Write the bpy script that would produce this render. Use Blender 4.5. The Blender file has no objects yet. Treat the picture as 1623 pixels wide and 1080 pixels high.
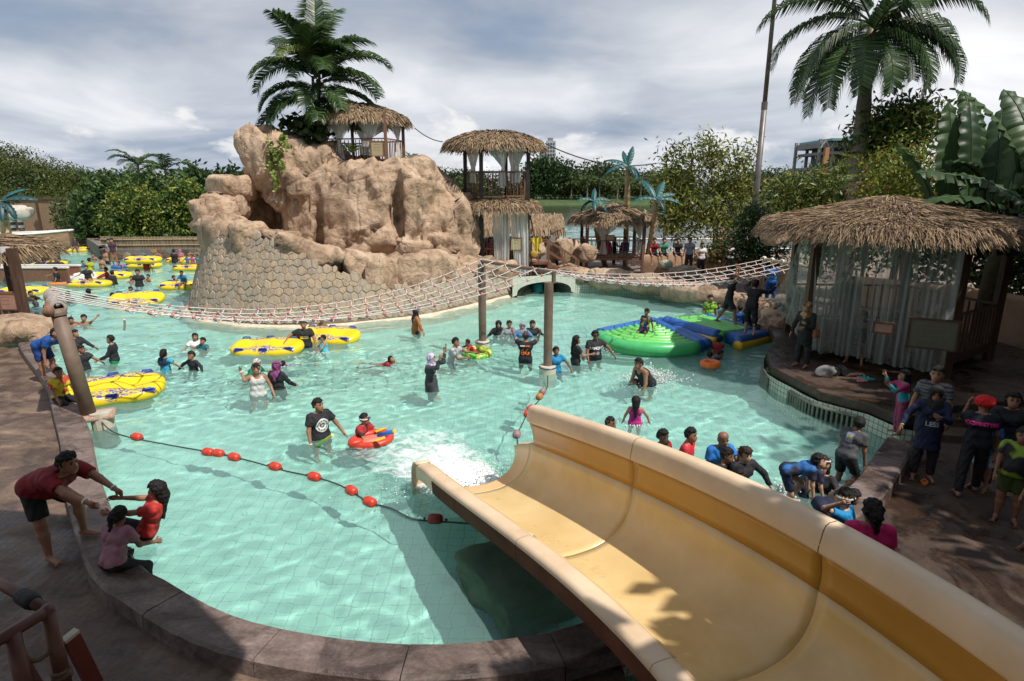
import bpy, math, random
import numpy as np
from mathutils import Vector, Matrix, noise

SC = bpy.context.scene
COL = SC.collection
R = math.radians
# ---------------------------------------------------------------- camera, sky, sun, exposure
CAM_H, PITCH, FPX = 4.7, R(14.2), 960.0
cam_data = bpy.data.cameras.new('camera'); cam = bpy.data.objects.new('camera', cam_data); COL.objects.link(cam)
cam.location = (0, 0, CAM_H); cam.rotation_euler = (R(90) - PITCH, 0, 0)
cam_data.sensor_width = 36; cam_data.lens = FPX / 1623 * 36; cam_data.clip_start = 0.05; cam_data.clip_end = 6000
SC.camera = cam
SUN = Vector((0.52, -0.37, 1.0)).normalized()
world = bpy.data.worlds.new('World'); SC.world = world; world.use_nodes = True
sl = bpy.data.lights.new('sun', 'SUN'); sun = bpy.data.objects.new('sun', sl); COL.objects.link(sun)
sl.energy = 5.0; sl.angle = R(0.55); sl.color = (1.0, 0.95, 0.87)
sun.rotation_euler = SUN.to_track_quat('Z', 'Y').to_euler(); sun.location = (30, -10, 50)
sl.cycles.is_caustics_light = True
SC.view_settings.view_transform = 'Standard'; SC.view_settings.look = 'None'
SC.view_settings.exposure = 0.03; SC.view_settings.gamma = 1.0; SC.view_settings.use_curve_mapping = False
cy = SC.cycles
cy.use_denoising = True; cy.max_bounces = 8; cy.diffuse_bounces = 3; cy.glossy_bounces = 3
cy.transmission_bounces = 6; cy.transparent_max_bounces = 12; cy.caustics_refractive = True; cy.caustics_reflective = False
cy.sample_clamp_indirect = 6.0

def build_world():
    nt = world.node_tree; N = nt.nodes; L = nt.links
    bg = N['Background']; bg.inputs[1].default_value = 0.1
    sky = N.new('ShaderNodeTexSky'); sky.sky_type = 'NISHITA'; sky.sun_disc = False
    sky.sun_elevation = math.asin(SUN.z); sky.sun_rotation = math.atan2(SUN.x, SUN.y)
    sky.air_density = 1.0; sky.dust_density = 1.2
    tc = N.new('ShaderNodeTexCoord'); sep = N.new('ShaderNodeSeparateXYZ'); L.new(tc.outputs['Generated'], sep.inputs[0])
    def math_(op, a, b=None, c=None):
        n = N.new('ShaderNodeMath'); n.operation = op
        for i, v in enumerate((a, b, c)):
            if v is None: continue
            if isinstance(v, (int, float)): n.inputs[i].default_value = v
            else: L.new(v, n.inputs[i])
        return n.outputs[0]
    def noise_(vec, scale, detail, rough, dist=0.0):
        n = N.new('ShaderNodeTexNoise'); n.inputs['Scale'].default_value = scale; n.inputs['Detail'].default_value = detail
        n.inputs['Roughness'].default_value = rough; n.inputs['Distortion'].default_value = dist; L.new(vec, n.inputs['Vector']); return n.outputs['Fac']
    def ramp(fac, stops):
        r = N.new('ShaderNodeValToRGB'); L.new(fac, r.inputs[0]); e = r.color_ramp.elements
        while len(e) < len(stops): e.new(0.5)
        for k, (p, c) in enumerate(stops): e[k].position = p; e[k].color = (*c, 1) if len(c) == 3 else c
        return r.outputs[0]
    def mix(fac, a, b):
        m = N.new('ShaderNodeMix'); m.data_type = 'RGBA'; L.new(fac, m.inputs[0])
        for v, s in ((a, 6), (b, 7)):
            if isinstance(v, tuple): m.inputs[s].default_value = (*v, 1)
            else: L.new(v, m.inputs[s])
        return m.outputs[2]
    den = math_('ADD', math_('MAXIMUM', sep.outputs[2], 0.0), 0.16)
    comb = N.new('ShaderNodeCombineXYZ')
    L.new(math_('DIVIDE', sep.outputs[0], den), comb.inputs[0]); L.new(math_('DIVIDE', sep.outputs[1], den), comb.inputs[1]); comb.inputs[2].default_value = 3.7
    a = noise_(comb.outputs[0], 0.42, 6, 0.5, 0.3)
    b = noise_(comb.outputs[0], 0.95, 7, 0.5, 0.5)
    cover = ramp(math_('ADD', math_('MULTIPLY', a, 0.7), math_('MULTIPLY', b, 0.3)), [(0.33, (0, 0, 0)), (0.47, (1, 1, 1))])
    tone = ramp(math_('ADD', math_('MULTIPLY', b, 0.55), math_('MULTIPLY', a, 0.45)), [(0.36, (2.9, 3.3, 4.1)), (0.47, (4.2, 4.6, 5.3)), (0.56, (5.9, 6.2, 6.7)), (0.66, (7.9, 8.0, 8.3))])
    skyd = mix(ramp(sep.outputs[2], [(0.0, (1, 1, 1)), (0.4, (0.6, 0.6, 0.6))]), sky.outputs[0], (2.3, 3.4, 5.0))
    lift = N.new('ShaderNodeMix'); lift.data_type = 'RGBA'; lift.blend_type = 'MULTIPLY'; lift.inputs[0].default_value = 1.0; L.new(tone, lift.inputs[6]); L.new(ramp(sep.outputs[2], [(0.0, (1.38, 1.36, 1.33)), (0.45, (1.0, 1.0, 1.0))]), lift.inputs[7]); tone = lift.outputs[2]
    c1 = mix(cover, skyd, tone)
    # cumulus bank low over the horizon
    c2v = N.new('ShaderNodeCombineXYZ'); L.new(math_('MULTIPLY', math_('ARCTAN2', sep.outputs[0], sep.outputs[1]), 4.0), c2v.inputs[0])
    L.new(math_('MULTIPLY', sep.outputs[2], 8.0), c2v.inputs[1]); c2v.inputs[2].default_value = 1.3
    q = noise_(c2v.outputs[0], 1.5, 8, 0.55, 0.2)
    band = ramp(sep.outputs[2], [(0.0, (0.30, 0.30, 0.30)), (0.05, (0.22, 0.22, 0.22)), (0.14, (0, 0, 0))])
    cm = ramp(math_('ADD', q, math_('SUBTRACT', band, 0.2)), [(0.465, (0, 0, 0)), (0.52, (1, 1, 1))])
    ct = ramp(q, [(0.40, (5.2, 5.6, 6.2)), (0.55, (8.2, 8.3, 8.5)), (0.7, (9.3, 9.3, 9.2))])
    c3 = mix(cm, c1, ct)
    L.new(c3, bg.inputs[0])
build_world()

# ---------------------------------------------------------------- measuring the photograph: pixel -> point in the place
def ray(px, py):
    u = (px - 811.5) / FPX; v = (py - 540) / FPX
    return u, math.cos(PITCH) - v * math.sin(PITCH), -math.sin(PITCH) - v * math.cos(PITCH)
def P(px, py, z=0.0):
    r = ray(px, py); t = (z - CAM_H) / r[2]; return Vector((r[0] * t, r[1] * t, z))
def D(px, py, y):
    r = ray(px, py); t = y / r[1]; return Vector((r[0] * t, y, CAM_H + r[2] * t))

# ---------------------------------------------------------------- object helpers
def tag(o, label=None, cat=None, group=None, kind=None):
    if label: o['label'] = label
    if cat: o['category'] = cat
    if group: o['group'] = group
    if kind: o['kind'] = kind
    return o
def empty(name, label, cat, loc=(0, 0, 0), group=None, rz=0.0, kind=None):
    o = bpy.data.objects.new(name, None); COL.objects.link(o); o.empty_display_size = 0.2
    o.location = loc; o.rotation_euler = (0, 0, rz); return tag(o, label, cat, group, kind)
def link_mesh(name, me, parent=None, world=True):
    o = bpy.data.objects.new(name, me); COL.objects.link(o)
    if parent is not None:
        o.parent = parent
        if world:
            q = parent; off = Vector((0, 0, 0))
            while q is not None: off += Vector(q.location); q = q.parent
            o.location = -off
    return o
def np_mesh(name, v, f, mats=(), mi=None, smooth=False):
    """v (n,3), f list of index arrays of one arity each, or one (m,k) array"""
    me = bpy.data.meshes.new(name); v = np.asarray(v, np.float32)
    fs = f if isinstance(f, list) else [f]
    fs = [np.asarray(x, np.int32) for x in fs if len(x)]
    me.vertices.add(len(v)); me.vertices.foreach_set('co', v.ravel())
    tot = np.concatenate([np.full(len(x), x.shape[1], np.int32) for x in fs]) if fs else np.zeros(0, np.int32)
    idx = np.concatenate([x.ravel() for x in fs]) if fs else np.zeros(0, np.int32)
    me.loops.add(len(idx)); me.loops.foreach_set('vertex_index', idx)
    me.polygons.add(len(tot)); me.polygons.foreach_set('loop_start', np.concatenate([[0], np.cumsum(tot)[:-1]]).astype(np.int32) if len(tot) else [])
    for m in (mats if isinstance(mats, (list, tuple)) else [mats]): me.materials.append(m)
    if mi is not None: me.polygons.foreach_set('material_index', np.asarray(mi, np.int32))
    if smooth: me.polygons.foreach_set('use_smooth', np.ones(len(tot), bool))
    me.update(calc_edges=True); me.validate(); return me
class G:
    """collects simple shapes into one mesh"""
    def __init__(s): s.v = []; s.q = []; s.t = []; s.p = []; s.n = 0
    def add(s, v, q=(), t=(), p=()):
        b = s.n; s.v.extend([tuple(x) for x in v]); s.n += len(v)
        s.q.extend([tuple(b + i for i in f) for f in q]); s.t.extend([tuple(b + i for i in f) for f in t]); s.p.extend([tuple(b + i for i in f) for f in p]); return s
    def box(s, c, d, rz=0.0, rx=0.0, ry=0.0, taper=1.0):
        M = Matrix.Rotation(rz, 3, 'Z') @ Matrix.Rotation(ry, 3, 'Y') @ Matrix.Rotation(rx, 3, 'X'); c = Vector(c)
        vs = [c + M @ Vector((x * d[0] / 2 * (taper if z > 0 else 1), y * d[1] / 2 * (taper if z > 0 else 1), z * d[2] / 2)) for z in (-1, 1) for x, y in ((-1, -1), (1, -1), (1, 1), (-1, 1))]
        return s.add(vs, [(3, 2, 1, 0), (4, 5, 6, 7), (0, 1, 5, 4), (1, 2, 6, 5), (2, 3, 7, 6), (3, 0, 4, 7)])
    def beam(s, a, b, w, h):
        a = Vector(a); b = Vector(b); d = b - a
        rz = math.atan2(d.y, d.x); ry = -math.atan2(d.z, math.hypot(d.x, d.y))
        return s.box((a + b) / 2, (d.length, w, h), rz=rz, ry=ry)
    def tube(s, pts, r, n=8, cap=True, closed=False):
        pts = [Vector(p) for p in pts]; m = len(pts); rs = r if isinstance(r, (list, tuple)) else [r] * m
        up = Vector((0, 0, 1)); vs = []; x = None
        for i, p in enumerate(pts):
            if closed: t = pts[(i + 1) % m] - pts[i - 1]
            else: t = pts[min(i + 1, m - 1)] - pts[max(i - 1, 0)]
            t = t.normalized() if t.length > 1e-9 else Vector((0, 0, 1))
            if x is None:
                x = t.cross(up)
                if x.length < 1e-3: x = Vector((1, 0, 0))
            x = (x - t * x.dot(t)); x = x.normalized() if x.length > 1e-6 else t.orthogonal().normalized()
            y = t.cross(x)
            for k in range(n):
                a = 2 * math.pi * k / n; vs.append(p + (x * math.cos(a) + y * math.sin(a)) * rs[i])
        q = []
        for i in range(m if closed else m - 1):
            j = (i + 1) % m
            for k in range(n): q.append((i * n + k, i * n + (k + 1) % n, j * n + (k + 1) % n, j * n + k))
        p = [] if (closed or not cap) else [tuple(range(n - 1, -1, -1)), tuple((m - 1) * n + k for k in range(n))]
        return s.add(vs, q, p=p)
    def lathe(s, c, prof, n=16, sx=1.0, sy=1.0):
        c = Vector(c); vs = []; m = len(prof)
        for r, z in prof:
            for k in range(n):
                a = 2 * math.pi * k / n; vs.append(c + Vector((r * sx * math.cos(a), r * sy * math.sin(a), z)))
        q = [(i * n + k, i * n + (k + 1) % n, (i + 1) * n + (k + 1) % n, (i + 1) * n + k) for i in range(m - 1) for k in range(n)]
        return s.add(vs, q, p=[tuple(range(n - 1, -1, -1)), tuple((m - 1) * n + k for k in range(n))])
    def ball(s, c, r, n=10, m=7, M=None):
        c = Vector(c); rr = r if isinstance(r, (tuple, list)) else (r, r, r); vs = []
        for i in range(m + 1):
            th = math.pi * i / m
            for k in range(n):
                a = 2 * math.pi * k / n; d = Vector((rr[0] * math.sin(th) * math.cos(a), rr[1] * math.sin(th) * math.sin(a), -rr[2] * math.cos(th)))
                vs.append(c + (M @ d if M else d))
        return s.add(vs, [(i * n + k, i * n + (k + 1) % n, (i + 1) * n + (k + 1) % n, (i + 1) * n + k) for i in range(m) for k in range(n)])
    def grid(s, pts):
        """pts: list of rows of points"""
        m = len(pts); n = len(pts[0])
        return s.add([p for row in pts for p in row], [(i * n + k, i * n + k + 1, (i + 1) * n + k + 1, (i + 1) * n + k) for i in range(m - 1) for k in range(n - 1)])
    def prism(s, poly, z0, z1, inset=0.0):
        n = len(poly); cx = sum(p[0] for p in poly) / n; cy_ = sum(p[1] for p in poly) / n
        top = [(cx + (p[0] - cx) * (1 - inset), cy_ + (p[1] - cy_) * (1 - inset), z1) for p in poly]
        return s.add([(p[0], p[1], z0) for p in poly] + top, [(i, (i + 1) % n, n + (i + 1) % n, n + i) for i in range(n)], p=[tuple(range(n, 2 * n)), tuple(range(n - 1, -1, -1))])
    def mesh(s, name, mats, smooth=False):
        me = bpy.data.meshes.new(name); me.from_pydata([tuple(x) for x in s.v], [], s.q + s.t + s.p)
        for m in (mats if isinstance(mats, (list, tuple)) else [mats]): me.materials.append(m)
        if smooth: me.shade_smooth()
        me.update(); return me
    def build(s, name, mat, parent=None, smooth=False, world=True):
        return link_mesh(name, s.mesh(name, mat, smooth), parent, world)
def quads_mesh(name, Q, mat, smooth=False):
    """Q (n,4,3) loose quads"""
    Q = np.asarray(Q, np.float32); n = len(Q)
    return np_mesh(name, Q.reshape(-1, 3), np.arange(n * 4).reshape(n, 4), mat, smooth=smooth)
def bevel(o, w=0.02, seg=2):
    b = o.modifiers.new('bevel', 'BEVEL'); b.width = w; b.segments = seg; b.limit_method = 'ANGLE'; b.angle_limit = R(40); return o
def copy_tree(o, parent=None):
    c = o.copy(); COL.objects.link(c)
    if parent is not None: c.parent = parent
    for ch in o.children: copy_tree(ch, c)
    return c

# ---------------------------------------------------------------- materials
_mc = {}
def mat(name, col, col2=None, rough=0.7, scale=4.0, detail=5, bump=0.0, bscale=None, spec=0.5, metal=0.0, lo=0.35, hi=0.65, island=False, trans=0.0, col3=None, stretch=None, coat=0.0, bdist=0.05, sss=0.0):
    if name in _mc: return _mc[name]
    m = bpy.data.materials.new(name); m.use_nodes = True; nt = m.node_tree; N = nt.nodes; L = nt.links; b = N['Principled BSDF']
    b.inputs['Roughness'].default_value = rough; b.inputs['Metallic'].default_value = metal; b.inputs['Specular IOR Level'].default_value = spec
    b.inputs['Coat Weight'].default_value = coat
    tc = N.new('ShaderNodeTexCoord'); vec = tc.outputs['Object']
    if stretch:
        mp = N.new('ShaderNodeMapping'); mp.inputs['Scale'].default_value = stretch; L.new(vec, mp.inputs['Vector']); vec = mp.outputs[0]
    out = None
    if col2 is not None:
        r = N.new('ShaderNodeValToRGB'); e = r.color_ramp.elements; e[0].position = lo; e[1].position = hi
        e[0].color = (*col, 1); e[1].color = (*col2, 1)
        if col3 is not None:
            k = e.new((lo + hi) / 2); k.color = (*col2, 1); e[2].color = (*col3, 1)
        if island:
            g = N.new('ShaderNodeNewGeometry'); L.new(g.outputs['Random Per Island'], r.inputs[0])
        else:
            n = N.new('ShaderNodeTexNoise'); n.inputs['Scale'].default_value = scale; n.inputs['Detail'].default_value = detail; n.inputs['Roughness'].default_value = 0.6
            L.new(vec, n.inputs['Vector']); L.new(n.outputs['Fac'], r.inputs[0])
        out = r.outputs[0]; L.new(out, b.inputs['Base Color'])
    else: b.inputs['Base Color'].default_value = (*col, 1)
    if bump:
        n = N.new('ShaderNodeTexNoise'); n.inputs['Scale'].default_value = bscale or scale * 3; n.inputs['Detail'].default_value = 6; L.new(vec, n.inputs['Vector'])
        bp = N.new('ShaderNodeBump'); bp.inputs['Strength'].default_value = bump; bp.inputs['Distance'].default_value = bdist; L.new(n.outputs['Fac'], bp.inputs['Height']); L.new(bp.outputs[0], b.inputs['Normal'])
    if trans:
        t = N.new('ShaderNodeBsdfTranslucent'); mx = N.new('ShaderNodeMixShader'); mx.inputs[0].default_value = trans
        if out: L.new(out, t.inputs[0])
        else: t.inputs[0].default_value = (*col, 1)
        L.new(b.outputs[0], mx.inputs[1]); L.new(t.outputs[0], mx.inputs[2]); L.new(mx.outputs[0], N['Material Output'].inputs[0])
    _mc[name] = m; return m
def leafmat(name, a, b, c, rough=0.45, trans=0.25):
    return mat(name, a, b, rough=rough, island=True, lo=0.0, hi=1.0, col3=c, trans=trans, spec=0.3)
def tile_mat(name, c1, c2, mortar, size, msize, rough=0.25, axes='XY', wet=0.0):
    m = bpy.data.materials.new(name); m.use_nodes = True; N = m.node_tree.nodes; L = m.node_tree.links; b = N['Principled BSDF']; b.inputs['Roughness'].default_value = rough
    tc = N.new('ShaderNodeTexCoord'); sp = N.new('ShaderNodeSeparateXYZ'); cb = N.new('ShaderNodeCombineXYZ'); L.new(tc.outputs['UV' if axes == 'UV' else 'Object'], sp.inputs[0])
    L.new(sp.outputs[0], cb.inputs[0]); L.new(sp.outputs[1], cb.inputs[1])
    br = N.new('ShaderNodeTexBrick'); br.offset = 0; br.inputs['Scale'].default_value = 1; br.inputs['Brick Width'].default_value = size; br.inputs['Row Height'].default_value = size
    br.inputs['Mortar Size'].default_value = msize; br.inputs['Color1'].default_value = (*c1, 1); br.inputs['Color2'].default_value = (*c2, 1); br.inputs['Mortar'].default_value = (*mortar, 1); br.inputs['Mortar Smooth'].default_value = 0.3
    L.new(cb.outputs[0], br.inputs['Vector'])
    n = N.new('ShaderNodeTexNoise'); n.inputs['Scale'].default_value = 0.5; n.inputs['Detail'].default_value = 4; L.new(tc.outputs['Object'], n.inputs['Vector'])
    mx = N.new('ShaderNodeMix'); mx.data_type = 'RGBA'; mx.blend_type = 'MULTIPLY'; mx.inputs[0].default_value = 1
    r = N.new('ShaderNodeValToRGB'); r.color_ramp.elements[0].position = 0.35; r.color_ramp.elements[0].color = (0.82, 0.86, 0.84, 1); r.color_ramp.elements[1].position = 0.65; L.new(n.outputs['Fac'], r.inputs[0])
    L.new(br.outputs[0], mx.inputs[6]); L.new(r.outputs[0], mx.inputs[7]); L.new(mx.outputs[2], b.inputs['Base Color']); return m
def cloth(col, rough=0.75):
    k = 'fabric_%02x%02x%02x' % tuple(int(max(0, min(1, c)) * 255) for c in col)
    return mat(k, tuple(c * 0.82 for c in col), tuple(min(1, c * 1.12) for c in col), rough=rough, scale=9, bump=0.6, bscale=8, bdist=0.05, spec=0.35)
# ---------------------------------------------------------------- signed-distance modelling (continuous bodies, rocks)
def surface_nets(Dm, org, vox):
    nx, ny, nz = Dm.shape; ins = Dm < 0
    c = ins[:-1, :-1, :-1].astype(np.int8)
    for a in (0, 1):
        for b in (0, 1):
            for d in (0, 1):
                if a or b or d: c = c + ins[a:nx - 1 + a, b:ny - 1 + b, d:nz - 1 + d]
    act = (c > 0) & (c < 8); I = np.argwhere(act)
    if not len(I): return np.zeros((0, 3)), np.zeros((0, 4), int)
    idx = np.full(act.shape, -1, np.int32); idx[act] = np.arange(len(I))
    S = np.zeros((len(I), 3)); W = np.zeros(len(I))
    cor = [(a, b, d) for a in (0, 1) for b in (0, 1) for d in (0, 1)]
    val = {k: Dm[I[:, 0] + k[0], I[:, 1] + k[1], I[:, 2] + k[2]] for k in cor}
    for k in cor:
        for ax in range(3):
            if k[ax]: continue
            k2 = tuple(1 if i == ax else k[i] for i in range(3)); a = val[k]; b = val[k2]; m = (a < 0) != (b < 0)
            t = np.where(m, a / np.where(m, a - b, 1), 0); p = np.array(k, float)[None, :].repeat(len(I), 0); p[:, ax] += t
            S += p * m[:, None]; W += m
    V = (I + S / W[:, None]) * vox + org
    Q = []
    for ax in range(3):
        sl0 = [slice(None)] * 3; sl1 = [slice(None)] * 3; sl0[ax] = slice(0, -1); sl1[ax] = slice(1, None)
        a = ins[tuple(sl0)]; b = ins[tuple(sl1)]; E = np.argwhere(a != b)
        u, w = [(1, 2), (2, 0), (0, 1)][ax]
        E = E[(E[:, u] > 0) & (E[:, w] > 0) & (E[:, u] < Dm.shape[u] - 1) & (E[:, w] < Dm.shape[w] - 1)]
        fl = a[E[:, 0], E[:, 1], E[:, 2]]
        def cell(du, dw):
            e = E.copy(); e[:, u] += du; e[:, w] += dw; return idx[e[:, 0], e[:, 1], e[:, 2]]
        q = np.stack([cell(-1, -1), cell(0, -1), cell(0, 0), cell(-1, 0)], 1)
        q[~fl] = q[~fl][:, ::-1]; Q.append(q)
    Q = np.concatenate(Q); return V, Q[(Q >= 0).all(1)]
def sdf_field(caps, vox, k=0.04, lo=None, hi=None):
    """caps: (a, b, ra, rb, flags) rounded cones, smoothly united; 'e' flag cuts the end flat, 's' the start"""
    if lo is None:
        pts = np.array([np.array(c[i]) + s * max(c[2], c[3]) for c in caps for i in (0, 1) for s in (-1, 1)]); lo = pts.min(0) - 2.5 * vox; hi = pts.max(0) + 2.5 * vox
    n = np.maximum(4, np.ceil((hi - lo) / vox).astype(int) + 1); Dm = np.full(n, 1.0)
    ax = [lo[i] + vox * np.arange(n[i]) for i in range(3)]
    for c in caps:
        a = np.array(c[0], float); b = np.array(c[1], float); fl = c[4] if len(c) > 4 else ''; kk = c[5] if len(c) > 5 else k
        r = max(c[2], c[3]) + kk + 1.5 * vox; l = np.minimum(a, b) - r; h = np.maximum(a, b) + r
        i0 = np.maximum(0, np.floor((l - lo) / vox).astype(int)); i1 = np.minimum(n, np.ceil((h - lo) / vox).astype(int) + 1)
        if (i1 <= i0).any(): continue
        X = ax[0][i0[0]:i1[0]][:, None, None] - a[0]; Y = ax[1][i0[1]:i1[1]][None, :, None] - a[1]; Z = ax[2][i0[2]:i1[2]][None, None, :] - a[2]
        d = b - a; L2 = float(d @ d) + 1e-12; t0 = (X * d[0] + Y * d[1] + Z * d[2]) / L2; t = np.clip(t0, 0, 1)
        dist = np.sqrt((X - t * d[0]) ** 2 + (Y - t * d[1]) ** 2 + (Z - t * d[2]) ** 2) - (c[2] + (c[3] - c[2]) * t)
        if fl:
            L = math.sqrt(L2)
            if 'e' in fl: dist = np.maximum(dist, (t0 - 1) * L)
            if 's' in fl: dist = np.maximum(dist, -t0 * L)
        w = (slice(i0[0], i1[0]), slice(i0[1], i1[1]), slice(i0[2], i1[2])); o = Dm[w]
        hh = np.maximum(kk - np.abs(o - dist), 0) / kk; Dm[w] = np.minimum(o, dist) - hh * hh * kk * 0.25
    return Dm, lo, ax
def grid_dot(ax, o, d):
    return (ax[0][:, None, None] - o[0]) * d[0] + (ax[1][None, :, None] - o[1]) * d[1] + (ax[2][None, None, :] - o[2]) * d[2]
def grid_len(ax, o, s=(1, 1, 1)):
    return np.sqrt(((ax[0][:, None, None] - o[0]) / s[0]) ** 2 + ((ax[1][None, :, None] - o[1]) / s[1]) ** 2 + ((ax[2][None, None, :] - o[2]) / s[2]) ** 2)

# ---------------------------------------------------------------- people
SKIN = [(0.40, 0.215, 0.135), (0.33, 0.165, 0.10), (0.24, 0.115, 0.07), (0.50, 0.30, 0.21), (0.13, 0.065, 0.045)]
def skin_mat(i): return mat('skin_%d' % i, tuple(c * 0.9 for c in SKIN[i]), SKIN[i], rough=0.5, scale=7, spec=0.4)
HAIRC = dict(k=(0.012, 0.010, 0.010), b=(0.035, 0.020, 0.014), g=(0.05, 0.045, 0.042))
_face = {}
def face_bits():
    if not _face:
        e = G(); e.ball((0, 0, 0), (0.016, 0.008, 0.009), 8, 5); _face['eye'] = e.mesh('eye', mat('eye_dark', (0.02, 0.014, 0.012), rough=0.25), True)
        w = G(); w.box((0, 0, 0), (0.036, 0.010, 0.007)); _face['brow'] = w.mesh('eyebrow', mat('brow_dark', (0.02, 0.015, 0.012)))
        m = G(); m.ball((0, 0, 0), (0.024, 0.008, 0.007), 8, 5); _face['mouth'] = m.mesh('mouth', mat('lips', (0.22, 0.08, 0.07), rough=0.5), True)
    return _face
def vdir(side, flex, abd): # limb direction in the torso frame (x, forward, up)
    return Vector((side * math.sin(R(abd)), math.cos(R(abd)) * math.sin(R(flex)), -math.cos(R(abd)) * math.cos(R(flex))))
PEOPLE = []
def person(label, at, h=1.68, mode='water', f=0.0, wl=0.56, lean=0, tilt=0, head=(0, 0), A=(8, 10, 20), B=(8, 10, 20), LA=(2, 4, 3), LB=(2, 4, 3), skin=0, w=1.0,
           top=None, tcol=(0.02, 0.02, 0.025), bot=None, bcol=(0.02, 0.02, 0.025), hair='short', hcol='k', fem=False, det=None, group=None, prints=(), tpat=None, ppat=None, seat=0.12):
    """A/B, LA/LB: arms and legs on the figure's -x / +x side: (flex, abduct, bend of elbow or knee[, abduct of the lower part])"""
    S = h / 1.7; at = Vector(at); rz = R(f)
    dist = math.hypot(at.x, at.y); vox = 0.0135 if dist < 9.2 else 0.019 if dist < 16 else 0.026 if dist < 27 else 0.036
    child = h < 1.4; hs = 1.0 if not child else 1.22 if h < 1.15 else 1.13
    le = R(lean); ti = R(tilt)
    U = Vector((math.sin(ti), math.sin(le) * math.cos(ti), math.cos(le) * math.cos(ti))); X = Vector((math.cos(ti), 0, -math.sin(ti))); Fw = U.cross(X) * -1
    if Fw.y < 0 and abs(lean) < 90: Fw = -Fw
    T = lambda v: X * v.x + Fw * v.y + U * v.z      # torso frame -> figure frame (x, forward, up)
    O = Vector((0, 0, 0)); q = lambda x, y, z: O + T(Vector((x, y, z))) * S
    # head frame
    hy, hp = R(head[0]), R(head[1]); cur = lean * 0.75
    hf = Vector((math.sin(hy) * math.cos(hp), math.cos(hy) * math.cos(hp), -math.sin(hp)))
    b = R(lean - cur); hd0 = Vector((math.sin(ti) * 0.5, math.sin(b), math.cos(b))).normalized()
    Hf = (hf - hd0 * hf.dot(hd0) * (1 if abs(head[1]) < 1 else 0.0)).normalized(); Hx = Hf.cross(hd0).normalized(); Hu = Hx.cross(Hf).normalized()
    nb = q(0, 0.005, 0.50); Hc = nb + (hd0 * 0.155 + Fw * 0.025) * S * (1.0 if hs == 1 else 1.08); HS = S * hs
    hq = lambda x, y, z: Hc + (Hx * x + Hf * y + Hu * z) * HS
    bust = [(q(-0.065, 0.085, 0.335), q(0.065, 0.085, 0.335), 0.06 * S, 0.06 * S)] if fem and not child else []
    bl = 1.0 if not child else 0.93
    def torso(g):
        c = [(q(-0.07, 0, 0.02), q(0.07, 0, 0.02), (0.112 * w + g) * S, (0.112 * w + g) * S), (q(-0.055, 0, 0.17), q(0.055, 0, 0.17), (0.098 * w + g) * S, (0.098 * w + g) * S),
             (q(-0.082, 0.0, 0.35), q(0.082, 0.0, 0.35), (0.108 * (w * 0.5 + 0.5) * bl + g) * S, (0.108 * (w * 0.5 + 0.5) * bl + g) * S), (q(-0.125, -0.005, 0.45), q(0.125, -0.005, 0.45), (0.062 * bl + g) * S, (0.062 * bl + g) * S)]
        if w > 1.12: c.append((q(0, 0.05 * w, 0.12), q(0, 0.05 * w, 0.22), (0.11 * w + g) * S, (0.10 * w + g) * S))
        return c + [(a_, b_, r1 + g * S, r2 + g * S) for a_, b_, r1, r2 in bust]
    caps = torso(0.0)
    caps += [(q(0, -0.005, 0.44), Hc - Hu * 0.03 * HS, 0.052 * S * (w * 0.4 + 0.6), 0.050 * S)]
    caps += [(hq(0, 0.022, -0.062), hq(0, -0.018, 0.035), 0.060 * HS, 0.090 * HS), (hq(0, 0.05, -0.075), hq(0, 0.045, -0.05), 0.042 * HS, 0.05 * HS),
             (hq(0, 0.096, -0.032), hq(0, 0.078, 0.012), 0.015 * HS, 0.010 * HS, '', 0.012)]
    for s in (-1, 1): caps.append((hq(s * 0.086, -0.008, -0.03), hq(s * 0.088, -0.015, 0.012), 0.016 * HS, 0.02 * HS, '', 0.015))
    arms = []; extra = G()
    for s, a in ((-1, A), (1, B)):
        a = tuple(a) + (a[1] * 0.5,) if len(a) < 4 else a
        sh = q(s * 0.178 * (0.9 + 0.1 * w) * bl, 0, 0.445); d1 = T(vdir(s, a[0], a[1])); el = sh + d1 * 0.275 * S; d2 = T(vdir(s, a[0] + a[2], a[3])); wr = el + d2 * 0.245 * S
        fat = 0.55 + 0.45 * w
        caps += [(sh, el, 0.052 * S * fat, 0.040 * S * fat, '', 0.03), (el, wr, 0.040 * S * fat, 0.027 * S, '', 0.02)]
        # palm in the torso frame: side of the palm faces inward
        pn = T(Vector((s, 0.15, 0.25))); pn = (pn - d2 * pn.dot(d2)).normalized(); side = d2.cross(pn).normalized()
        pe = wr + d2 * 0.085 * S
        caps += [(wr, pe + side * 0.014 * S, 0.023 * S, 0.022 * S, '', 0.015), (wr, pe - side * 0.018 * S, 0.022 * S, 0.022 * S, '', 0.015)]
        if dist < 26:
            for k, (off, ln) in enumerate(((-0.030, 0.066), (-0.010, 0.080), (0.010, 0.076), (0.029, 0.060))):
                p0 = wr + d2 * 0.055 * S + side * off * S; p1 = pe + (d2 * ln * 0.50 + side * off * 1.15) * S; p2 = p1 + (d2 * 0.75 - pn * 0.62) * ln * 0.55 * S
                extra.tube([p0, p1, p2], [0.0105 * S, 0.0095 * S, 0.0065 * S], 5)
            tb = wr + (d2 * 0.03 - side * 0.025) * S; sg = 1 if side.dot(Fw) > 0 else -1
            tb = wr + (d2 * 0.025 + side * sg * 0.02) * S; p1 = tb + (d2 * 0.035 + side * sg * 0.035 - pn * 0.012) * S; extra.tube([tb, p1, p1 + (d2 * 0.032 + side * sg * 0.006 - pn * 0.01) * S], [0.013 * S, 0.0115 * S, 0.008 * S], 5)
        arms.append((sh, el, wr, d1, d2, fat))
    legs = []
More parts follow.
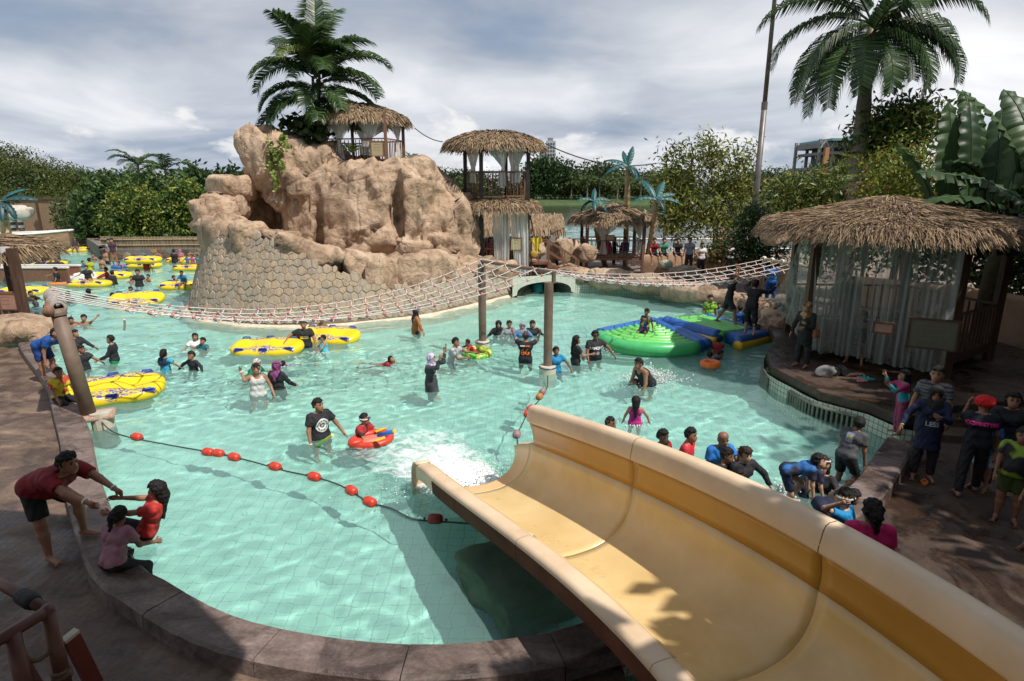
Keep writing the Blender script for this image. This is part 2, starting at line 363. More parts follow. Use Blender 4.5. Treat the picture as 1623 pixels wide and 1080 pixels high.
    for s, a in ((-1, LA), (1, LB)):
        hip = O + (X * s * 0.085 + Vector((0, 0, -0.03))) * S
        d1 = vdir(s, a[0], a[1]); kn = hip + d1 * 0.415 * S; d2 = vdir(s, a[0] - a[2], a[3] if len(a) > 3 else a[1] * 0.3); an = kn + d2 * 0.40 * S
        fat = 0.5 + 0.5 * w
        fd = Vector((s * 0.18, 1, 0)); fd = fd - d2 * fd.dot(d2) * (0.0 if abs(d2.z) > 0.8 else 0.85); fd.normalize()
        if abs(d2.z) > 0.8: fd.z = -0.10
        toe = an + (fd * 0.165 - (Vector((0, 0, 0.025)) if abs(d2.z) > 0.8 else Vector((0, 0, 0)))) * S
        caps += [(hip, kn, 0.088 * S * fat, 0.056 * S * fat, '', 0.05), (kn, kn + (an - kn) * 0.35 - fd * 0.012 * S, 0.054 * S * fat, 0.055 * S * fat, '', 0.03), (kn + (an - kn) * 0.35, an, 0.052 * S * fat, 0.034 * S, '', 0.03),
                 (an - fd * 0.035 * S + d2 * 0.03 * S, an + fd * 0.02 * S + d2 * 0.02 * S, 0.034 * S, 0.036 * S, '', 0.02), (an + d2 * 0.02 * S, toe, 0.036 * S, 0.027 * S, '', 0.02)]
        if dist < 12:
            sd = fd.cross(Vector((0, 0, 1))).normalized()
            for k in range(5): extra.ball(toe + sd * (k - 2) * 0.017 * S * s + fd * (0.022 - 0.004 * k) * S - Vector((0, 0, 0.012 * S)), (0.011 * S, 0.013 * S, 0.010 * S), 6, 4)
        legs.append((hip, kn, an, fat, d2, toe, fd))
    zf = min(min(l[2].z, l[5].z) for l in legs) - 0.035 * S
    oz = {'stand': -zf, 'sit': seat * S, 'water': (0.53 - wl) * h, 'abs': 0.0}[mode]
    M = np.array([[math.cos(rz), math.sin(rz), 0], [math.sin(rz), -math.cos(rz), 0], [0, 0, 1]])   # (x, forward, up) -> world; forward is -y when f = 0
    def emit(name, V, Q, m, parent=None, ex=None):
        V = np.asarray(V, float)
        if name in ('shirt', 'tunic', 'trousers', 'shorts', 'dress', 'vest', 'headscarf'): k_ = V / S; fo = np.sin(k_[:, 2] * 34 + 7 * np.sin(k_[:, 0] * 11 + h * 30)) * np.sin(k_[:, 0] * 19 + k_[:, 1] * 23 + h * 9); V = V + (0.007 * S * fo)[:, None] * np.stack([np.sign(k_[:, 0]) * 0.6, np.sign(k_[:, 1]), 0 * fo], 1)
        fs = [np.asarray(Q)[:, ::-1]]
        if ex is not None and ex.n:
            b0 = len(V); V = np.concatenate([V, np.array(ex.v)]); fs[0] = np.concatenate([fs[0], b0 + np.array(ex.q)[:, ::-1]]); pol = [tuple(reversed([b0 + i for i in f])) for f in ex.p]
            if pol: fs.append(np.array(pol))
        V = V @ M.T; V[:, 2] += oz
        me = np_mesh(name, V, fs, m, smooth=True); o = bpy.data.objects.new(name, me); COL.objects.link(o)
        if parent is None: o.location = at
        else: o.parent = parent
        if mode == 'water' or at.z < 0.05: o.cycles.is_caustics_receiver = True
        return o
    Dm, lo, ax = sdf_field([tuple(c) for c in caps], vox); V, Q = surface_nets(Dm, lo, vox)
    root = emit('person', V, Q, skin_mat(skin), None, extra); tag(root, label, 'person', group)
    gk = 0.017
    shirt = None
    if top:
        c = torso(gk)
        for (sh, el, wr, d1, d2, fat), s in zip(arms, (-1, 1)):
            if top in ('tee', 'tunic', 'vneck', 'dress'): c.append((sh, sh + (el - sh) * 0.62, (0.056 * fat + 0.014) * S, (0.060 * fat + 0.012) * S, 'e', 0.03))
            elif top in ('long', 'longtunic', 'longdress'): c += [(sh, el, (0.055 * fat + 0.012) * S, (0.044 * fat + 0.012) * S, '', 0.03), (el, el + (wr - el) * 0.95, (0.044 * fat + 0.012) * S, (0.030 + 0.013) * S, 'e', 0.02)]
        hem = -0.09
        if top in ('tunic', 'longtunic'): hem = -0.30; c.append((q(0, 0, 0.05), O + (legs[0][1] + legs[1][1]) * 0.37, 0.15 * S * w, 0.185 * S * w, 'e', 0.05))
        if top in ('dress', 'longdress'): hem = -9; c += [(q(0, 0, 0.0), (legs[0][1] + legs[1][1]) / 2, 0.16 * S * w, 0.19 * S * w, '', 0.05), ((legs[0][1] + legs[1][1]) / 2, (legs[0][2] + legs[1][2]) / 2, 0.19 * S * w, 0.2 * S * w, 'e', 0.05)]
        Dm, lo, ax = sdf_field(c, vox)
        if hem > -0.2: Dm = np.maximum(Dm, -(grid_dot(ax, O, U) + 0.075 * S))
        Dm = np.maximum(Dm, -np.maximum(-grid_dot(ax, q(0, 0, 0.505 if top != 'tank' else 0.475), U), np.abs(grid_dot(ax, O, X)) - (0.115 if top != 'tank' else 0.3) * S))                 # neckline
        if top == 'tank':
            for s in (-1, 1): Dm = np.maximum(Dm, -(grid_len(ax, q(s * 0.185, 0, 0.43)) - 0.088 * S))
        if top in ('tank', 'vneck'): Dm = np.maximum(Dm, -(grid_len(ax, q(0, 0.10, 0.49)) - 0.085 * S))
        V, Q = surface_nets(Dm, lo, vox)
        if len(V): shirt = emit({'dress': 'dress', 'longdress': 'dress', 'tank': 'vest', 'tunic': 'tunic', 'longtunic': 'tunic'}.get(top, 'shirt'), V, Q, tpat or cloth(tcol), root)
    if bot:
        c = [(q(-0.07, 0, 0.02), q(0.07, 0, 0.02), (0.112 * w + 0.011) * S, (0.112 * w + 0.011) * S)]
        for hip, kn, an, fat, d2, toe, fd in legs:
            if bot == 'shorts': c.append((hip, hip + (kn - hip) * 0.82, (0.092 * fat + 0.010) * S, (0.070 * fat + 0.022) * S, 'e', 0.04))
            elif bot == 'brief': c.append((hip, hip + (kn - hip) * 0.12, (0.092 * fat + 0.008) * S, (0.09 * fat + 0.008) * S, 'e', 0.04))
            else:
                e = 0.94 if bot == 'long' else 0.5
                fl = 0.016 if bot == 'long' else 0.010
                c += [(hip, kn, (0.090 * fat + 0.012) * S, (0.062 * fat + 0.018) * S, '', 0.04), (kn, kn + (an - kn) * e, (0.062 * fat + 0.018) * S, (0.046 + fl) * S, 'e', 0.03)]
        Dm, lo, ax = sdf_field(c, vox); Dm = np.maximum(Dm, grid_dot(ax, q(0, 0, 0.085), U)); V, Q = surface_nets(Dm, lo, vox)
        if len(V): emit('trousers' if bot != 'shorts' and bot != 'brief' else 'shorts', V, Q, ppat or cloth(bcol), root)
    hm = mat('hair_' + hcol if isinstance(hcol, str) else 'cap', HAIRC[hcol], rough=0.6, spec=0.25, bump=0.9, bscale=45, scale=30, bdist=0.02) if isinstance(hcol, str) else (cloth(hcol) if not hasattr(hcol, 'node_tree') else hcol)
    hv = min(vox, 0.022)
    if hair in ('short', 'crop', 'long', 'pony', 'bun', 'turban'):
        g = 0.004 if hair == 'crop' else 0.012
        c = [(hq(0, -0.02, 0.03), hq(0, -0.012, 0.045), (0.091 + g) * HS, (0.086 + g) * HS), (hq(0, -0.03, -0.01), hq(0, -0.035, -0.04), (0.08 + g * .7) * HS, 0.066 * HS)]
        if hair == 'long': c += [(hq(0, -0.05, 0.02), hq(0, -0.075, -0.10), 0.095 * HS, 0.075 * HS), (hq(0, -0.075, -0.1), q(0, -0.13, 0.24), 0.08 * HS, 0.035 * HS)]
        if hair == 'pony': c += [(hq(0, -0.10, 0.01), hq(0, -0.125, -0.03), 0.04 * HS, 0.045 * HS), (hq(0, -0.125, -0.03), hq(0, -0.12, -0.20), 0.045 * HS, 0.022 * HS)]
        if hair == 'bun': c += [(hq(0, -0.11, 0.03), hq(0, -0.12, 0.02), 0.05 * HS, 0.05 * HS)]
        if hair == 'turban': c += [(hq(-0.06, -0.03, 0.05), hq(0.06, -0.03, 0.05), 0.078 * HS, 0.078 * HS)]
        Dm, lo, ax = sdf_field(c, hv)
        f_ = grid_dot(ax, Hc, Hf) / HS; u_ = grid_dot(ax, Hc, Hu) / HS; x_ = np.abs(grid_dot(ax, Hc, Hx)) / HS
        u_ = u_ + 0.010 * np.sin(x_ * 90 + f_ * 70) + 0.006 * np.sin(f_ * 160 + h * 40)
        cut = np.maximum(np.maximum(0.012 - f_, u_ - (0.062 if hair != 'turban' else 0.035)), x_ - 0.2); Dm = np.maximum(Dm, -cut * HS)
        if hair in ('short', 'crop'): Dm = np.maximum(Dm, -np.maximum(np.maximum(-0.035 - f_, u_ - 0.002), 0.02 - x_) * HS)
        if hair in ('short', 'crop', 'turban'): Dm = np.maximum(Dm, (-0.062 - u_ if hair != 'turban' else -0.03 - u_) * HS)
        V, Q = surface_nets(Dm, lo, hv)
        if len(V): k_ = V / HS; V = V + 0.006 * HS * np.stack([np.sin(k_[:, 2] * 95 + 9 * h) + np.sin(k_[:, 1] * 140), np.sin(k_[:, 0] * 120 + k_[:, 2] * 60), np.sin(k_[:, 0] * 105 + k_[:, 1] * 80 + 5 * h)], 1)
        if len(V): emit('hair' if hair != 'turban' else 'turban', V, Q, hm, root)
    elif hair == 'hijab':
        c = [(hq(0, -0.015, 0.03), hq(0, -0.01, 0.04), 0.108 * HS, 0.104 * HS), (hq(0, -0.01, 0.0), hq(0, 0.0, -0.09), 0.105 * HS, 0.090 * HS), (hq(0, -0.01, -0.1), q(0, 0.01, 0.43), 0.085 * S, 0.12 * S),
             (q(-0.09, 0.0, 0.43), q(0.09, 0.0, 0.43), 0.098 * S, 0.098 * S), (q(0, 0.04, 0.43), q(0, 0.075, 0.30), 0.10 * S, 0.095 * S), (q(0, -0.03, 0.43), q(0, -0.06, 0.32), 0.10 * S, 0.08 * S)]
        Dm, lo, ax = sdf_field(c, hv); Dm = np.maximum(Dm, -(grid_len(ax, hq(0, 0.105, -0.012), (1, 1, 1.25)) - 0.070 * HS)); V, Q = surface_nets(Dm, lo, hv)
        if len(V): emit('headscarf', V, Q, hm, root)
    # face: only where it can be told apart
    wf = Vector(M @ np.array(Hf)); toc = (Vector((0, 0, CAM_H)) - at).normalized()
    if dist < 21 and wf.dot(toc) > -0.25:
        fb = face_bits(); Mh = Matrix([list(M @ np.array(Hx)), list(-(M @ np.array(Hf))), list(M @ np.array(Hu))]).transposed().to_4x4()
        def bit(nm, x, y, z):
            o = bpy.data.objects.new(nm if nm != 'brow' else 'eyebrow', fb[nm]); COL.objects.link(o); o.parent = root; p = Vector(M @ np.array(hq(x, y, z))); p.z += oz
            o.matrix_local = Matrix.Translation(p) @ Mh @ Matrix.Scale(HS, 4)
        for s in (-1, 1): bit('eye', s * 0.033, 0.074, 0.012); bit('brow', s * 0.034, 0.077, 0.034)
        bit('mouth', 0, 0.090, -0.066)
    to_world = lambda v: at + Vector(M @ np.array(v)) + Vector((0, 0, oz))
    info = dict(root=root, shirt=shirt, hands=[to_world(a[2] + a[4] * 0.08 * S) for a in arms], wrists=[(to_world(a[2] - a[4] * 0.03 * S), to_world(a[2])) for a in arms], head=to_world(Hc), M=M, oz=oz, q=q, hq=hq, S=S, HS=HS, tw=to_world,
                fw=Vector(M @ np.array(Fw)), up=Vector(M @ np.array(U)), x=Vector(M @ np.array(X)), Hf=wf, Hx=Vector(M @ np.array(Hx)), Hu=Vector(M @ np.array(Hu)))
    PEOPLE.append(info); return info
from mathutils.bvhtree import BVHTree
def text_mesh(txt, size, bold=0.0):
    cu = bpy.data.curves.new('txt', 'FONT'); cu.body = txt; cu.size = size; cu.align_x = 'CENTER'; cu.align_y = 'CENTER'; cu.offset = bold
    o = bpy.data.objects.new('txt', cu); COL.objects.link(o); dg = bpy.context.evaluated_depsgraph_get(); me = bpy.data.meshes.new_from_object(o.evaluated_get(dg))
    bpy.data.objects.remove(o); return me
def shirt_print(p, me, u, side, col, name='print', rot=0.0):
    """lays a flat print on the shirt: side +1 chest, -1 back; u = height on the torso"""
    if p['shirt'] is None: return
    sm = p['shirt'].data; vs = [v.co.copy() for v in sm.vertices]; bv = BVHTree.FromPolygons(vs, [tuple(f.vertices) for f in sm.polygons])
    at = Vector(p['root'].location); fw = p['fw'] * (1 if side > 0 else -1); rx = p['x'] * (1 if side < 0 else 1)
    rx = p['up'].cross(fw).normalized(); up = p['up']; c = p['tw'](p['q'](0, 0, u)) - at
    out = []
    for v in me.vertices:
        x, y = v.co.x, v.co.y; cr, sr = math.cos(rot), math.sin(rot); x, y = x * cr - y * sr, x * sr + y * cr
        o = c + rx * x + up * y + fw * 0.6; hit = bv.ray_cast(o, -fw, 1.0)
        out.append((hit[0] if hit[0] is not None else c + rx * x + up * y + fw * 0.12) + fw * 0.007 * (1 if abs(side) == 1 else 1.7))
    m2 = bpy.data.meshes.new(name); m2.from_pydata([tuple(v) for v in out], [], [tuple(f.vertices) for f in me.polygons]); m2.materials.append(mat('print_%02x%02x%02x' % tuple(int(c * 255) for c in col), col, rough=0.6)); m2.update()
    o = bpy.data.objects.new(name, m2); COL.objects.link(o); o.parent = p['shirt']; return o
def disc_mesh(r, n=20, inner=0.0):
    g = G()
    if inner: g.add([(math.cos(2 * math.pi * k / n) * q, math.sin(2 * math.pi * k / n) * q, 0) for q in (inner, r) for k in range(n)], [(k, (k + 1) % n, n + (k + 1) % n, n + k) for k in range(n)])
    else: g.add([(0, 0, 0)] + [(math.cos(2 * math.pi * k / n) * r, math.sin(2 * math.pi * k / n) * r, 0) for k in range(n)], t=[(0, 1 + k, 1 + (k + 1) % n) for k in range(n)])
    return g.mesh('disc', mat('tmp_print', (0.8, 0.8, 0.8)))
def rect_mesh(w_, h_):
    g = G(); nx = 8; g.grid([[(-w_ / 2 + w_ * i / nx, -h_ / 2 + h_ * j / 3, 0) for i in range(nx + 1)] for j in range(4)]); return g.mesh('rect', mat('tmp_print', (0.8, 0.8, 0.8)))
rnd = random.Random(7); nrg = np.random.default_rng(7)
# ---------------------------------------------------------------- palette of the place
M_thatch = mat('thatch', (0.10, 0.065, 0.04), (0.225, 0.148, 0.084), rough=0.9, island=True, lo=0, hi=1, col3=(0.36, 0.262, 0.16))
M_thatch_base = mat('thatch_core', (0.10, 0.06, 0.03), (0.17, 0.10, 0.05), rough=0.95, scale=20, bump=0.6)
M_wood = mat('dark_timber', (0.055, 0.026, 0.016), (0.11, 0.055, 0.033), rough=0.6, scale=3, stretch=(6, 6, 0.6), bump=0.25)
M_wood2 = mat('red_brown_timber', (0.15, 0.07, 0.04), (0.24, 0.12, 0.07), rough=0.6, scale=3, stretch=(6, 6, 0.6), bump=0.25)
M_post = mat('black_timber', (0.018, 0.014, 0.012), (0.04, 0.03, 0.025), rough=0.55, scale=4)
M_rock = None
M_bamboo = mat('bamboo', (0.36, 0.25, 0.13), (0.50, 0.38, 0.22), rough=0.5, scale=2.5, stretch=(3, 3, 1.0), bump=0.15)
M_white = mat('white_paint', (0.72, 0.70, 0.66), (0.82, 0.80, 0.76), rough=0.4, scale=2)
M_rope = mat('white_rope', (0.62, 0.58, 0.54), (0.76, 0.73, 0.68), rough=0.85, scale=20, bump=0.5, bscale=80)
M_clip = mat('red_clip', (0.42, 0.13, 0.11), (0.60, 0.27, 0.24), rough=0.55, scale=8)
M_darkrope = mat('dark_rope', (0.03, 0.032, 0.035), (0.06, 0.06, 0.06), rough=0.8, scale=30)
M_concrete = mat('pale_concrete', (0.42, 0.36, 0.28), (0.56, 0.50, 0.42), rough=0.85, scale=3, bump=0.3)

def rock_material(name, a, b, c, dark, scale=0.55):
    m = bpy.data.materials.new(name); m.use_nodes = True; N = m.node_tree.nodes; L = m.node_tree.links; b_ = N['Principled BSDF']; b_.inputs['Roughness'].default_value = 0.85
    tc = N.new('ShaderNodeTexCoord')
    def nz(s, d, r=0.6, dist=0.4):
        n = N.new('ShaderNodeTexNoise'); n.inputs['Scale'].default_value = s; n.inputs['Detail'].default_value = d; n.inputs['Roughness'].default_value = r; n.inputs['Distortion'].default_value = dist; L.new(tc.outputs['Object'], n.inputs['Vector']); return n.outputs['Fac']
    n1 = nz(scale, 8); r = N.new('ShaderNodeValToRGB'); e = r.color_ramp.elements; e[0].position = 0.34; e[0].color = (*a, 1); e[1].position = 0.66; e[1].color = (*c, 1); k = e.new(0.5); k.color = (*b, 1); L.new(n1, r.inputs[0])
    n2 = nz(scale * 2.2, 9, 0.7, 0.8); r2 = N.new('ShaderNodeValToRGB'); r2.color_ramp.elements[0].position = 0.36; r2.color_ramp.elements[0].color = (*dark, 1); r2.color_ramp.elements[1].position = 0.5; r2.color_ramp.elements[1].color = (1, 1, 1, 1); L.new(n2, r2.inputs[0])
    mx = N.new('ShaderNodeMix'); mx.data_type = 'RGBA'; mx.blend_type = 'MULTIPLY'; mx.inputs[0].default_value = 0.75; L.new(r.outputs[0], mx.inputs[6]); L.new(r2.outputs[0], mx.inputs[7])
    # rain streaks running down
    mp = N.new('ShaderNodeMapping'); mp.inputs['Scale'].default_value = (3.2, 3.2, 0.25); L.new(tc.outputs['Object'], mp.inputs['Vector'])
    n3 = N.new('ShaderNodeTexNoise'); n3.inputs['Scale'].default_value = 1.0; n3.inputs['Detail'].default_value = 6; L.new(mp.outputs[0], n3.inputs['Vector'])
    r3 = N.new('ShaderNodeValToRGB'); r3.color_ramp.elements[0].position = 0.33; r3.color_ramp.elements[0].color = (0.62, 0.60, 0.58, 1); r3.color_ramp.elements[1].position = 0.48; r3.color_ramp.elements[1].color = (1, 1, 1, 1); L.new(n3.outputs['Fac'], r3.inputs[0])
    m2 = N.new('ShaderNodeMix'); m2.data_type = 'RGBA'; m2.blend_type = 'MULTIPLY'; m2.inputs[0].default_value = 0.8; L.new(mx.outputs[2], m2.inputs[6]); L.new(r3.outputs[0], m2.inputs[7])
    L.new(m2.outputs[2], b_.inputs['Base Color'])
    b1 = N.new('ShaderNodeBump'); b1.inputs['Strength'].default_value = 1.0; b1.inputs['Distance'].default_value = 0.16; L.new(nz(2.3, 10, 0.62, 0.5), b1.inputs['Height'])
    vo = N.new('ShaderNodeTexVoronoi'); vo.feature = 'DISTANCE_TO_EDGE'; vo.inputs['Scale'].default_value = 0.55; 
    nn = N.new('ShaderNodeMix'); nn.data_type = 'VECTOR'; nn.inputs[0].default_value = 0.35; L.new(tc.outputs['Object'], nn.inputs[4]); tn = N.new('ShaderNodeTexNoise'); tn.inputs['Scale'].default_value = 1.1; tn.inputs['Detail'].default_value = 5; L.new(tc.outputs['Object'], tn.inputs['Vector']); L.new(tn.outputs['Color'], nn.inputs[5]); L.new(nn.outputs[1], vo.inputs['Vector'])
    vr = N.new('ShaderNodeValToRGB'); vr.color_ramp.elements[0].position = 0.0; vr.color_ramp.elements[1].position = 0.035; L.new(vo.outputs['Distance'], vr.inputs[0])
    b2 = N.new('ShaderNodeBump'); b2.inputs['Strength'].default_value = 0.6; b2.inputs['Distance'].default_value = 0.06; L.new(vr.outputs[0], b2.inputs['Height']); L.new(b1.outputs[0], b2.inputs['Normal']); L.new(b2.outputs[0], b_.inputs['Normal'])
    return m
M_rock = rock_material('tan_rock', (0.26, 0.18, 0.118), (0.44, 0.305, 0.205), (0.57, 0.425, 0.305), (0.36, 0.33, 0.30))
M_rock_grey = rock_material('grey_rock', (0.16, 0.13, 0.10), (0.27, 0.21, 0.16), (0.36, 0.29, 0.22), (0.5, 0.48, 0.46))
def deck_material(name, stops, st, dk, wet):
    m = bpy.data.materials.new(name); m.use_nodes = True; N = m.node_tree.nodes; L = m.node_tree.links; b = N['Principled BSDF']; tc = N.new('ShaderNodeTexCoord')
    def nz(sc, d, r, st_=None, dist=0.0):
        n = N.new('ShaderNodeTexNoise'); n.inputs['Scale'].default_value = sc; n.inputs['Detail'].default_value = d; n.inputs['Roughness'].default_value = r; n.inputs['Distortion'].default_value = dist
        if st_: mp = N.new('ShaderNodeMapping'); mp.inputs['Scale'].default_value = st_; mp.inputs['Rotation'].default_value = (0, 0, 0.25); L.new(tc.outputs['Object'], mp.inputs[0]); L.new(mp.outputs[0], n.inputs['Vector'])
        else: L.new(tc.outputs['Object'], n.inputs['Vector'])
        return n.outputs['Fac']
    def rp(f, stops):
        r = N.new('ShaderNodeValToRGB'); e = r.color_ramp.elements
        while len(e) < len(stops): e.new(0.5)
        for k, (p, c) in enumerate(stops): e[k].position = p; e[k].color = (*c, 1)
        L.new(f, r.inputs[0]); return r.outputs[0]
    def mul(a, c, f=1.0):
        x = N.new('ShaderNodeMix'); x.data_type = 'RGBA'; x.blend_type = 'MULTIPLY'; x.inputs[0].default_value = f; L.new(a, x.inputs[6]); L.new(c, x.inputs[7]); return x.outputs[2]
    streak = nz(1.5, 10, 0.68, st, 0.6); patch = nz(0.55, 5, 0.6, None, 0.5); grit = nz(26, 4, 0.7); w = nz(0.8, 7, 0.62, None, 1.2)
    c = mul(rp(streak, stops), rp(patch, [(0.35, dk), (0.6, (1, 1, 1))])); c = mul(c, rp(grit, [(0.35, (0.72, 0.72, 0.72)), (0.6, (1.1, 1.1, 1.1))]), 0.8); wr = rp(w, [(0.44, wet), (0.52, (1, 1, 1))]); c = mul(c, wr); L.new(c, b.inputs['Base Color'])
    mr = N.new('ShaderNodeMapRange'); mr.inputs[1].default_value = 0.42; mr.inputs[2].default_value = 0.54; mr.inputs[3].default_value = 0.22; mr.inputs[4].default_value = 0.72; L.new(w, mr.inputs[0]); L.new(mr.outputs[0], b.inputs['Roughness'])
    wv = N.new('ShaderNodeTexWave'); wv.inputs['Scale'].default_value = 2.6; wv.inputs['Distortion'].default_value = 9.0; wv.inputs['Detail'].default_value = 3; wv.inputs['Detail Scale'].default_value = 0.7; L.new(tc.outputs['Object'], wv.inputs['Vector'])
    b1 = N.new('ShaderNodeBump'); b1.inputs['Strength'].default_value = 0.8; b1.inputs['Distance'].default_value = 0.05; L.new(streak, b1.inputs['Height']); b2 = N.new('ShaderNodeBump'); b2.inputs['Strength'].default_value = 0.10; b2.inputs['Distance'].default_value = 0.02; L.new(wv.outputs['Fac'], b2.inputs['Height']); L.new(b1.outputs[0], b2.inputs['Normal']); L.new(b2.outputs[0], b.inputs['Normal']); return m
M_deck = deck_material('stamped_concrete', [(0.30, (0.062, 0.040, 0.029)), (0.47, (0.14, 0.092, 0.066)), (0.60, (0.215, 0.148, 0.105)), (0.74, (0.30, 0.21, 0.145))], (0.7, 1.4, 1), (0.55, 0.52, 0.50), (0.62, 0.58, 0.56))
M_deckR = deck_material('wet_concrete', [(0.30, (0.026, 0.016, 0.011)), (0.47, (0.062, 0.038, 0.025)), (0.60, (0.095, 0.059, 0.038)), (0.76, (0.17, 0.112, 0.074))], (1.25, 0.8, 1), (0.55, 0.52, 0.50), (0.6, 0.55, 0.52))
M_coping = deck_material('wood_stamped_coping', [(0.30, (0.08, 0.055, 0.048)), (0.45, (0.155, 0.112, 0.098)), (0.58, (0.22, 0.165, 0.145)), (0.72, (0.30, 0.225, 0.20))], (1.2, 2.6, 2), (0.68, 0.65, 0.63), (0.50, 0.47, 0.46))
M_plaster = mat('tan_plaster', (0.30, 0.185, 0.11), (0.42, 0.27, 0.17), rough=0.85, scale=1.4, detail=7, bump=0.5, bscale=5)
M_grass = mat('lawn', (0.030, 0.058, 0.014), (0.060, 0.098, 0.025), rough=0.9, scale=0.4)
M_earth = mat('earth', (0.10, 0.075, 0.05), (0.17, 0.13, 0.085), rough=0.95, scale=0.6, bump=0.4)

# ---------------------------------------------------------------- ground, lake, far shore
WATER_Z = 0.0; FLOOR_Z = -1.05; DECK_Z = 0.10; BACK_Z = 0.42
pool_left = [P(*p, 0.30) for p in [(60, 540), (75, 560), (110, 600), (130, 650), (145, 690), (155, 740), (175, 800), (215, 885), (260, 915), (330, 955), (400, 982), (500, 1003), (600, 1015), (700, 1018), (800, 1010), (870, 1000), (920, 985)]]
def chain(pts, step=0.25):
    """smooth resampled polyline through points"""
    pts = [Vector(p) for p in pts]; out = []
    for i in range(len(pts) - 1):
        p0 = pts[max(i - 1, 0)]; p1 = pts[i]; p2 = pts[i + 1]; p3 = pts[min(i + 2, len(pts) - 1)]; n = max(1, int((p2 - p1).length / step))
        for k in range(n):
            t = k / n; out.append(0.5 * ((2 * p1) + (p2 - p0) * t + (2 * p0 - 5 * p1 + 4 * p2 - p3) * t * t + (3 * p1 - p0 - 3 * p2 + p3) * t ** 3))
    out.append(pts[-1]); return out
def offset(line, d):
    out = []
    for i, p in enumerate(line):
        t = (line[min(i + 1, len(line) - 1)] - line[max(i - 1, 0)]); t.z = 0; t.normalize(); out.append(p + Vector((t.y, -t.x, 0)) * d)
    return out
Vz = lambda p, z: Vector((p[0], p[1], z))
pool_right = [Vector((1.6, 5.75, 0.3)), Vector((2.7, 6.35, 0.3)), P(1270, 820, 0.3), P(1345, 770, 0.3), P(1385, 720, 0.3), P(1405, 692, 0.3)]
edge = chain(pool_left + pool_right, 0.3)
platform = [Vz(p, 0.55) for p in [P(1228, 535, .55), P(1215, 560, .55), P(1222, 580, .55), P(1260, 600, .55), P(1300, 620, .55), P(1380, 640, .55), P(1432, 662, .55)]]
back_edge = [P(820, 470), P(870, 462), P(960, 463), P(1050, 470), P(1130, 480), P(1195, 490), P(1240, 505), P(1262, 522)]
rock_wl = [P(*p) for p in [(297, 490), (310, 505), (350, 512), (420, 518), (520, 517), (600, 510), (680, 500), (760, 482), (815, 468)]]

# pool basin floor (tiled), wide enough for pool and lazy river
M_floor = tile_mat('pool_tile', (0.42, 0.80, 0.69), (0.46, 0.83, 0.73), (0.26, 0.53, 0.46), 0.19, 0.006)
g = G(); g.add([(-75, 3, FLOOR_Z), (14, 3, FLOOR_Z), (14, 75, FLOOR_Z), (-75, 75, FLOOR_Z)], [(0, 1, 2, 3)])
pf = g.build('pool_floor', M_floor); tag(pf, kind='structure'); pf.cycles.is_caustics_receiver = True

# pool water: a real wave sheet that refracts and casts caustics
def waves(X, Y, amp=1.0):
    q = np.random.default_rng(3); Z = 0 * X
    far = np.clip((Y - 9) / 14, 0, 1)
    for i in range(44):
        lam = q.uniform(0.20, 1.7) if i < 26 else q.uniform(0.14, 0.5); a = q.uniform(0, 6.28); k = 6.28 / lam; am = 0.0023 * lam ** 1.15 * (1 if i < 26 else 1.5)
        px = X + 0.22 * np.sin(Y * 0.9 + i) + 0.08 * np.sin(Y * 2.3 + 2 * i); py = Y + 0.22 * np.sin(X * 0.8 + 2 * i) + 0.08 * np.cos(X * 2.1 + i)
        Z = Z + am * np.sin(k * (px * np.cos(a) + py * np.sin(a)) + q.uniform(0, 6.28)) * (1 + 1.2 * far)
    return Z * amp * (0.75 + 0.5 * np.sin(X * 0.31 + 1) * np.sin(Y * 0.27))
def wave_sheet(name, x0, x1, y0, y1, s, amp=1.0):
    xs = np.linspace(x0, x1, int((x1 - x0) / s) + 1); ys = np.linspace(y0, y1, int((y1 - y0) / s) + 1); X, Y = np.meshgrid(xs, ys); Z = waves(X, Y, amp)
    i = np.arange(X.size).reshape(X.shape); F = np.stack([i[:-1, :-1], i[:-1, 1:], i[1:, 1:], i[1:, :-1]], -1).reshape(-1, 4)
    return np.stack([X, Y, Z], -1).reshape(-1, 3), F
m = bpy.data.materials.new('pool_water'); m.use_nodes = True; nt = m.node_tree; nt.nodes.clear()
gl = nt.nodes.new('ShaderNodeBsdfGlass'); gl.inputs['IOR'].default_value = 1.33; gl.inputs['Roughness'].default_value = 0.0; gl.inputs['Color'].default_value = (0.93, 0.99, 0.975, 1)
bp = nt.nodes.new('ShaderNodeBump'); bn = nt.nodes.new('ShaderNodeTexNoise'); bt = nt.nodes.new('ShaderNodeTexCoord'); bn.inputs['Scale'].default_value = 3.2; bn.inputs['Detail'].default_value = 5; bp.inputs['Strength'].default_value = 0.22; bp.inputs['Distance'].default_value = 0.03
nt.links.new(bt.outputs['Object'], bn.inputs['Vector']); nt.links.new(bn.outputs['Fac'], bp.inputs['Height']); nt.links.new(bp.outputs[0], gl.inputs['Normal'])
om = nt.nodes.new('ShaderNodeOutputMaterial'); mk_ = nt.nodes.new('ShaderNodeBsdfDiffuse'); mk_.inputs[0].default_value = (0.50, 0.83, 0.76, 1); mxw = nt.nodes.new('ShaderNodeMixShader'); mxw.inputs[0].default_value = 0.14      # slightly milky water
nt.links.new(gl.outputs[0], mxw.inputs[1]); nt.links.new(mk_.outputs[0], mxw.inputs[2]); nt.links.new(mxw.outputs[0], om.inputs[0]); M_water = m
v1, f1 = wave_sheet('a', -14.0, 13.0, 3.5, 19.0, 0.075); v2, f2 = wave_sheet('b', -32.0, 13.0, 19.0, 31.0, 0.15); v3, f3 = wave_sheet('c', -75.0, 13.0, 31.0, 75.0, 0.5)
v4, f4 = wave_sheet('d', -32.0, -14.0, 9.0, 19.0, 0.15)
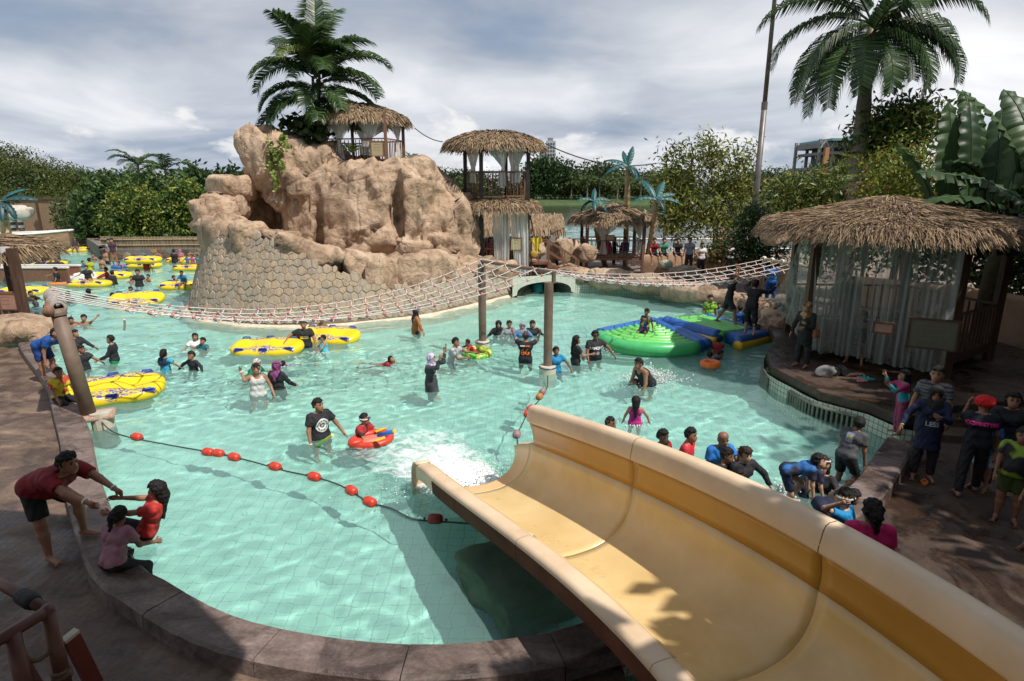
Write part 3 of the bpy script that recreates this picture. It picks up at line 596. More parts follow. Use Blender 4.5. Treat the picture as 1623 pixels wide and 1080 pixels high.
pw = link_mesh('pool_water', np_mesh('pool_water', np.concatenate([v1, v2, v3, v4]), np.concatenate([f1, f2 + len(v1), f3 + len(v1) + len(v2), f4 + len(v1) + len(v2) + len(v3)]), M_water, smooth=True))
tag(pw, kind='structure'); pw.cycles.is_caustics_caster = True

def strip(line_a, line_b):
    g = G(); n = len(line_a); g.add(list(line_a) + list(line_b), [(i, i + 1, n + i + 1, n + i) for i in range(n - 1)]); return g
# tiled pool walls
M_wtile = tile_mat('white_mosaic', (0.62, 0.62, 0.52), (0.50, 0.54, 0.46), (0.16, 0.18, 0.15), 0.115, 0.010, axes='UV')
def wall_uv(name, line, z0, z1, material, parent=None):
    g = G(); n = len(line); g.add([Vz(p, z0) for p in line] + [Vz(p, z1) for p in line], [(i, i + 1, n + i + 1, n + i) for i in range(n - 1)])
    me = g.mesh(name, material); uv = me.uv_layers.new(name='UVMap'); L = [0]
    for i in range(n - 1): L.append(L[-1] + (Vector(line[i + 1]) - Vector(line[i])).to_2d().length)
    for pol in me.polygons:
        for li in pol.loop_indices:
            vi = me.loops[li].vertex_index; uv.data[li].uv = (L[vi % n], z0 if vi < n else z1)
    o = link_mesh(name, me, parent); o.cycles.is_caustics_receiver = True; return o
tag(wall_uv('pool_wall', edge, FLOOR_Z, 0.16, M_wtile), kind='structure')

# coping: separate cast blocks, joints open
coping = tag(empty('pool_coping', None, None), kind='structure')
outer = offset(edge, 0.47)
n_blk = 0; i = 0; cuts = [0]; acc = 0.0
for i in range(1, len(edge)):
    acc += (edge[i] - edge[i - 1]).length
    if acc > 1.35 or i == len(edge) - 1: cuts.append(i); acc = 0.0
for a, b in zip(cuts[:-1], cuts[1:]):
    if b - a < 1: continue
    e = [p.copy() for p in edge[a:b + 1]]; o = [p.copy() for p in outer[a:b + 1]]
    for L in (e, o):
        d = (L[1] - L[0]).normalized() * 0.006; L[0] += d; d = (L[-1] - L[-2]).normalized() * 0.006; L[-1] -= d
    g = G(); n = len(e); jz = rnd.uniform(-0.004, 0.004)
    prof = [(0.03, 0.06), (0.0, 0.10), (0.0, 0.265), (0.03, 0.30), (0.43, 0.305), (0.47, 0.28), (0.48, 0.06)]
    rows = []
    for u, z in prof: rows.append([Vz(p + (q - p) * (u / 0.47), z + jz) for p, q in zip(e, o)])
    g.grid(rows); k = len(prof); g.add([r[0] for r in rows], p=[tuple(range(k))]); g.add([r[-1] for r in rows], p=[tuple(range(k - 1, -1, -1))])
    g.build('coping_block', M_coping, coping)

# decks
def sheet(name, poly, z, material, amp=0.0, kind='structure'):
    g = G(); g.add([Vz(p, z) for p in poly], p=[tuple(range(len(poly)))]); o = g.build(name, material)
    if o.data.polygons[0].normal.z < 0: o.data.flip_normals()
    return tag(o, kind=kind)
oin = offset(edge, 0.40)
li = [p for p in oin if p.x < 1.2]
deck_poly = [Vector((-40, 18, 0))] + [Vector((-20, 19, 0))] + li + [Vector((1.2, -6, 0)), Vector((-40, -6, 0))]
sheet('left_deck', deck_poly, DECK_Z, M_deck)
ri = [p for p in oin if p.x >= 1.2]
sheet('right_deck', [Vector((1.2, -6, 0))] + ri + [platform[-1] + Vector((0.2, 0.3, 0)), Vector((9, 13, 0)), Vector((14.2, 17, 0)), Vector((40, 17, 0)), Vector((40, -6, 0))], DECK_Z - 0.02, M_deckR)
# raised gazebo platform with tiled front
plat_poly = platform + [Vector((8.6, 11.2, 0)), Vector((10.6, 11.6, 0)), Vector((13.6, 14.2, 0)), Vector((13.4, 19.5, 0)), Vector((8.2, 19.2, 0))]
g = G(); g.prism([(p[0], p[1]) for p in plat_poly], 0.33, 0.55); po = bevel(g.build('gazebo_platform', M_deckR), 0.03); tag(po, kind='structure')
pin = offset(chain(platform + [Vector((7.6, 10.4, .5)), Vector((7.3, 10.2, 0.5))], 0.4), 0.05)
wall_uv('platform_wall', pin, FLOOR_Z, 0.335, M_wtile); tag(bpy.data.objects['platform_wall'], kind='structure')
# back deck behind the rim rocks
bd = [P(800, 466), P(870, 458), P(960, 459), P(1050, 466), P(1130, 476), P(1195, 486), P(1244, 500), P(1270, 520)]
wall_uv('back_pool_wall', chain([P(908, 464)] + back_edge[2:], 0.5), FLOOR_Z, 0.40, M_wtile); tag(bpy.data.objects['back_pool_wall'], kind='structure')
sheet('back_deck', chain(back_edge, 0.5) + [Vector((9.6, 19.6, 0)), Vector((13.4, 18.5, 0)), Vector((40, 17, 0)), Vector((40, 41, 0)), Vector((-8, 41, 0)), Vector((-8, 30, 0)), Vector((-3, 28.5, 0))], BACK_Z - 0.03, mat('paving', (0.15, 0.11, 0.085), (0.25, 0.19, 0.15), rough=0.8, scale=1.2, bump=0.4))
# lake, its far lawn and the land to the horizon
g = G(); g.add([(-3000, -300, -1.6), (3000, -300, -1.6), (3000, 5000, -1.6), (-3000, 5000, -1.6)], [(0, 1, 2, 3)]); tag(g.build('ground', M_earth), kind='structure')
M_lake = mat('lake_water', (0.035, 0.045, 0.022), (0.05, 0.06, 0.03), rough=0.12, scale=0.05, bump=0.55, bscale=0.9, stretch=(0.5, 1.4, 1), bdist=0.12, spec=0.6)
g = G(); g.add([(-10, 40.5, -0.55), (260, 40.5, -0.55), (260, 235, -0.55), (-10, 235, -0.55)], [(0, 1, 2, 3)]); tag(g.build('lake', M_lake), kind='structure')
g = G(); g.grid([[(x, y, z) for x in range(-400, 900, 20)] for y, z in ((186, -0.75), (189, -0.2), (192, 0.5), (215, 1.2), (260, 1.7), (400, 2.0), (1500, 2.2))])
tag(g.build('far_shore', M_grass, smooth=True), kind='structure')
# left river bank behind the far wall
g = G(); g.grid([[(x, y, z + 0.12 * math.sin(x * 0.7)) for x in range(-140, -8, 4)] for y, z in ((47.5, 0.3), (49, 0.8), (56, 1.0), (70, 1.5), (120, 1.6))])
tag(g.build('left_bank', M_earth, smooth=True), kind='structure')
# ---------------------------------------------------------------- the open slide in the foreground
M_cream = mat('cream_gelcoat', (0.62, 0.45, 0.29), (0.77, 0.59, 0.41), rough=0.42, detail=8, scale=1.3, spec=0.45, bump=0.04, bscale=8)
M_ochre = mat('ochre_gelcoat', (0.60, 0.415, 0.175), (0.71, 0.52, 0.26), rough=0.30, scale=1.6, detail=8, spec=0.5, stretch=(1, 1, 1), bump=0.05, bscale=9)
M_ochre_shade = mat('shaded_ochre_gelcoat', (0.43, 0.22, 0.03), (0.48, 0.26, 0.045), rough=0.30, scale=1.6, detail=8, spec=0.5)  # same ochre gelcoat, the wall's shade put into a darker, deeper colour
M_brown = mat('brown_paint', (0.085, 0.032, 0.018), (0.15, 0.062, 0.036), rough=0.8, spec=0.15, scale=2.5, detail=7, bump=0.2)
SP = dict(x0=-0.4081, y0=8.3859, a=-1.1257, k=0.0705, z0=0.359, m=0.1813, m2=-0.0108, k2=-0.0177)
SW = 0.675
def slide_frame(s):
    n = max(2, int(abs(s) / 0.05) + 1); x, y = SP['x0'], SP['y0']; ds = s / (n - 1)
    th = lambda q: SP['a'] + (SP['k'] * q + SP['k2'] * q * q if q > 0 else 0)
    for i in range(n - 1):
        t = th((i + 0.5) * ds); x += math.cos(t) * ds; y += math.sin(t) * ds
    t = th(s); sz = max(s, 0)
    return Vector((x, y, SP['z0'] + SP['m'] * sz + SP['m2'] * sz * sz + (0.05 * s if s < 0 else 0))), Vector((-math.sin(t), math.cos(t), 0))
_sf = {}
def sf(s):
    k = round(s, 4)
    if k not in _sf: _sf[k] = slide_frame(s)
    return _sf[k]
def sp(s, u, h): c, nrm = sf(s); return c + nrm * u + Vector((0, 0, h))
slide = empty('water_slide', 'wide cream and ochre water slide running down from the lower right corner into the pool', 'slide', (sf(3)[0].x, sf(3)[0].y, 0))
HL, HR, US, HS_, FL = 0.308, 1.137, 0.7246, 0.5201, -0.13
def chan(t):   # channel section, t 0 (left rim) .. 1 (right seam)
    a = math.pi * (1 - t); u = -SW + (US + SW) * (0.5 - 0.5 * math.cos(math.pi * t)) ; 
    w = (2 * t - 1); hl = HL if t < 0.5 else HS_; return u, FL + (hl - FL) * abs(w) ** 2.3
S_all = np.linspace(0, 9.4, 95); joints = [-0.62, 0.12, 2.55, 4.9, 7.2, 9.4]
TT = np.linspace(0, 1, 25)
def low(s, t):
    u, h = chan(t)
    if s < 0.12:           # the lip flares open towards the water
        q = min(1, (0.12 - s) / 0.74)
        if t >= 0.5: h = FL + (h - FL) * (1 - 0.30 * q); u += 0.08 * q * (2 * t - 1)
        h -= 0.10 * q * q
    return sp(s, u, h)
for a, b in zip(joints[:-1], joints[1:]):
    ss = np.linspace(a + 0.0025, b - 0.0025, max(6, int((b - a) * 10)))
    if a < 0: ss = np.array([0.116 - (0.116 + 0.62) * q for q in np.linspace(0, 1, 14)])[::-1]
    g = G()
    rows = []
    for s in ss:
        if a < 0:          # mouth cut back in the middle: a curved end
            rows.append([low(0.116 - (0.116 - s) * (0.42 + 0.58 * abs(2 * t - 1) ** 2.0), t) for t in TT])
        else: rows.append([low(s, t) for t in TT])
    g.grid(rows); o = g.build('channel_panel', M_ochre if a > 0 else mat('pale_ochre_gelcoat', (0.68, 0.44, 0.20), (0.73, 0.50, 0.27), rough=0.3, scale=1.5), slide, smooth=True)
    sd = o.modifiers.new('thick', 'SOLIDIFY'); sd.thickness = 0.02; sd.offset = -1
    # left rim: rolled top and brown side
    g = G(); prof = [(-SW + 0.012, HL - 0.012), (-SW - 0.01, HL + 0.010), (-SW - 0.05, HL + 0.020), (-SW - 0.15, HL + 0.018), (-SW - 0.19, HL + 0.005), (-SW - 0.205, HL - 0.03), (-SW - 0.208, HL - 0.055)]
    ss2 = np.linspace(a + 0.0025, b - 0.0025, max(6, int((b - a) * 8)))
    g.grid([[sp(s, u, h - (0.10 * min(1, (0.12 - s) / 0.74) ** 2 if s < 0.12 else 0)) for u, h in prof] for s in ss2]); g.build('left_rim', M_cream, slide, smooth=True)
    if a > 0:
        g = G(); prof = [(-SW - 0.2085, HL - 0.05), (-SW - 0.212, HL - 0.075), (-SW - 0.20, HL - 0.24), (-SW - 0.16, HL - 0.30), (-SW + 0.05, HL - 0.34), (-SW + 0.3, HL - 0.52), (0, FL - 0.1)]
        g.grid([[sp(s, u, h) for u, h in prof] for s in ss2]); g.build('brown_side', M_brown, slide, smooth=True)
        # right wall above the seam
        s0 = max(a, 0.12); st = np.linspace(s0 + 0.004, b - 0.004, max(6, int((b - s0) * 10)))
        g = G(); wp = [(US + 0.001, HS_ + 0.003), (US + 0.012, HS_ + 0.10), (US + 0.008, HS_ + 0.20), (US - 0.008, HS_ + 0.29), (SW + 0.02, HR - 0.25)]
        g.grid([[sp(s + (0.10 * (1 - k / 4) if s0 == 0.12 and s < 0.2 else 0), u, h) for k, (u, h) in enumerate(wp)] for s in st]); o = g.build('wall_panel', M_ochre_shade, slide, smooth=True)
        sd = o.modifiers.new('thick', 'SOLIDIFY'); sd.thickness = 0.02; sd.offset = -1
        g = G(); rp = [(SW + 0.04, HR - 0.27), (SW + 0.0, HR - 0.265), (SW - 0.03, HR - 0.25), (SW - 0.035, HR - 0.22), (SW - 0.005, HR - 0.06), (SW + 0.015, HR - 0.02), (SW + 0.05, HR), (SW + 0.13, HR), (SW + 0.17, HR - 0.02), (SW + 0.185, HR - 0.08), (SW + 0.185, HR - 0.24), (SW + 0.10, HR - 0.27)]
        rows = [[sp(s, u, h) for u, h in rp] for s in st]
        if s0 == 0.12:
            c = [Vector((sum(p.x for p in rows[0]) / 12, sum(p.y for p in rows[0]) / 12, sum(p.z for p in rows[0]) / 12))]
            nose = [[c[0] + (p - c[0]) * f + (sf(s0)[1].cross(Vector((0, 0, 1)))) * d for p in rows[0]] for f, d in ((0.02, -0.05), (0.6, -0.05), (0.9, -0.03))]
            rows = nose + rows
        g.grid(rows); g.build('right_rim', M_cream, slide, smooth=True)
        # outside of the right wall
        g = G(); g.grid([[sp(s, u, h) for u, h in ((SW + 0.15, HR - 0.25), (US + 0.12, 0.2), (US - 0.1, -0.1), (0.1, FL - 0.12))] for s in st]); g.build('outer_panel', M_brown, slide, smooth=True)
# end lips: arch at the left mouth, low rolled lip on the right
g = G(); q0 = 0.10
g.grid([[sp(s, -SW - 0.209, HL - 0.04 - 0.10 * min(1, (0.12 - s) / 0.74) ** 2 + h) for h in (0, -0.08, -0.17)] for s in np.linspace(-0.64, 0.13, 9)]); g.build('lip_side', M_cream, slide, smooth=True); g = G()
arch = [(-0.01, 0.012), (-0.10, 0.008), (-0.19, -0.03), (-0.27, -0.11), (-0.315, -0.22), (-0.33, -0.38), (-0.335, -0.56), (-0.33, -0.74)]
g.grid([[sp(-0.615 + ds, u, HL - q0 + h + 0.008) + Vector((0, 0, 0)) for u in (-SW - 0.205, -SW - 0.13, -SW - 0.06, -SW + 0.02)] for ds, h in arch]); o = g.build('mouth_arch', M_cream, slide, smooth=True)
sd = o.modifiers.new('thick', 'SOLIDIFY'); sd.thickness = 0.035; sd.offset = 0
g = G(); rr = []
for s in np.linspace(-0.60, 0.30, 14):
    q = min(1, max(0, (0.12 - s) / 0.74)); h0 = FL + (HS_ - FL) * (1 - 0.30 * q) - 0.10 * q * q; uu = US + 0.08 * q
    rr.append([sp(s, uu + u, h0 + h) for u, h in ((-0.012, -0.016), (0.01, 0.006), (0.06, 0.018), (0.12, 0.010), (0.17, -0.04), (0.19, -0.14))])
g.grid(rr); g.build('right_lip', M_cream, slide, smooth=True)
# thin water running down the channel
M_flow = bpy.data.materials.new('running_water'); M_flow.use_nodes = True; b = M_flow.node_tree.nodes['Principled BSDF']; N = M_flow.node_tree.nodes; L = M_flow.node_tree.links
b.inputs['Base Color'].default_value = (0.70, 0.50, 0.245, 1); b.inputs['Roughness'].default_value = 0.12; b.inputs['Coat Weight'].default_value = 1.0; b.inputs['Coat Roughness'].default_value = 0.05
n = N.new('ShaderNodeTexNoise'); n.inputs['Scale'].default_value = 15; n.inputs['Detail'].default_value = 4; tc = N.new('ShaderNodeTexCoord'); L.new(tc.outputs['Object'], n.inputs['Vector']); bp = N.new('ShaderNodeBump'); bp.inputs['Strength'].default_value = 0.45; bp.inputs['Distance'].default_value = 0.03; L.new(n.outputs['Fac'], bp.inputs['Height']); L.new(bp.outputs[0], b.inputs['Normal'])
g = G(); rows = []
for s in np.linspace(-0.02, 7.6, 330):
    wl_, wr_ = 0.16 + 0.02 * math.sin(s * 3), 0.66 + 0.03 * math.sin(s * 2.1 + 1) + 0.015 * math.sin(s * 7)
    rows.append([low(s, wl_ + (wr_ - wl_) * q) + Vector((0, 0, 0.0035 + math.sin(math.pi * q) ** 0.5 * (0.016 + 0.0026 * noise.fractal(Vector((s * 9, q * 9, 3.3)), 0.8, 2, 3)))) for q in np.linspace(0, 1, 36)])
g.grid(rows); g.build('water_film', M_flow, slide, smooth=True)
# support block under the slide, mostly under water
g = G(); g.box((0, 0, 0), (1.25, 1.35, 1.0))
bl = g.build('support_rock', mat('mossy_rock', (0.10, 0.16, 0.06), (0.20, 0.25, 0.10), rough=0.9, scale=2, bump=0.6)); bl.location = (0.12, 7.0, -0.62); bl.rotation_euler = (0.05, -0.03, 0.55)
sb = bl.modifiers.new('s', 'SUBSURF'); sb.subdivision_type = 'SIMPLE'; sb.levels = sb.render_levels = 4; bevel(bl, 0.09, 3); dp = bl.modifiers.new('d', 'DISPLACE'); tx = bpy.data.textures.new('rk', 'CLOUDS'); tx.noise_scale = 0.45; dp.texture = tx; dp.strength = 0.22
tag(bl, 'mossy green block of rock standing under water below the slide mouth', 'rock'); bl.cycles.is_caustics_receiver = True
# ---------------------------------------------------------------- rock island
def rough_up(V, sc, amps, seed=0.0):
    """displace points along their normals by layered noise; V,N arrays"""
    V, N = V; out = V.copy(); off = Vector((seed, seed * 1.7, -seed))
    for i in range(len(V)):
        p = Vector(V[i]) * sc + off
        a = noise.noise(p * 0.45) * amps[0]
        w = Vector((noise.noise(p), noise.noise(p + Vector((5, 0, 0))), noise.noise(p + Vector((0, 7, 0))))) * 0.25; b = 0.0
        for q, am in ((0.55, 1.0), (1.25, 0.42), (2.9, 0.16)):
            x = Vector((p.x * 1.25, p.y * 1.25, p.z * 0.75)) * q + w; d, pt = noise.voronoi(x); cp = pt[0]; n_ = noise.random_vector_c(cp) if hasattr(noise, 'random_vector_c') else Vector((math.sin(cp.x * 127.1 + cp.y * 311.7) , math.sin(cp.y * 269.5 + cp.z * 183.3), math.sin(cp.z * 419.2 + cp.x * 371.9)))
            b += (n_.dot(x - cp) - max(0.0, 0.10 - (d[1] - d[0])) * 1.6) * amps[1] * am
        c = noise.fractal(p * 1.9, 1.0, 2.0, 5) * amps[2]
        out[i] = V[i] + N[i] * (a + b + c)
    return out
def vnormals(V, Q):
    n = np.zeros_like(V); a = V[Q[:, 1]] - V[Q[:, 3]]; b = V[Q[:, 2]] - V[Q[:, 0]]; c = np.cross(b, a) * -1
    for k in range(4): np.add.at(n, Q[:, k], c)
    return n / (np.linalg.norm(n, axis=1)[:, None] + 1e-9)
def sd_box(ax, c, h, r, rz=0.0):
    X = ax[0][:, None, None] - c[0]; Y = ax[1][None, :, None] - c[1]; Z = ax[2][None, None, :] - c[2]
    X, Y = X * math.cos(rz) + Y * math.sin(rz), -X * math.sin(rz) + Y * math.cos(rz)
    q = [np.abs(X) - h[0] + r, np.abs(Y) - h[1] + r, np.abs(Z) - h[2] + r]
    return np.sqrt(np.maximum(q[0], 0) ** 2 + np.maximum(q[1], 0) ** 2 + np.maximum(q[2], 0) ** 2) + np.minimum(np.maximum(np.maximum(q[0], q[1]), q[2]), 0) - r
def sd_ell(ax, c, r): return (grid_len(ax, c, r) - 1) * min(r)
def smin(a, b, k): h = np.maximum(k - np.abs(a - b), 0) / k; return np.minimum(a, b) - h * h * k / 4
island = empty('rock_island', 'big sculpted tan rock hill with a cave and a stone wall rising from the pool', 'rock', (-7.5, 26, 0))
vx = 0.13; lo = np.array([-14.2, 23.4, -0.4]); ax = [lo[0] + vx * np.arange(100), lo[1] + vx * np.arange(72), lo[2] + vx * np.arange(66)]
Dm = sd_box(ax, (-6.6, 28.3, 2.55), (3.3, 2.6, 3.25), 0.85)
Dm = smin(Dm, sd_box(ax, (-10.25, 28.1, 3.3), (1.30, 1.65, 3.6), 0.45, 0.1), 0.5)
Dm = smin(Dm, sd_box(ax, (-9.2, 28.1, 3.1), (1.7, 1.9, 3.4), 0.6), 0.5)
Dm = smin(Dm, sd_ell(ax, (-3.4, 28.5, 1.2), (2.2, 2.5, 3.9)), 0.4)
Dm = smin(Dm, sd_ell(ax, (-2.1, 28.6, 0.4), (1.4, 2.1, 2.7)), 0.4)
Dm = smin(Dm, sd_ell(ax, (-6.6, 26.7, 0.9), (4.2, 1.6, 2.0)), 0.6)
for c, r in (((-5.4, 26.3, 2.2), 0.8), ((-10.3, 26.9, 6.1), 0.75)): Dm = smin(Dm, grid_len(ax, c) - r, 0.7)
for gx, gz, gh in ((-4.75, 3.6, 2.3), (-8.15, 2.4, 1.8), (-3.3, 2.2, 2.0), (-9.75, 4.6, 2.2)): Dm = -smin(-Dm, sd_ell(ax, (gx, 25.75, gz), (0.13, 0.5, gh)), 0.2)
cave = sd_ell(ax, (-11.05, 26.2, 3.2), (1.05, 2.6, 1.6)); Dm = -smin(-Dm, cave, 0.25)
Dm = -smin(-Dm, sd_ell(ax, (-5.2, 25.35, 1.95), (0.85, 0.6, 0.4)), 0.2)
V, Q = surface_nets(Dm, lo, vx); Q = Q[:, ::-1]; N_ = vnormals(V, Q)
if (N_ * (V - np.array([-7, 28, 2]))).sum() < 0: N_ = -N_
V = rough_up((V, N_), 0.8, (0.26, 0.36, 0.09), 3.1)
link_mesh('rock_face', np_mesh('rock_face', V, Q, M_rock, smooth=True), island)

def boulder(name, c, r, rz=0.0, seed=0.0, parent=None, material=None, tilt=0.0, sq=0.62, n=26, amps=(0.14, 0.22, 0.05)):
    m_ = n * 2 // 3; vs = []
    pw_ = lambda v, e: math.copysign(abs(v) ** e, v)
    Mr = Matrix.Rotation(rz, 3, 'Z') @ Matrix.Rotation(tilt, 3, 'Y')
    for i in range(m_ + 1):
        th = math.pi * i / m_
        for k in range(n):
            a = 2 * math.pi * k / n; vs.append(tuple(Vector(c) + Mr @ Vector((r[0] * pw_(math.sin(th), sq) * pw_(math.cos(a), sq), r[1] * pw_(math.sin(th), sq) * pw_(math.sin(a), sq), -r[2] * pw_(math.cos(th), sq)))))
    V = np.array(vs); Q = np.array([(i * n + k, i * n + (k + 1) % n, (i + 1) * n + (k + 1) % n, (i + 1) * n + k) for i in range(m_) for k in range(n)])
    N_ = V - np.array(c); N_ = N_ / (np.linalg.norm(N_, axis=1)[:, None] + 1e-9); s_ = min(1.0, (r[0] * r[1] * r[2]) ** (1 / 3.) / 0.7)
    V = rough_up((V, N_), 1.0 / max(0.35, s_), tuple(q * s_ for q in amps), seed)
    o = link_mesh(name, np_mesh(name, V, Q, material or M_rock, smooth=True), parent); return o
# boulder rim: joints read off the photograph (px, top py, bottom py, depth)
rim = [(326, 348, 392, 24.0), (366, 352, 404, 22.3), (399, 363, 406, 21.8), (471, 381, 425, 21.4), (543, 398, 452, 21.7), (640, 406, 476, 22.9), (731, 413, 457, 25.2), (812, 414, 447, 27.4)]
rt = [(D(a, b, y + 0.5), D(a, c, y)) for a, b, c, y in rim]
for i in range(len(rt) - 1):
    t0, b0 = rt[i]; t1, b1 = rt[i + 1]; c = (t0 + t1 + b0 + b1) / 4; d = t1 - t0; L = d.to_2d().length
    hz = ((t0.z + t1.z) - (b0.z + b1.z)) / 4
    nrm = Vector((-d.y, d.x, 0)).normalized()
    boulder('boulder', c + nrm * 0.26 + Vector((0, 0, -0.04)), (L * 0.56, 0.66, hz * 1.36), math.atan2(d.y, d.x), 11.3 * i + 2, island, tilt=-math.atan2(t1.z - t0.z, L), amps=(0.16, 0.26, 0.06), n=40)
for px, py, y, r, sd in ((341, 343, 25.2, (0.85, 0.8, 0.62), 1), (352, 317, 26.0, (0.75, 0.7, 0.3), 2), (370, 299, 26.6, (0.95, 0.8, 0.55), 3), (378, 318, 26.3, (0.36, 0.5, 0.7), 4), (356, 335, 26.2, (0.7, 0.7, 0.55), 5), (352, 365, 25.4, (0.9, 0.8, 0.7), 6),
                         (690, 383, 26.6, (0.95, 0.6, 0.45), 7), (655, 392, 26.0, (0.8, 0.6, 0.35), 8), (725, 392, 27.0, (0.7, 0.5, 0.5), 9)):
    boulder('boulder', D(px, py, y), r, sd * 0.8, sd * 7.7, island, amps=(0.15, 0.25, 0.06))
boulder('cave_back', (-12.0, 28.5, 2.4), (1.1, 0.9, 2.3), 0.2, 31, island, n=26); boulder('cave_back', (-10.9, 29.2, 2.6), (1.0, 0.8, 2.2), 0.1, 37, island, n=22)
# sloping stone wall: mortar bed and individual stones
wl = [Vector((-14.0, 28.0, 0)), Vector((-13.75, 25.6, 0))] + rock_wl + [Vector((1.0, 28.3, 0))]
wb = chain(wl, 0.3)
topz = [(a[1].x, a[1].z + 0.30) for a in rt]
def wall_top_z(x):
    if x <= topz[0][0]: return topz[0][1]
    for (xa, za), (xb, zb) in zip(topz[:-1], topz[1:]):
        if x <= xb: return za + (zb - za) * (x - xa) / (xb - xa)
    return topz[-1][1]
cen = Vector((-7.0, 27.5, 0))
def wpt(i, z):
    i = max(0, min(len(wb) - 1.001, i)); k = int(i); p = wb[k].lerp(wb[k + 1], i - k)
    t = (wb[min(k + 2, len(wb) - 1)] - wb[max(k - 1, 0)]); n = Vector((-t.y, t.x, 0)).normalized(); 
    if n.dot(cen - p) < 0 and p.x < -1: n = -n
    return Vz(p + n * (0.34 * max(z, 0) + 0.02), z), (-n + Vector((0, 0, 0.34))).normalized()
M_mortar = mat('wall_mortar', (0.17, 0.13, 0.095), (0.25, 0.20, 0.148), rough=0.9, scale=3, bump=0.6)
g = G(); g.grid([[wpt(i, z if z < 0 else z * wall_top_z(wb[i].x))[0] for z in (-1.1, -0.05, 0.0, 0.2, 0.4, 0.6, 0.8, 1.0, 1.12)] for i in range(len(wb))]); g.build('stone_wall', M_mortar, island, smooth=True)
g = G(); g.grid([[wpt(i, 0.0)[0] - (wpt(i, 0)[1] * Vector((1, 1, 0))) * (-d) + Vector((0, 0, z)) for d, z in ((0.0, 0.07), (0.03, 0.05), (0.12, -0.02), (0.30, -0.10), (0.36, -0.4), (0.38, -1.06))] for i in range(len(wb))]); o = g.build('pale_footing', mat('cream_footing', (0.55, 0.42, 0.28), (0.66, 0.58, 0.46), rough=0.7, scale=4, bump=0.2), island, smooth=True); o.cycles.is_caustics_receiver = True
M_cob = [mat('cobble_%d' % k, c, tuple(q * 1.35 for q in c), rough=0.85, scale=4, bump=0.8, bscale=7, col3=tuple(q * 1.5 for q in c), stretch=(1.6, 1.6, 0.3), lo=0.3, hi=0.7) for k, c in enumerate([(0.26, 0.20, 0.142), (0.245, 0.198, 0.15), (0.275, 0.21, 0.148), (0.235, 0.195, 0.152)])]
arc = [0.0]
for i in range(len(wb) - 1): arc.append(arc[-1] + (wb[i + 1] - wb[i]).length)
def at_arc(s):
    k = int(np.searchsorted(arc, s)) - 1; k = max(0, min(k, len(wb) - 2)); return k + (s - arc[k]) / (arc[k + 1] - arc[k])
def cells(W, H, sx, sz, jit, rng):
    """irregular stone cells: corners of a jittered triangular lattice"""
    nx = int(W / sx) + 3; nz = int(H / sz) + 3
    pt = {(i, j): (sx * (i - 1 + 0.5 * (j % 2)) + rng.uniform(-jit, jit) * sx, sz * (j - 1) + rng.uniform(-jit, jit) * sz) for i in range(nx + 1) for j in range(nz + 1)}
    out = []
    for j in range(1, nz):
        for i in range(1, nx):
            o = j % 2; nb = [(i + 1, j), (i + o, j + 1), (i - 1 + o, j + 1), (i - 1, j), (i - 1 + o, j - 1), (i + o, j - 1)]
            if any(q not in pt for q in nb): continue
            c = pt[(i, j)]; out.append((c, [((c[0] + pt[nb[k]][0] + pt[nb[(k + 1) % 6]][0]) / 3, (c[1] + pt[nb[k]][1] + pt[nb[(k + 1) % 6]][1]) / 3) for k in range(6)]))
    return out
def stone_mesh(name, f, c, poly, depth, material, shrink=0.97, top=0.84):
    """f(s, z) -> (point, normal); a low pillow of a stone"""
    g = G(); base = [(c[0] + (p[0] - c[0]) * shrink, c[1] + (p[1] - c[1]) * shrink) for p in poly]; tp = [(c[0] + (p[0] - c[0]) * top, c[1] + (p[1] - c[1]) * top) for p in poly]
    vs = [f(*p)[0] for p in base] + [f(*p)[0] + f(*p)[1] * depth for p in tp] + [f(*c)[0] + f(*c)[1] * depth * 1.25]
    n = len(poly); g.add(vs, [(k, (k + 1) % n, n + (k + 1) % n, n + k) for k in range(n)], t=[(n + k, n + (k + 1) % n, 2 * n) for k in range(n)]); return g
fw = lambda s, z: wpt(at_arc(s), z)
cnt = 0; rest = G()
W = arc[-1]; lst = cells(W, 3.4, 0.32, 0.235, 0.48, rnd)
lst = [q for q in lst if 1.2 < q[0][0] < W - 0.2 and 0.10 < q[0][1] < wall_top_z(fw(q[0][0], 0)[0].x) + 0.36]
lst.sort(key=lambda q: fw(*q[0])[0].y)
for k, (c, poly) in enumerate(lst):
    poly = [(max(0.02, min(W - 0.02, p[0])), max(0.05, p[1])) for p in poly]; gg = stone_mesh('stone', fw, c, poly, rnd.uniform(0.008, 0.035), None)
    if k < 295: gg.build('stone', M_cob[rnd.randrange(4)], island, smooth=False)
    else: rest.add(gg.v, gg.q, gg.t)
if rest.n: tag(rest.build('stone_facing', M_cob[1], island), kind='stuff')
# sandy ramp behind the rim
g = G(); g.grid([[a[1] + Vector((0.1, 0.35, 0.3)), Vector((a[1].x * 0.86 - 1.0, 27.5, a[1].z + 0.25))] for a in rt]); g.build('ramp', mat('ramp_floor', (0.30, 0.20, 0.13), (0.40, 0.28, 0.19), rough=0.9), island)
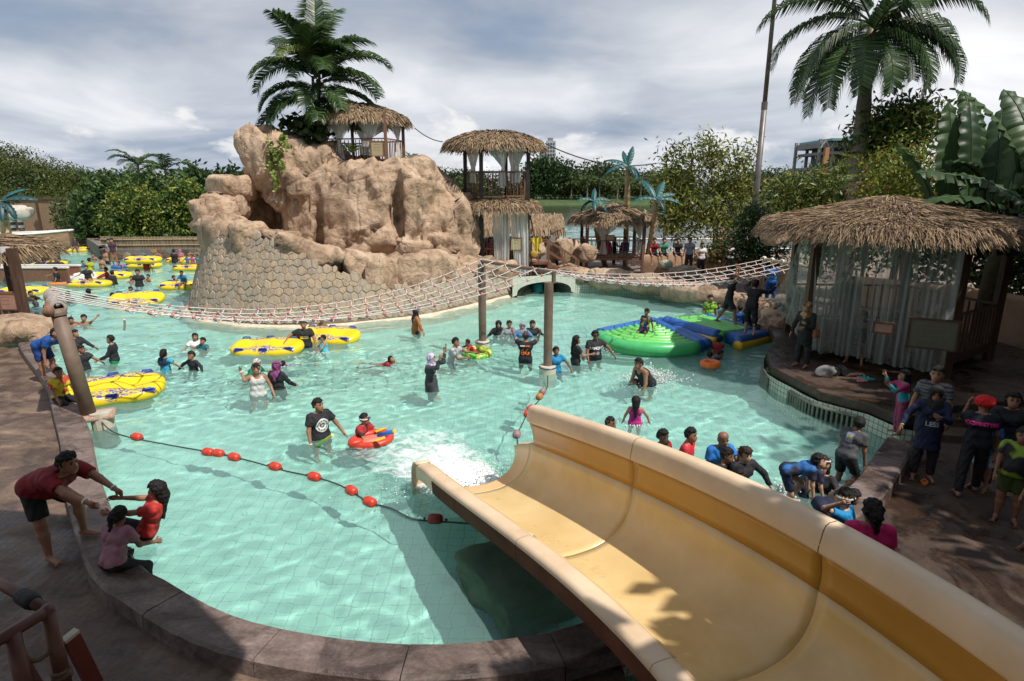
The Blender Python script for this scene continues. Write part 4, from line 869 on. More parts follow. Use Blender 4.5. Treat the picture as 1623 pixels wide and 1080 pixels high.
# hanging creepers on the left pillar
M_vine = leafmat('creeper', (0.10, 0.16, 0.03), (0.22, 0.30, 0.07), (0.35, 0.40, 0.12))
def leaf_quads(c, n, L, W_, rng, flat=0.0):
    """rhombus leaves around points c (n,3)"""
    d = rng.normal(size=(n, 3)); d[:, 2] -= 0.25; d /= np.linalg.norm(d, axis=1)[:, None]; u = rng.normal(size=(n, 3)); u -= d * (u * d).sum(1)[:, None]; u /= np.linalg.norm(u, axis=1)[:, None]
    l = (L * rng.uniform(0.7, 1.25, n))[:, None]; w_ = (W_ * rng.uniform(0.7, 1.2, n))[:, None]
    nn = np.cross(d, u)
    return np.stack([c, c + d * l * 0.5 + u * w_ * 0.5 + nn * l * 0.06, c + d * l, c + d * l * 0.5 - u * w_ * 0.5 + nn * l * 0.06], 1)
vine = []
for px, y0, y1 in ((424, 218, 295), (431, 232, 300), (440, 235, 268), (446, 214, 236)):
    for t in np.linspace(0, 1, 26): vine.append(D(px + 4 * math.sin(t * 9) + (t * 12 if px < 430 else 6 * t), y0 + (y1 - y0) * t, 25.75 + 0.1 * math.sin(t * 5)))
vc = np.array([tuple(v) for v in vine]).repeat(3, 0) + nrg.normal(size=(len(vine) * 3, 3)) * 0.06
o = link_mesh('creeper', quads_mesh('creeper', leaf_quads(vc, len(vc), 0.16, 0.13, nrg), M_vine)); tag(o, 'green creeper strands hanging down the left pillar of the tan rock', 'creeper')

# ---------------------------------------------------------------- rim rocks round the back of the pool, tunnel mouth
for k, (a, b, ta, tb) in enumerate([((812, 424), (880, 430), 0.98, 0.95), ((880, 430), (938, 436), 0.95, 0.85), ((938, 436), (1000, 441), 0.95, 0.9), ((1000, 441), (1062, 450), 0.85, 0.72), ((1062, 452), (1130, 462), 0.75, 0.7), ((1130, 466), (1192, 476), 0.72, 0.7), ((1192, 478), (1238, 494), 0.8, 0.7), ((1236, 496), (1262, 518), 0.75, 0.7)]):
    p, q = P(a[0], a[1] + 14, 0.42), P(b[0], b[1] + 14, 0.42); d = q - p; L = d.length; c = (p + q) / 2
    o = boulder('rim_rock', Vector((c.x, c.y + 0.35, 0.42 + (ta + tb) / 4 - 0.22)), (L * 0.55, 0.62, (ta + tb) / 4 + 0.02), math.atan2(d.y, d.x), 5.1 * k + 40, None, amps=(0.12, 0.16, 0.08))
    tag(o, ['long flat tan rock left over the tunnel mouth', 'tan rim rock just right of the tunnel mouth', 'greyish rim rock in front of the leaning bamboo trunks', 'low tan rim rock in front of the seated men', 'tan rim rock behind the right end of the rope net', 'rim rock behind the men on the blue and green float', 'rim rock under the blue uniformed attendant', 'last tan rim rock beside the sheer curtain corner'][k], 'rock', 'rocks round the back rim of the pool')
tun = empty('tunnel_mouth', 'tiled low arch where the river tunnel opens into the pool below the rocks', 'tunnel', P(868, 466))
pa, pb = P(812, 471), P(912, 464); dx = (pb - pa); nb = Vector((-dx.y, dx.x, 0)).normalized()
g = G(); ar = []; n = 20
for k in range(n + 1):
    t = k / n; a = math.pi * (1 - t); ar.append((0.5 + 0.43 * math.cos(a), 0.06 + 0.52 * math.sin(a) ** 0.7))
rows = [[pa + dx * u + Vector((0, 0, z)) for u, z in ar], [pa + dx * (0.5 + (u - 0.5) * 1.16) + Vector((0, 0, 0.88 if 0 < k < n else 0.0)) for k, (u, z) in enumerate(ar)]]
g.grid(rows); g.build('arch_face', mat('patched_tile', (0.50, 0.53, 0.44), (0.62, 0.62, 0.52), rough=0.4, scale=6, bump=0.3), tun)
g = G(); g.grid([[pa + dx * u + nb * d + Vector((0, 0, z - (0.3 if u in (ar[0][0], ar[-1][0]) else 0))) for u, z in ar] for d in (0, 1.2, 2.6, 5)]); g.build('tunnel_vault', mat('dark_concrete', (0.10, 0.10, 0.09), (0.15, 0.15, 0.13), rough=0.8), tun, smooth=True)
o = G().lathe(P(857, 463, 0) + nb * 0.4, [(0.22, -0.2), (0.26, 0.1), (0.25, 0.34), (0.16, 0.42), (0.02, 0.44)], 14).build('foam_float', mat('teal_foam', (0.01, 0.20, 0.24), (0.015, 0.26, 0.30), rough=0.6), smooth=True); tag(o, 'teal foam float drifting in the dark tunnel mouth', 'float')
# ---------------------------------------------------------------- thatched shelters
def sheer_mat(name, col, alpha):
    m = bpy.data.materials.new(name); m.use_nodes = True; N = m.node_tree.nodes; L = m.node_tree.links; b = N['Principled BSDF']; b.inputs['Base Color'].default_value = (*col, 1); b.inputs['Roughness'].default_value = 0.8
    t = N.new('ShaderNodeBsdfTranslucent'); t.inputs[0].default_value = (*col, 1); tr = N.new('ShaderNodeBsdfTransparent'); m1 = N.new('ShaderNodeMixShader'); m1.inputs[0].default_value = 0.45; L.new(b.outputs[0], m1.inputs[1]); L.new(t.outputs[0], m1.inputs[2])
    m2 = N.new('ShaderNodeMixShader'); n = N.new('ShaderNodeTexNoise'); tc = N.new('ShaderNodeTexCoord'); mp = N.new('ShaderNodeMapping'); mp.inputs['Scale'].default_value = (0.9, 0.9, 0.05); L.new(tc.outputs['Object'], mp.inputs[0]); L.new(mp.outputs[0], n.inputs['Vector'])
    mr = N.new('ShaderNodeMapRange'); mr.inputs[1].default_value = 0.3; mr.inputs[2].default_value = 0.7; mr.inputs[3].default_value = alpha - 0.26; mr.inputs[4].default_value = alpha + 0.26; L.new(n.outputs['Fac'], mr.inputs[0]); L.new(mr.outputs[0], m2.inputs[0])
    L.new(tr.outputs[0], m2.inputs[1]); L.new(m1.outputs[0], m2.inputs[2]); L.new(m2.outputs[0], N['Material Output'].inputs[0]); return m
M_sheer = sheer_mat('sheer_white', (0.90, 0.89, 0.86), 0.92); M_sheer_green = sheer_mat('sheer_grey_green', (0.56, 0.62, 0.58), 0.42)
def thatch(parent, c, R0, ze, za, n_str, rng, sides=0, wid=0.045, ln=0.55, fringe=0.36, sx=1.0, sy=1.0, rot=0.0, flat=0.0):
    """layered strands over a shallow cone; c = (x, y)"""
    def rad(a):
        if not sides: return 1.0
        w = math.pi / sides; q = (a - rot) % (2 * w) - w; return math.cos(w) / math.cos(q) * 0.35 + 0.65
    def pt(a, t, dz=0.0):
        r = rad(a) * R0 * t; z = za - (za - ze) * (t ** 0.92 if not flat else max(0, (t - flat) / (1 - flat)) ** 1.5); return Vector((c[0] + r * sx * math.cos(a), c[1] + r * sy * math.sin(a), z + dz))
    g = G(); N_ = 36; g.grid([[pt(2 * math.pi * k / N_, t, -0.06) for k in range(N_ + 1)] for t in (0.0, 0.3, 0.6, 0.9, 0.99)]); g.grid([[pt(2 * math.pi * k / N_, t, dz) for k in range(N_ + 1)] for t, dz in ((0.99, -0.06), (1.0, -0.16), (0.93, -0.24), (0.5, -0.2))])
    g.build('roof_core', M_thatch_base, parent)
    Q = []
    def strand(a, t0, l, dz0, dz1, w, drop=0.0):
        t1 = t0 + l / R0; p = pt(a, t0, dz0); da = rng.normal() * 0.035 / max(t0, 0.15); e = pt(a + da, min(t1, 1.0), dz1); over = max(0, t1 - 1.0) * R0
        if over: e = e + Vector((math.cos(a) * sx * over * 0.55, math.sin(a) * sy * over * 0.55, -over * 0.85 - drop))
        sd = Vector((-math.sin(a) * sx, math.cos(a) * sy, 0)) * w; tw = Vector((0, 0, rng.normal() * 0.2 * w)); 
        Q.append([tuple(p - sd + tw), tuple(p + sd - tw), tuple(e + sd * 0.35 - tw), tuple(e - sd * 0.35 + tw)])
    for _ in range(n_str):
        t = math.sqrt(rng.uniform(0.0004, 1.0)); strand(rng.uniform(0, 2 * math.pi), t * 0.99, ln * rng.uniform(0.6, 1.2), rng.uniform(0.0, 0.05), rng.uniform(0.03, 0.11), wid * rng.uniform(0.5, 1.1))
    nf = int(2 * math.pi * R0 / wid * 2.6)
    for k in range(nf):
        a = 2 * math.pi * (k + rng.uniform()) / nf; strand(a, rng.uniform(0.90, 0.985), 0.12 * R0 * 0.3 + fringe * rng.uniform(0.7, 1.25), rng.uniform(-0.08, 0.05), 0, wid * rng.uniform(0.5, 1.0), rng.uniform(0, 0.08))
        strand(a, 0.97, fringe * rng.uniform(0.4, 0.8), -0.16, 0, wid * rng.uniform(0.5, 1.0), 0.1)
    o = link_mesh('thatch', quads_mesh('thatch', Q, M_thatch), parent); o['kind'] = 'stuff'; return o
def curtain(parent, a, b, zt, zb, material=None, tie=None, tie_at=0.5, tie_w=0.10, folds=7, amp=0.06, flare=0.0, nx=40, name='curtain', lean=(0, 0)):
    a = Vector((a[0], a[1], 0)); b = Vector((b[0], b[1], 0)); d = b - a; n = Vector((d.y, -d.x, 0)).normalized(); rows = []; ph = (a.x * 3 + a.y) % 6
    for j in range(19):
        v = j / 18; z = zt + (zb - zt) * v; row = []
        if tie is not None: q = abs(z - tie) / max(0.2, (zt - tie)) if z > tie else abs(z - tie) / max(0.2, (tie - zb)) * 0.35; w_ = tie_w + (1 - tie_w) * min(1, q) ** 1.1 if z > tie else tie_w + 0.30 * min(1, q * 2.2)
        else: w_ = 1.0 + flare * v
        for i in range(nx + 1):
            u = i / nx; uu = tie_at + (u - tie_at) * w_ if tie is not None else 0.5 + (u - 0.5) * w_
            wv = amp * (math.sin((u + 0.05 * math.sin(u * 9 + ph)) * folds * 2 * math.pi + ph) * (0.6 + 0.5 * math.sin(u * 7 + ph * 3)) + 0.5 * math.sin(u * folds * 4.4 * math.pi + ph * 2 + v)) * (0.4 + 0.6 * v) * (1 if tie is None else 0.5 + w_)
            p = a + d * uu + n * wv + Vector((lean[0] * v, lean[1] * v, 0)); row.append((p.x, p.y, z + 0.02 * math.sin(u * 20 + ph) * v))
        rows.append(row)
    g = G(); g.grid(rows); return g.build(name, material or M_sheer, parent, smooth=True)
def railing(parent, a, b, z0, z1, material, pitch=0.16, r=0.02):
    a = Vector((a[0], a[1], 0)); b = Vector((b[0], b[1], 0)); L = (b - a).length
    G().beam(Vz(a, z1), Vz(b, z1), 0.07, 0.05).build('top_rail', material, parent); G().beam(Vz(a, z0 + 0.1), Vz(b, z0 + 0.1), 0.05, 0.05).build('bottom_rail', material, parent)
    n = max(2, int(L / pitch)); me = None
    for k in range(1, n):
        p = a.lerp(b, k / n)
        if me is None: me = G().box((0, 0, 0), (r * 1.6, r * 1.6, z1 - z0 - 0.15)).mesh('baluster', material)
        o = link_mesh('baluster', me, parent); o.location = Vector(o.location) + Vz(p, (z0 + z1) / 2 + 0.03)
def posts(parent, pts, z0, z1, r, material, name='post', sq=True):
    for p in pts:
        g = G()
        if sq: g.box((p[0], p[1], (z0 + z1) / 2), (r * 2, r * 2, z1 - z0))
        else: g.tube([(p[0], p[1], z0), (p[0], p[1], z1)], r, 10)
        g.build(name, material, parent)
def ring(c, r, n, rot=0.0): return [Vector((c[0] + r * math.cos(rot + 2 * math.pi * k / n), c[1] + r * math.sin(rot + 2 * math.pi * k / n), 0)) for k in range(n)]
def signboard(parent, c, w, h, face, col, frame, text=None, tcol=(0.1, 0.06, 0.03), size=0.06):
    g = G(); g.box((0, 0, 0), (w, 0.03, h)); o = g.build('sign', mat('sign_%d' % int(col[0] * 1000), tuple(q * 0.85 for q in col), col, rough=0.6, scale=6), parent, world=False)
    off = Vector((0, 0, 0)); q = parent
    if parent: off = Vector(parent.location)
    o.location = Vector(c) - off; o.rotation_euler = (0, 0, face)
    for dx, dz, ww, hh in ((0, h / 2, w + 0.06, 0.04), (0, -h / 2, w + 0.06, 0.04), (-w / 2, 0, 0.04, h), (w / 2, 0, 0.04, h)):
        f = link_mesh('sign_frame', G().box((dx, -0.005, dz), (ww, 0.05, hh)).mesh('sign_frame', frame), o, world=False)
    if text:
        for k, line in enumerate(text):
            me = text_mesh(line, size); me.materials.clear(); me.materials.append(mat('sign_ink', tcol, rough=0.7)); t = link_mesh('lettering', me, o, world=False); t.rotation_euler = (R(90), 0, 0); t.location = (0, -0.018, h * 0.28 - k * size * 1.15)
    return o
srg = np.random.default_rng(11)
# gazebo on top of the rock
gz = empty('rock_top_gazebo', 'thatched gazebo with brown rails and white tied curtains on top of the tan rock', 'gazebo', (-7.0, 28.6, 5.9))
zf = 5.75; rk = [D(518, 240, 27.3), D(612, 240, 26.9), D(640, 240, 28.6), D(560, 240, 30.2), D(505, 240, 29.2)]; rk = [Vz(p, 0) for p in rk]
posts(gz, rk, zf - 0.3, 7.75, 0.06, M_wood2); g = G(); g.prism([(p.x, p.y) for p in rk], zf - 0.2, zf, 0); g.build('floor', M_wood, gz)
for i in range(5): railing(gz, rk[i], rk[(i + 1) % 5], zf, zf + 0.95, M_wood2)
thatch(gz, (-6.95, 28.5), 2.35, 7.62, 8.22, 3200, srg, sides=6, wid=0.04, ln=0.5, fringe=0.36, sx=1.0, sy=0.9, flat=0.25)
curtain(gz, rk[0], rk[0].lerp(rk[1], 0.48), 7.6, zf + 0.1, tie=zf + 1.0, tie_at=0.45); curtain(gz, rk[0].lerp(rk[1], 0.45), rk[1], 7.6, zf + 0.4, tie=zf + 0.95, tie_at=0.55); curtain(gz, rk[1], rk[2], 7.6, zf + 0.2, tie=zf + 1.0, tie_at=0.7); curtain(gz, rk[3], rk[2], 7.6, zf + 0.2, tie=zf + 1.0, tie_at=0.2); curtain(gz, rk[4], rk[3], 7.6, zf + 0.2, tie=zf + 1.0, tie_at=0.6)
signboard(gz, D(598, 236, 26.80), 0.52, 0.60, 0.05, (0.42, 0.34, 0.20), M_wood2, ['~~~~~', '~~~~', '~~~~~'], size=0.10); signboard(gz, D(580, 228, 26.85), 0.34, 0.28, 0.05, (0.6, 0.6, 0.58), M_wood2)
# two-storey lookout tower
tw = empty('lookout_tower', 'two storey dark timber tower with two thatched roofs and white curtains', 'tower', (-0.9, 29, 0.4))
tp = [D(738, 300, 29.0), D(763, 300, 27.6), D(837, 300, 28.0), D(802, 300, 30.6)]; tp = [Vz(p, 0) for p in tp]
posts(tw, tp, 0.4, 6.9, 0.085, M_post)
cx_ = sum(p.x for p in tp) / 4; cy2 = sum(p.y for p in tp) / 4
for z, nm in ((1.0, 'lower_floor'), (4.22, 'upper_floor')):
    g = G(); g.prism([(p.x, p.y) for p in tp], z - 0.12, z); g.build(nm, M_wood2, tw)
for z in (1.0, 4.22):
    for i in range(4):
        if z < 2 and i == 1: railing(tw, tp[1], tp[1].lerp(tp[2], 0.28), z, z + 1.0, M_wood2); continue
        railing(tw, tp[i], tp[(i + 1) % 4], z, z + 1.15, M_wood2)
thatch(tw, (cx_ - 0.05, cy2), 2.25, 6.62, 7.08, 3600, srg, sides=6, wid=0.036, ln=0.5, fringe=0.42, sy=0.92, flat=0.35)
thatch(tw, (cx_ + 0.15, cy2 - 0.1), 1.88, 3.95, 4.15, 2600, srg, wid=0.036, ln=0.45, fringe=0.42, sy=0.95, flat=0.6)
curtain(tw, tp[0], tp[1], 6.55, 4.9, tie=5.5, tie_at=0.5, tie_w=0.18); curtain(tw, tp[1], tp[1].lerp(tp[2], 0.58), 6.55, 4.75, tie=5.55, tie_at=0.85, tie_w=0.12); curtain(tw, tp[1].lerp(tp[2], 0.6), tp[2], 6.55, 4.9, tie=5.6, tie_at=0.4, tie_w=0.16)
curtain(tw, tp[3], tp[2], 6.55, 4.9, tie=5.6, tie_at=0.3, tie_w=0.2)
o1 = Vector((0.0, -0.25, 0))
curtain(tw, tp[0] + o1, tp[1] + Vector((-0.1, -0.1, 0)), 3.95, 0.9, tie=2.4, tie_at=0.7, tie_w=0.30); curtain(tw, tp[1].lerp(tp[2], 0.22) + o1, tp[1].lerp(tp[2], 0.62) + o1, 3.95, 0.78, folds=4, amp=0.13, flare=-0.25); curtain(tw, tp[1].lerp(tp[2], 0.60) + o1, tp[2] + o1, 3.95, 0.80, folds=4, amp=0.13, flare=-0.25, lean=(0.15, 0))
signboard(tw, D(818, 387, 27.6), 0.48, 0.55, 0.0, (0.45, 0.38, 0.22), M_wood2, ['~~~~', '~~~'], size=0.10); signboard(tw, D(790, 377, 27.62), 0.25, 0.34, 0.0, (0.60, 0.45, 0.40), M_wood2)
# timber stair on the right of the tower
st = empty('timber_stair', 'brown timber stair and landing with handrails at the right of the tower', 'stair', D(865, 400, 29.5))
l0, l1 = D(840, 396, 28.6), D(868, 396, 28.8); z0 = 1.25
g = G(); g.box(((l0.x + l1.x) / 2, 28.9, z0), (1.15, 1.2, 0.1)); g.build('landing', M_wood2, st)
for k in range(5): G().box((l1.x + 0.28 + 0.26 * k, 28.9, z0 - 0.16 * (k + 1)), (0.28, 1.1, 0.05)).build('tread', M_wood2, st)
for yy in (28.32, 29.48):
    G().beam((l1.x, yy, z0 - 0.05), (l1.x + 1.45, yy, z0 - 0.92), 0.05, 0.2).build('stringer', M_wood2, st); G().beam((l0.x, yy, z0 + 1.0), (l1.x + 0.05, yy, z0 + 1.0), 0.06, 0.06).build('handrail', M_wood2, st); G().beam((l1.x + 0.05, yy, z0 + 1.0), (l1.x + 1.45, yy, z0 + 0.12), 0.06, 0.06).build('handrail', M_wood2, st); G().beam((l1.x + 0.05, yy, z0 + 0.5), (l1.x + 1.45, yy, z0 - 0.38), 0.05, 0.05).build('handrail', M_wood2, st)
    for xx, za_, zb_ in ((l0.x + 0.05, 0.42, z0 + 1.0), (l1.x + 0.02, 0.42, z0 + 1.0), (l1.x + 0.75, 0.42, z0 + 0.55), (l1.x + 1.42, 0.42, z0 + 0.15)): G().box((xx, yy, (za_ + zb_) / 2), (0.07, 0.07, zb_ - za_)).build('post', M_wood2, st)
G().beam((l0.x - 0.1, 28.3, 3.9), (l0.x + 0.55, 28.4, 0.6), 0.06, 0.06).build('brace', M_wood2, st)
g = G(); rows = []
for j in range(9):
    rows.append([(l0.x + 0.30 + 0.5 * (i / 10 - 0.5) * (0.7 + 0.3 * math.sin(j * 0.9)), 28.24 - 0.05 * math.sin(i * 1.5) - 0.03, 2.45 - 0.085 * j + 0.04 * math.sin(i * 2)) for i in range(11)])
g.grid(rows); o = g.build('yellow_cloth', mat('yellow_cloth', (0.60, 0.42, 0.02), (0.75, 0.55, 0.05), rough=0.8, scale=6, bump=0.4), smooth=True); tag(o, 'yellow cloth hung over the stair rail beside the tower', 'towel')
o = boulder('float_ring', D(846, 404, 28.2), (0.19, 0.12, 0.19), 0.2, 3, None, mat('faded_yellow', (0.30, 0.18, 0.03), (0.38, 0.24, 0.04)), amps=(0.02, 0.0, 0.0), sq=0.9); tag(o, 'faded yellow tube leaning under the stair landing', 'tube')
# long low hut behind the tower
hut = empty('low_hut', 'long low thatched hut behind the two storey tower', 'hut', (0.6, 34, 0.4))
hx0, hx1, hy = D(738, 350, 34.0).x, D(892, 350, 34.0).x, 34.0
for hx in (hx0 + 0.3, (hx0 + hx1) / 2, hx1 - 0.35): posts(hut, [(hx, hy - 0.9), (hx, hy + 1.6)], 0.4, 2.6, 0.08, M_wood)
g = G(); g.box(((hx0 + hx1) / 2, hy + 1.0, 1.2), (hx1 - hx0 - 0.6, 0.1, 1.6)); g.build('back_wall', mat('grey_render', (0.30, 0.30, 0.29), (0.4, 0.4, 0.38), rough=0.8), hut)
Qs = []
for _ in range(3600):
    x = srg.uniform(hx0, hx1); t = srg.uniform(0, 1); y0_ = hy + 0.6 - 1.9 * t; z_ = 3.25 - 0.75 * t; l = srg.uniform(0.3, 0.55); w_ = 0.024; dz = srg.uniform(0.0, 0.08); e = (x + srg.normal() * 0.05, y0_ - l * 0.85, z_ - l * (0.38 if t < 0.8 else 0.9) + dz)
    Qs.append([(x - w_, y0_, z_ + dz), (x + w_, y0_, z_ + dz), (e[0] + w_ / 2, e[1], e[2]), (e[0] - w_ / 2, e[1], e[2])])
o = link_mesh('thatch', quads_mesh('thatch', Qs, M_thatch), hut); o['kind'] = 'stuff'
g = G(); g.grid([[(x, hy + 2.4, 2.4), (x, hy + 0.6, 3.2), (x, hy - 1.35, 2.42)] for x in (hx0, hx1)]); g.build('roof_core', M_thatch_base, hut)
# small gazebo by the lake
lg = empty('lakeside_gazebo', 'small open thatched gazebo on stilts by the lake behind the bamboo trunks', 'gazebo', D(968, 405, 33.0))
lc = D(968, 400, 33.0); ra = 1.65; lp = [Vector((lc.x + dx_, 33.0 + dy_, 0)) for dx_, dy_ in ((-1.45, -1.2), (1.5, -1.2), (1.5, 1.3), (-1.45, 1.3))]
posts(lg, lp, 0.4, 3.3, 0.08, M_wood2); g = G(); g.prism([(p.x, p.y) for p in lp], 1.0, 1.12); g.build('floor', M_wood2, lg)
for i in range(4): railing(lg, lp[i], lp[(i + 1) % 4], 1.1, 2.0, M_wood2, pitch=0.25)
railing(lg, lp[0] + Vector((-1.3, 0, 0)), lp[0], 1.1, 2.1, M_wood2, pitch=0.25)
thatch(lg, (lc.x + 0.05, 33.0), 2.25, 3.15, 3.95, 3000, srg, sides=8, wid=0.04, ln=0.5, fringe=0.4)
curtain(lg, lp[0], lp[0].lerp(lp[1], 0.5), 3.2, 1.3, tie=2.0, tie_at=0.6); curtain(lg, lp[3], lp[2], 3.2, 1.3, tie=2.0, tie_at=0.4); curtain(lg, lp[1].lerp(lp[0], 0.3), lp[1], 3.2, 1.3, tie=2.1, tie_at=0.8)
signboard(lg, D(967, 377, 31.75), 0.42, 0.24, 0.0, (0.42, 0.16, 0.12), M_wood2)
# big gazebo on the right
rg = empty('poolside_gazebo', 'large dark timber gazebo with a broad thatched roof and long sheer curtains at the right', 'gazebo', (9.35, 15.4, 0.55))
rc = (9.35, 15.35); gp = [Vector((7.35, 14.75, 0)), Vector((9.75, 13.05, 0)), Vector((11.75, 14.4, 0)), Vector((11.3, 17.3, 0)), Vector((8.2, 17.6, 0))]
posts(rg, gp, 0.55, 3.75, 0.085, M_wood); g = G(); g.prism([(p.x, p.y) for p in gp], 0.80, 0.92); g.build('floor', M_wood, rg)
for i in range(5): railing(rg, gp[i], gp[(i + 1) % 5], 0.9, 1.95, M_wood, pitch=0.19)
railing(rg, gp[0], gp[1], 1.45, 1.5, M_wood, pitch=9)
thatch(rg, rc, 3.02, 3.84, 4.50, 15000, srg, sides=6, rot=0.35, wid=0.016, ln=0.50, fringe=0.34)
for k in range(5): G().beam(Vz(gp[k], 3.62), Vz(gp[(k + 1) % 5], 3.62), 0.09, 0.14).build('ring_beam', M_wood, rg); G().beam(Vz(gp[k], 3.6), (rc[0], rc[1], 4.22), 0.07, 0.1).build('rafter', M_wood, rg)
of = Vector((-0.18, -0.28, 0))
curtain(rg, gp[0] + of + Vector((0.15, -0.1, 0)), gp[0].lerp(gp[1], 0.50) + of, 3.55, 0.80, M_sheer_green, folds=5, amp=0.085, nx=70); curtain(rg, gp[0].lerp(gp[1], 0.47) + of, gp[1] + of + Vector((-0.05, 0.02, 0)), 3.55, 0.72, M_sheer_green, folds=5, amp=0.09, nx=70)
# the corner curtain blown out over the platform edge
g = G(); rows = []; a0, a1 = gp[0] + Vector((-0.05, -0.05, 0)), gp[0] + Vector((-0.15, 0.5, 0)); e0, e1 = P(1290, 560, 0.75), P(1213, 512, 0.60)
for j in range(21):
    v = j / 20; row = []
    for i in range(41):
        u = i / 40; top = a0.lerp(a1, u); bot = e0.lerp(e1, u); p = Vz(top, 3.5).lerp(Vz(bot, e0.z + 0.1 + 0.55 * u ** 1.5), v ** 1.15 * 0.5 + v * 0.5); p.y += 0.06 * math.sin(u * 40) * v; p.x += 0.05 * math.sin(u * 33 + 1) * v; p.z -= 0.35 * math.sin(v * math.pi) * u; row.append(p)
    rows.append(row)
g.grid(rows); g.build('curtain', M_sheer_green, rg, smooth=True)
signboard(rg, P(1400, 520, 1.75), 0.36, 0.22, -0.55, (0.40, 0.22, 0.16), M_wood, ['~~~~~', '~~~'], (0.45, 0.1, 0.08), 0.07); signboard(rg, P(1478, 530, 1.70), 0.86, 0.62, -0.50, (0.13, 0.12, 0.085), M_wood, ['~ ~ ~ ~ ~', '~ ~ ~ ~', '~ ~ ~ ~ ~', '~ ~ ~'], size=0.10)
# shelter at the left edge
lf = empty('left_shelter', 'dark timber shelter with a frayed thatch eave at the left edge of the photo', 'gazebo', P(20, 512, 0.4))
b0 = P(42, 512, 0.45); fl_ = [Vector((b0.x, b0.y, 0)), Vector((b0.x - 3.2, b0.y + 3.6, 0)), Vector((b0.x - 4.6, b0.y + 3.6, 0)), Vector((b0.x - 4.2, b0.y - 0.3, 0))]
posts(lf, fl_, 0.1, 2.85, 0.11, M_wood); g = G(); g.prism([(p.x, p.y) for p in fl_], 0.35, 0.5); g.build('floor', M_wood, lf)
for i in (0, 3): railing(lf, fl_[i], fl_[(i + 1) % 4], 0.5, 1.45, M_wood2, pitch=0.22, r=0.035)
thatch(lf, (b0.x - 3.1, b0.y + 1.2), 3.1, 2.80, 3.3, 4200, srg, sides=6, wid=0.028, ln=0.5, fringe=0.45)
curtain(lf, fl_[3], fl_[0], 2.9, 1.0, tie=1.7, tie_at=0.55, tie_w=0.2, folds=5); signboard(lf, D(10, 478, b0.y - 0.05), 0.72, 0.52, 0.0, (0.40, 0.34, 0.20), M_wood2, ['~~~~~', '~~~~', '~~~~~'], size=0.10)
# ---------------------------------------------------------------- plants
L_dark = leafmat('leaf_dark', (0.012, 0.030, 0.010), (0.030, 0.065, 0.018), (0.065, 0.115, 0.030))
L_mid = leafmat('leaf_mid', (0.025, 0.055, 0.012), (0.060, 0.115, 0.025), (0.12, 0.18, 0.04))
L_yel = leafmat('leaf_yellow_green', (0.06, 0.085, 0.015), (0.15, 0.17, 0.035), (0.30, 0.28, 0.07))
L_red = leafmat('leaf_red_tip', (0.10, 0.06, 0.02), (0.25, 0.08, 0.04), (0.40, 0.16, 0.07))
L_gold = leafmat('leaf_lime', (0.07, 0.10, 0.012), (0.16, 0.20, 0.03), (0.32, 0.34, 0.06))
L_far = leafmat('leaf_far', (0.018, 0.036, 0.014), (0.036, 0.062, 0.022), (0.065, 0.095, 0.030))
L_far2 = leafmat('leaf_far_light', (0.035, 0.058, 0.016), (0.062, 0.092, 0.026), (0.11, 0.14, 0.04))
L_palm = leafmat('palm_leaf', (0.014, 0.036, 0.012), (0.038, 0.078, 0.022), (0.11, 0.165, 0.055), rough=0.32, trans=0.22)
L_palm2 = leafmat('palm_leaf_light', (0.045, 0.075, 0.015), (0.12, 0.16, 0.035), (0.24, 0.28, 0.08), rough=0.35)
L_banana = leafmat('banana_leaf', (0.018, 0.045, 0.016), (0.035, 0.075, 0.025), (0.065, 0.11, 0.04), rough=0.42, trans=0.30)
M_bark = mat('bark', (0.055, 0.040, 0.028), (0.12, 0.09, 0.065), rough=0.9, scale=5, bump=0.6)
M_palmbark = mat('palm_trunk', (0.13, 0.11, 0.09), (0.24, 0.21, 0.18), rough=0.9, scale=3, stretch=(0.6, 0.6, 7), bump=0.5)
prg = np.random.default_rng(23)
def blob_points(blobs, n, rng, shell=0.5):
    w = np.array([b[1][0] * b[1][1] * b[1][2] for b in blobs]) ** 0.75; pick = rng.choice(len(blobs), n, p=w / w.sum()); C_ = np.array([tuple(b[0]) for b in blobs])[pick]; R_ = np.array([b[1] for b in blobs])[pick]
    d = rng.normal(size=(n, 3)); d /= np.linalg.norm(d, axis=1)[:, None]; r = rng.uniform(0, 1, n) ** shell
    lump = 1 + 0.22 * np.sin(d[:, 0] * 5 + pick) * np.sin(d[:, 1] * 6 + 2 * pick) + 0.16 * np.sin(d[:, 2] * 9 + d[:, 0] * 7 + pick)
    return C_ + d * R_ * (r * lump)[:, None]
def foliage(name, blobs, n, L, W_, m, parent, rng=prg, clump=6, spread=0.5, shell=0.4):
    c = blob_points(blobs, max(4, n // clump), rng, shell); c = c.repeat(clump, 0) + rng.normal(size=(len(c) * clump, 3)) * L * spread
    return link_mesh(name, quads_mesh(name, leaf_quads(c, len(c), L, W_, rng), m), parent)
def limbs(base, top, r, tips, m, parent, name='trunk'):
    base = Vector(base); top = Vector(top); g = G(); mid = base.lerp(top, 0.5) + Vector((0.12, 0.05, 0)); g.tube([base, mid, top], [r, r * 0.8, r * 0.6], 8); g.build(name, m, parent, smooth=True)
    for t in tips:
        t = Vector(t); g = G(); g.tube([top - Vector((0, 0, 0.1)), top.lerp(t, 0.5) + Vector((0, 0, 0.1)), t], [r * 0.5, r * 0.3, r * 0.1], 6); g.build('limb', m, parent, smooth=True)
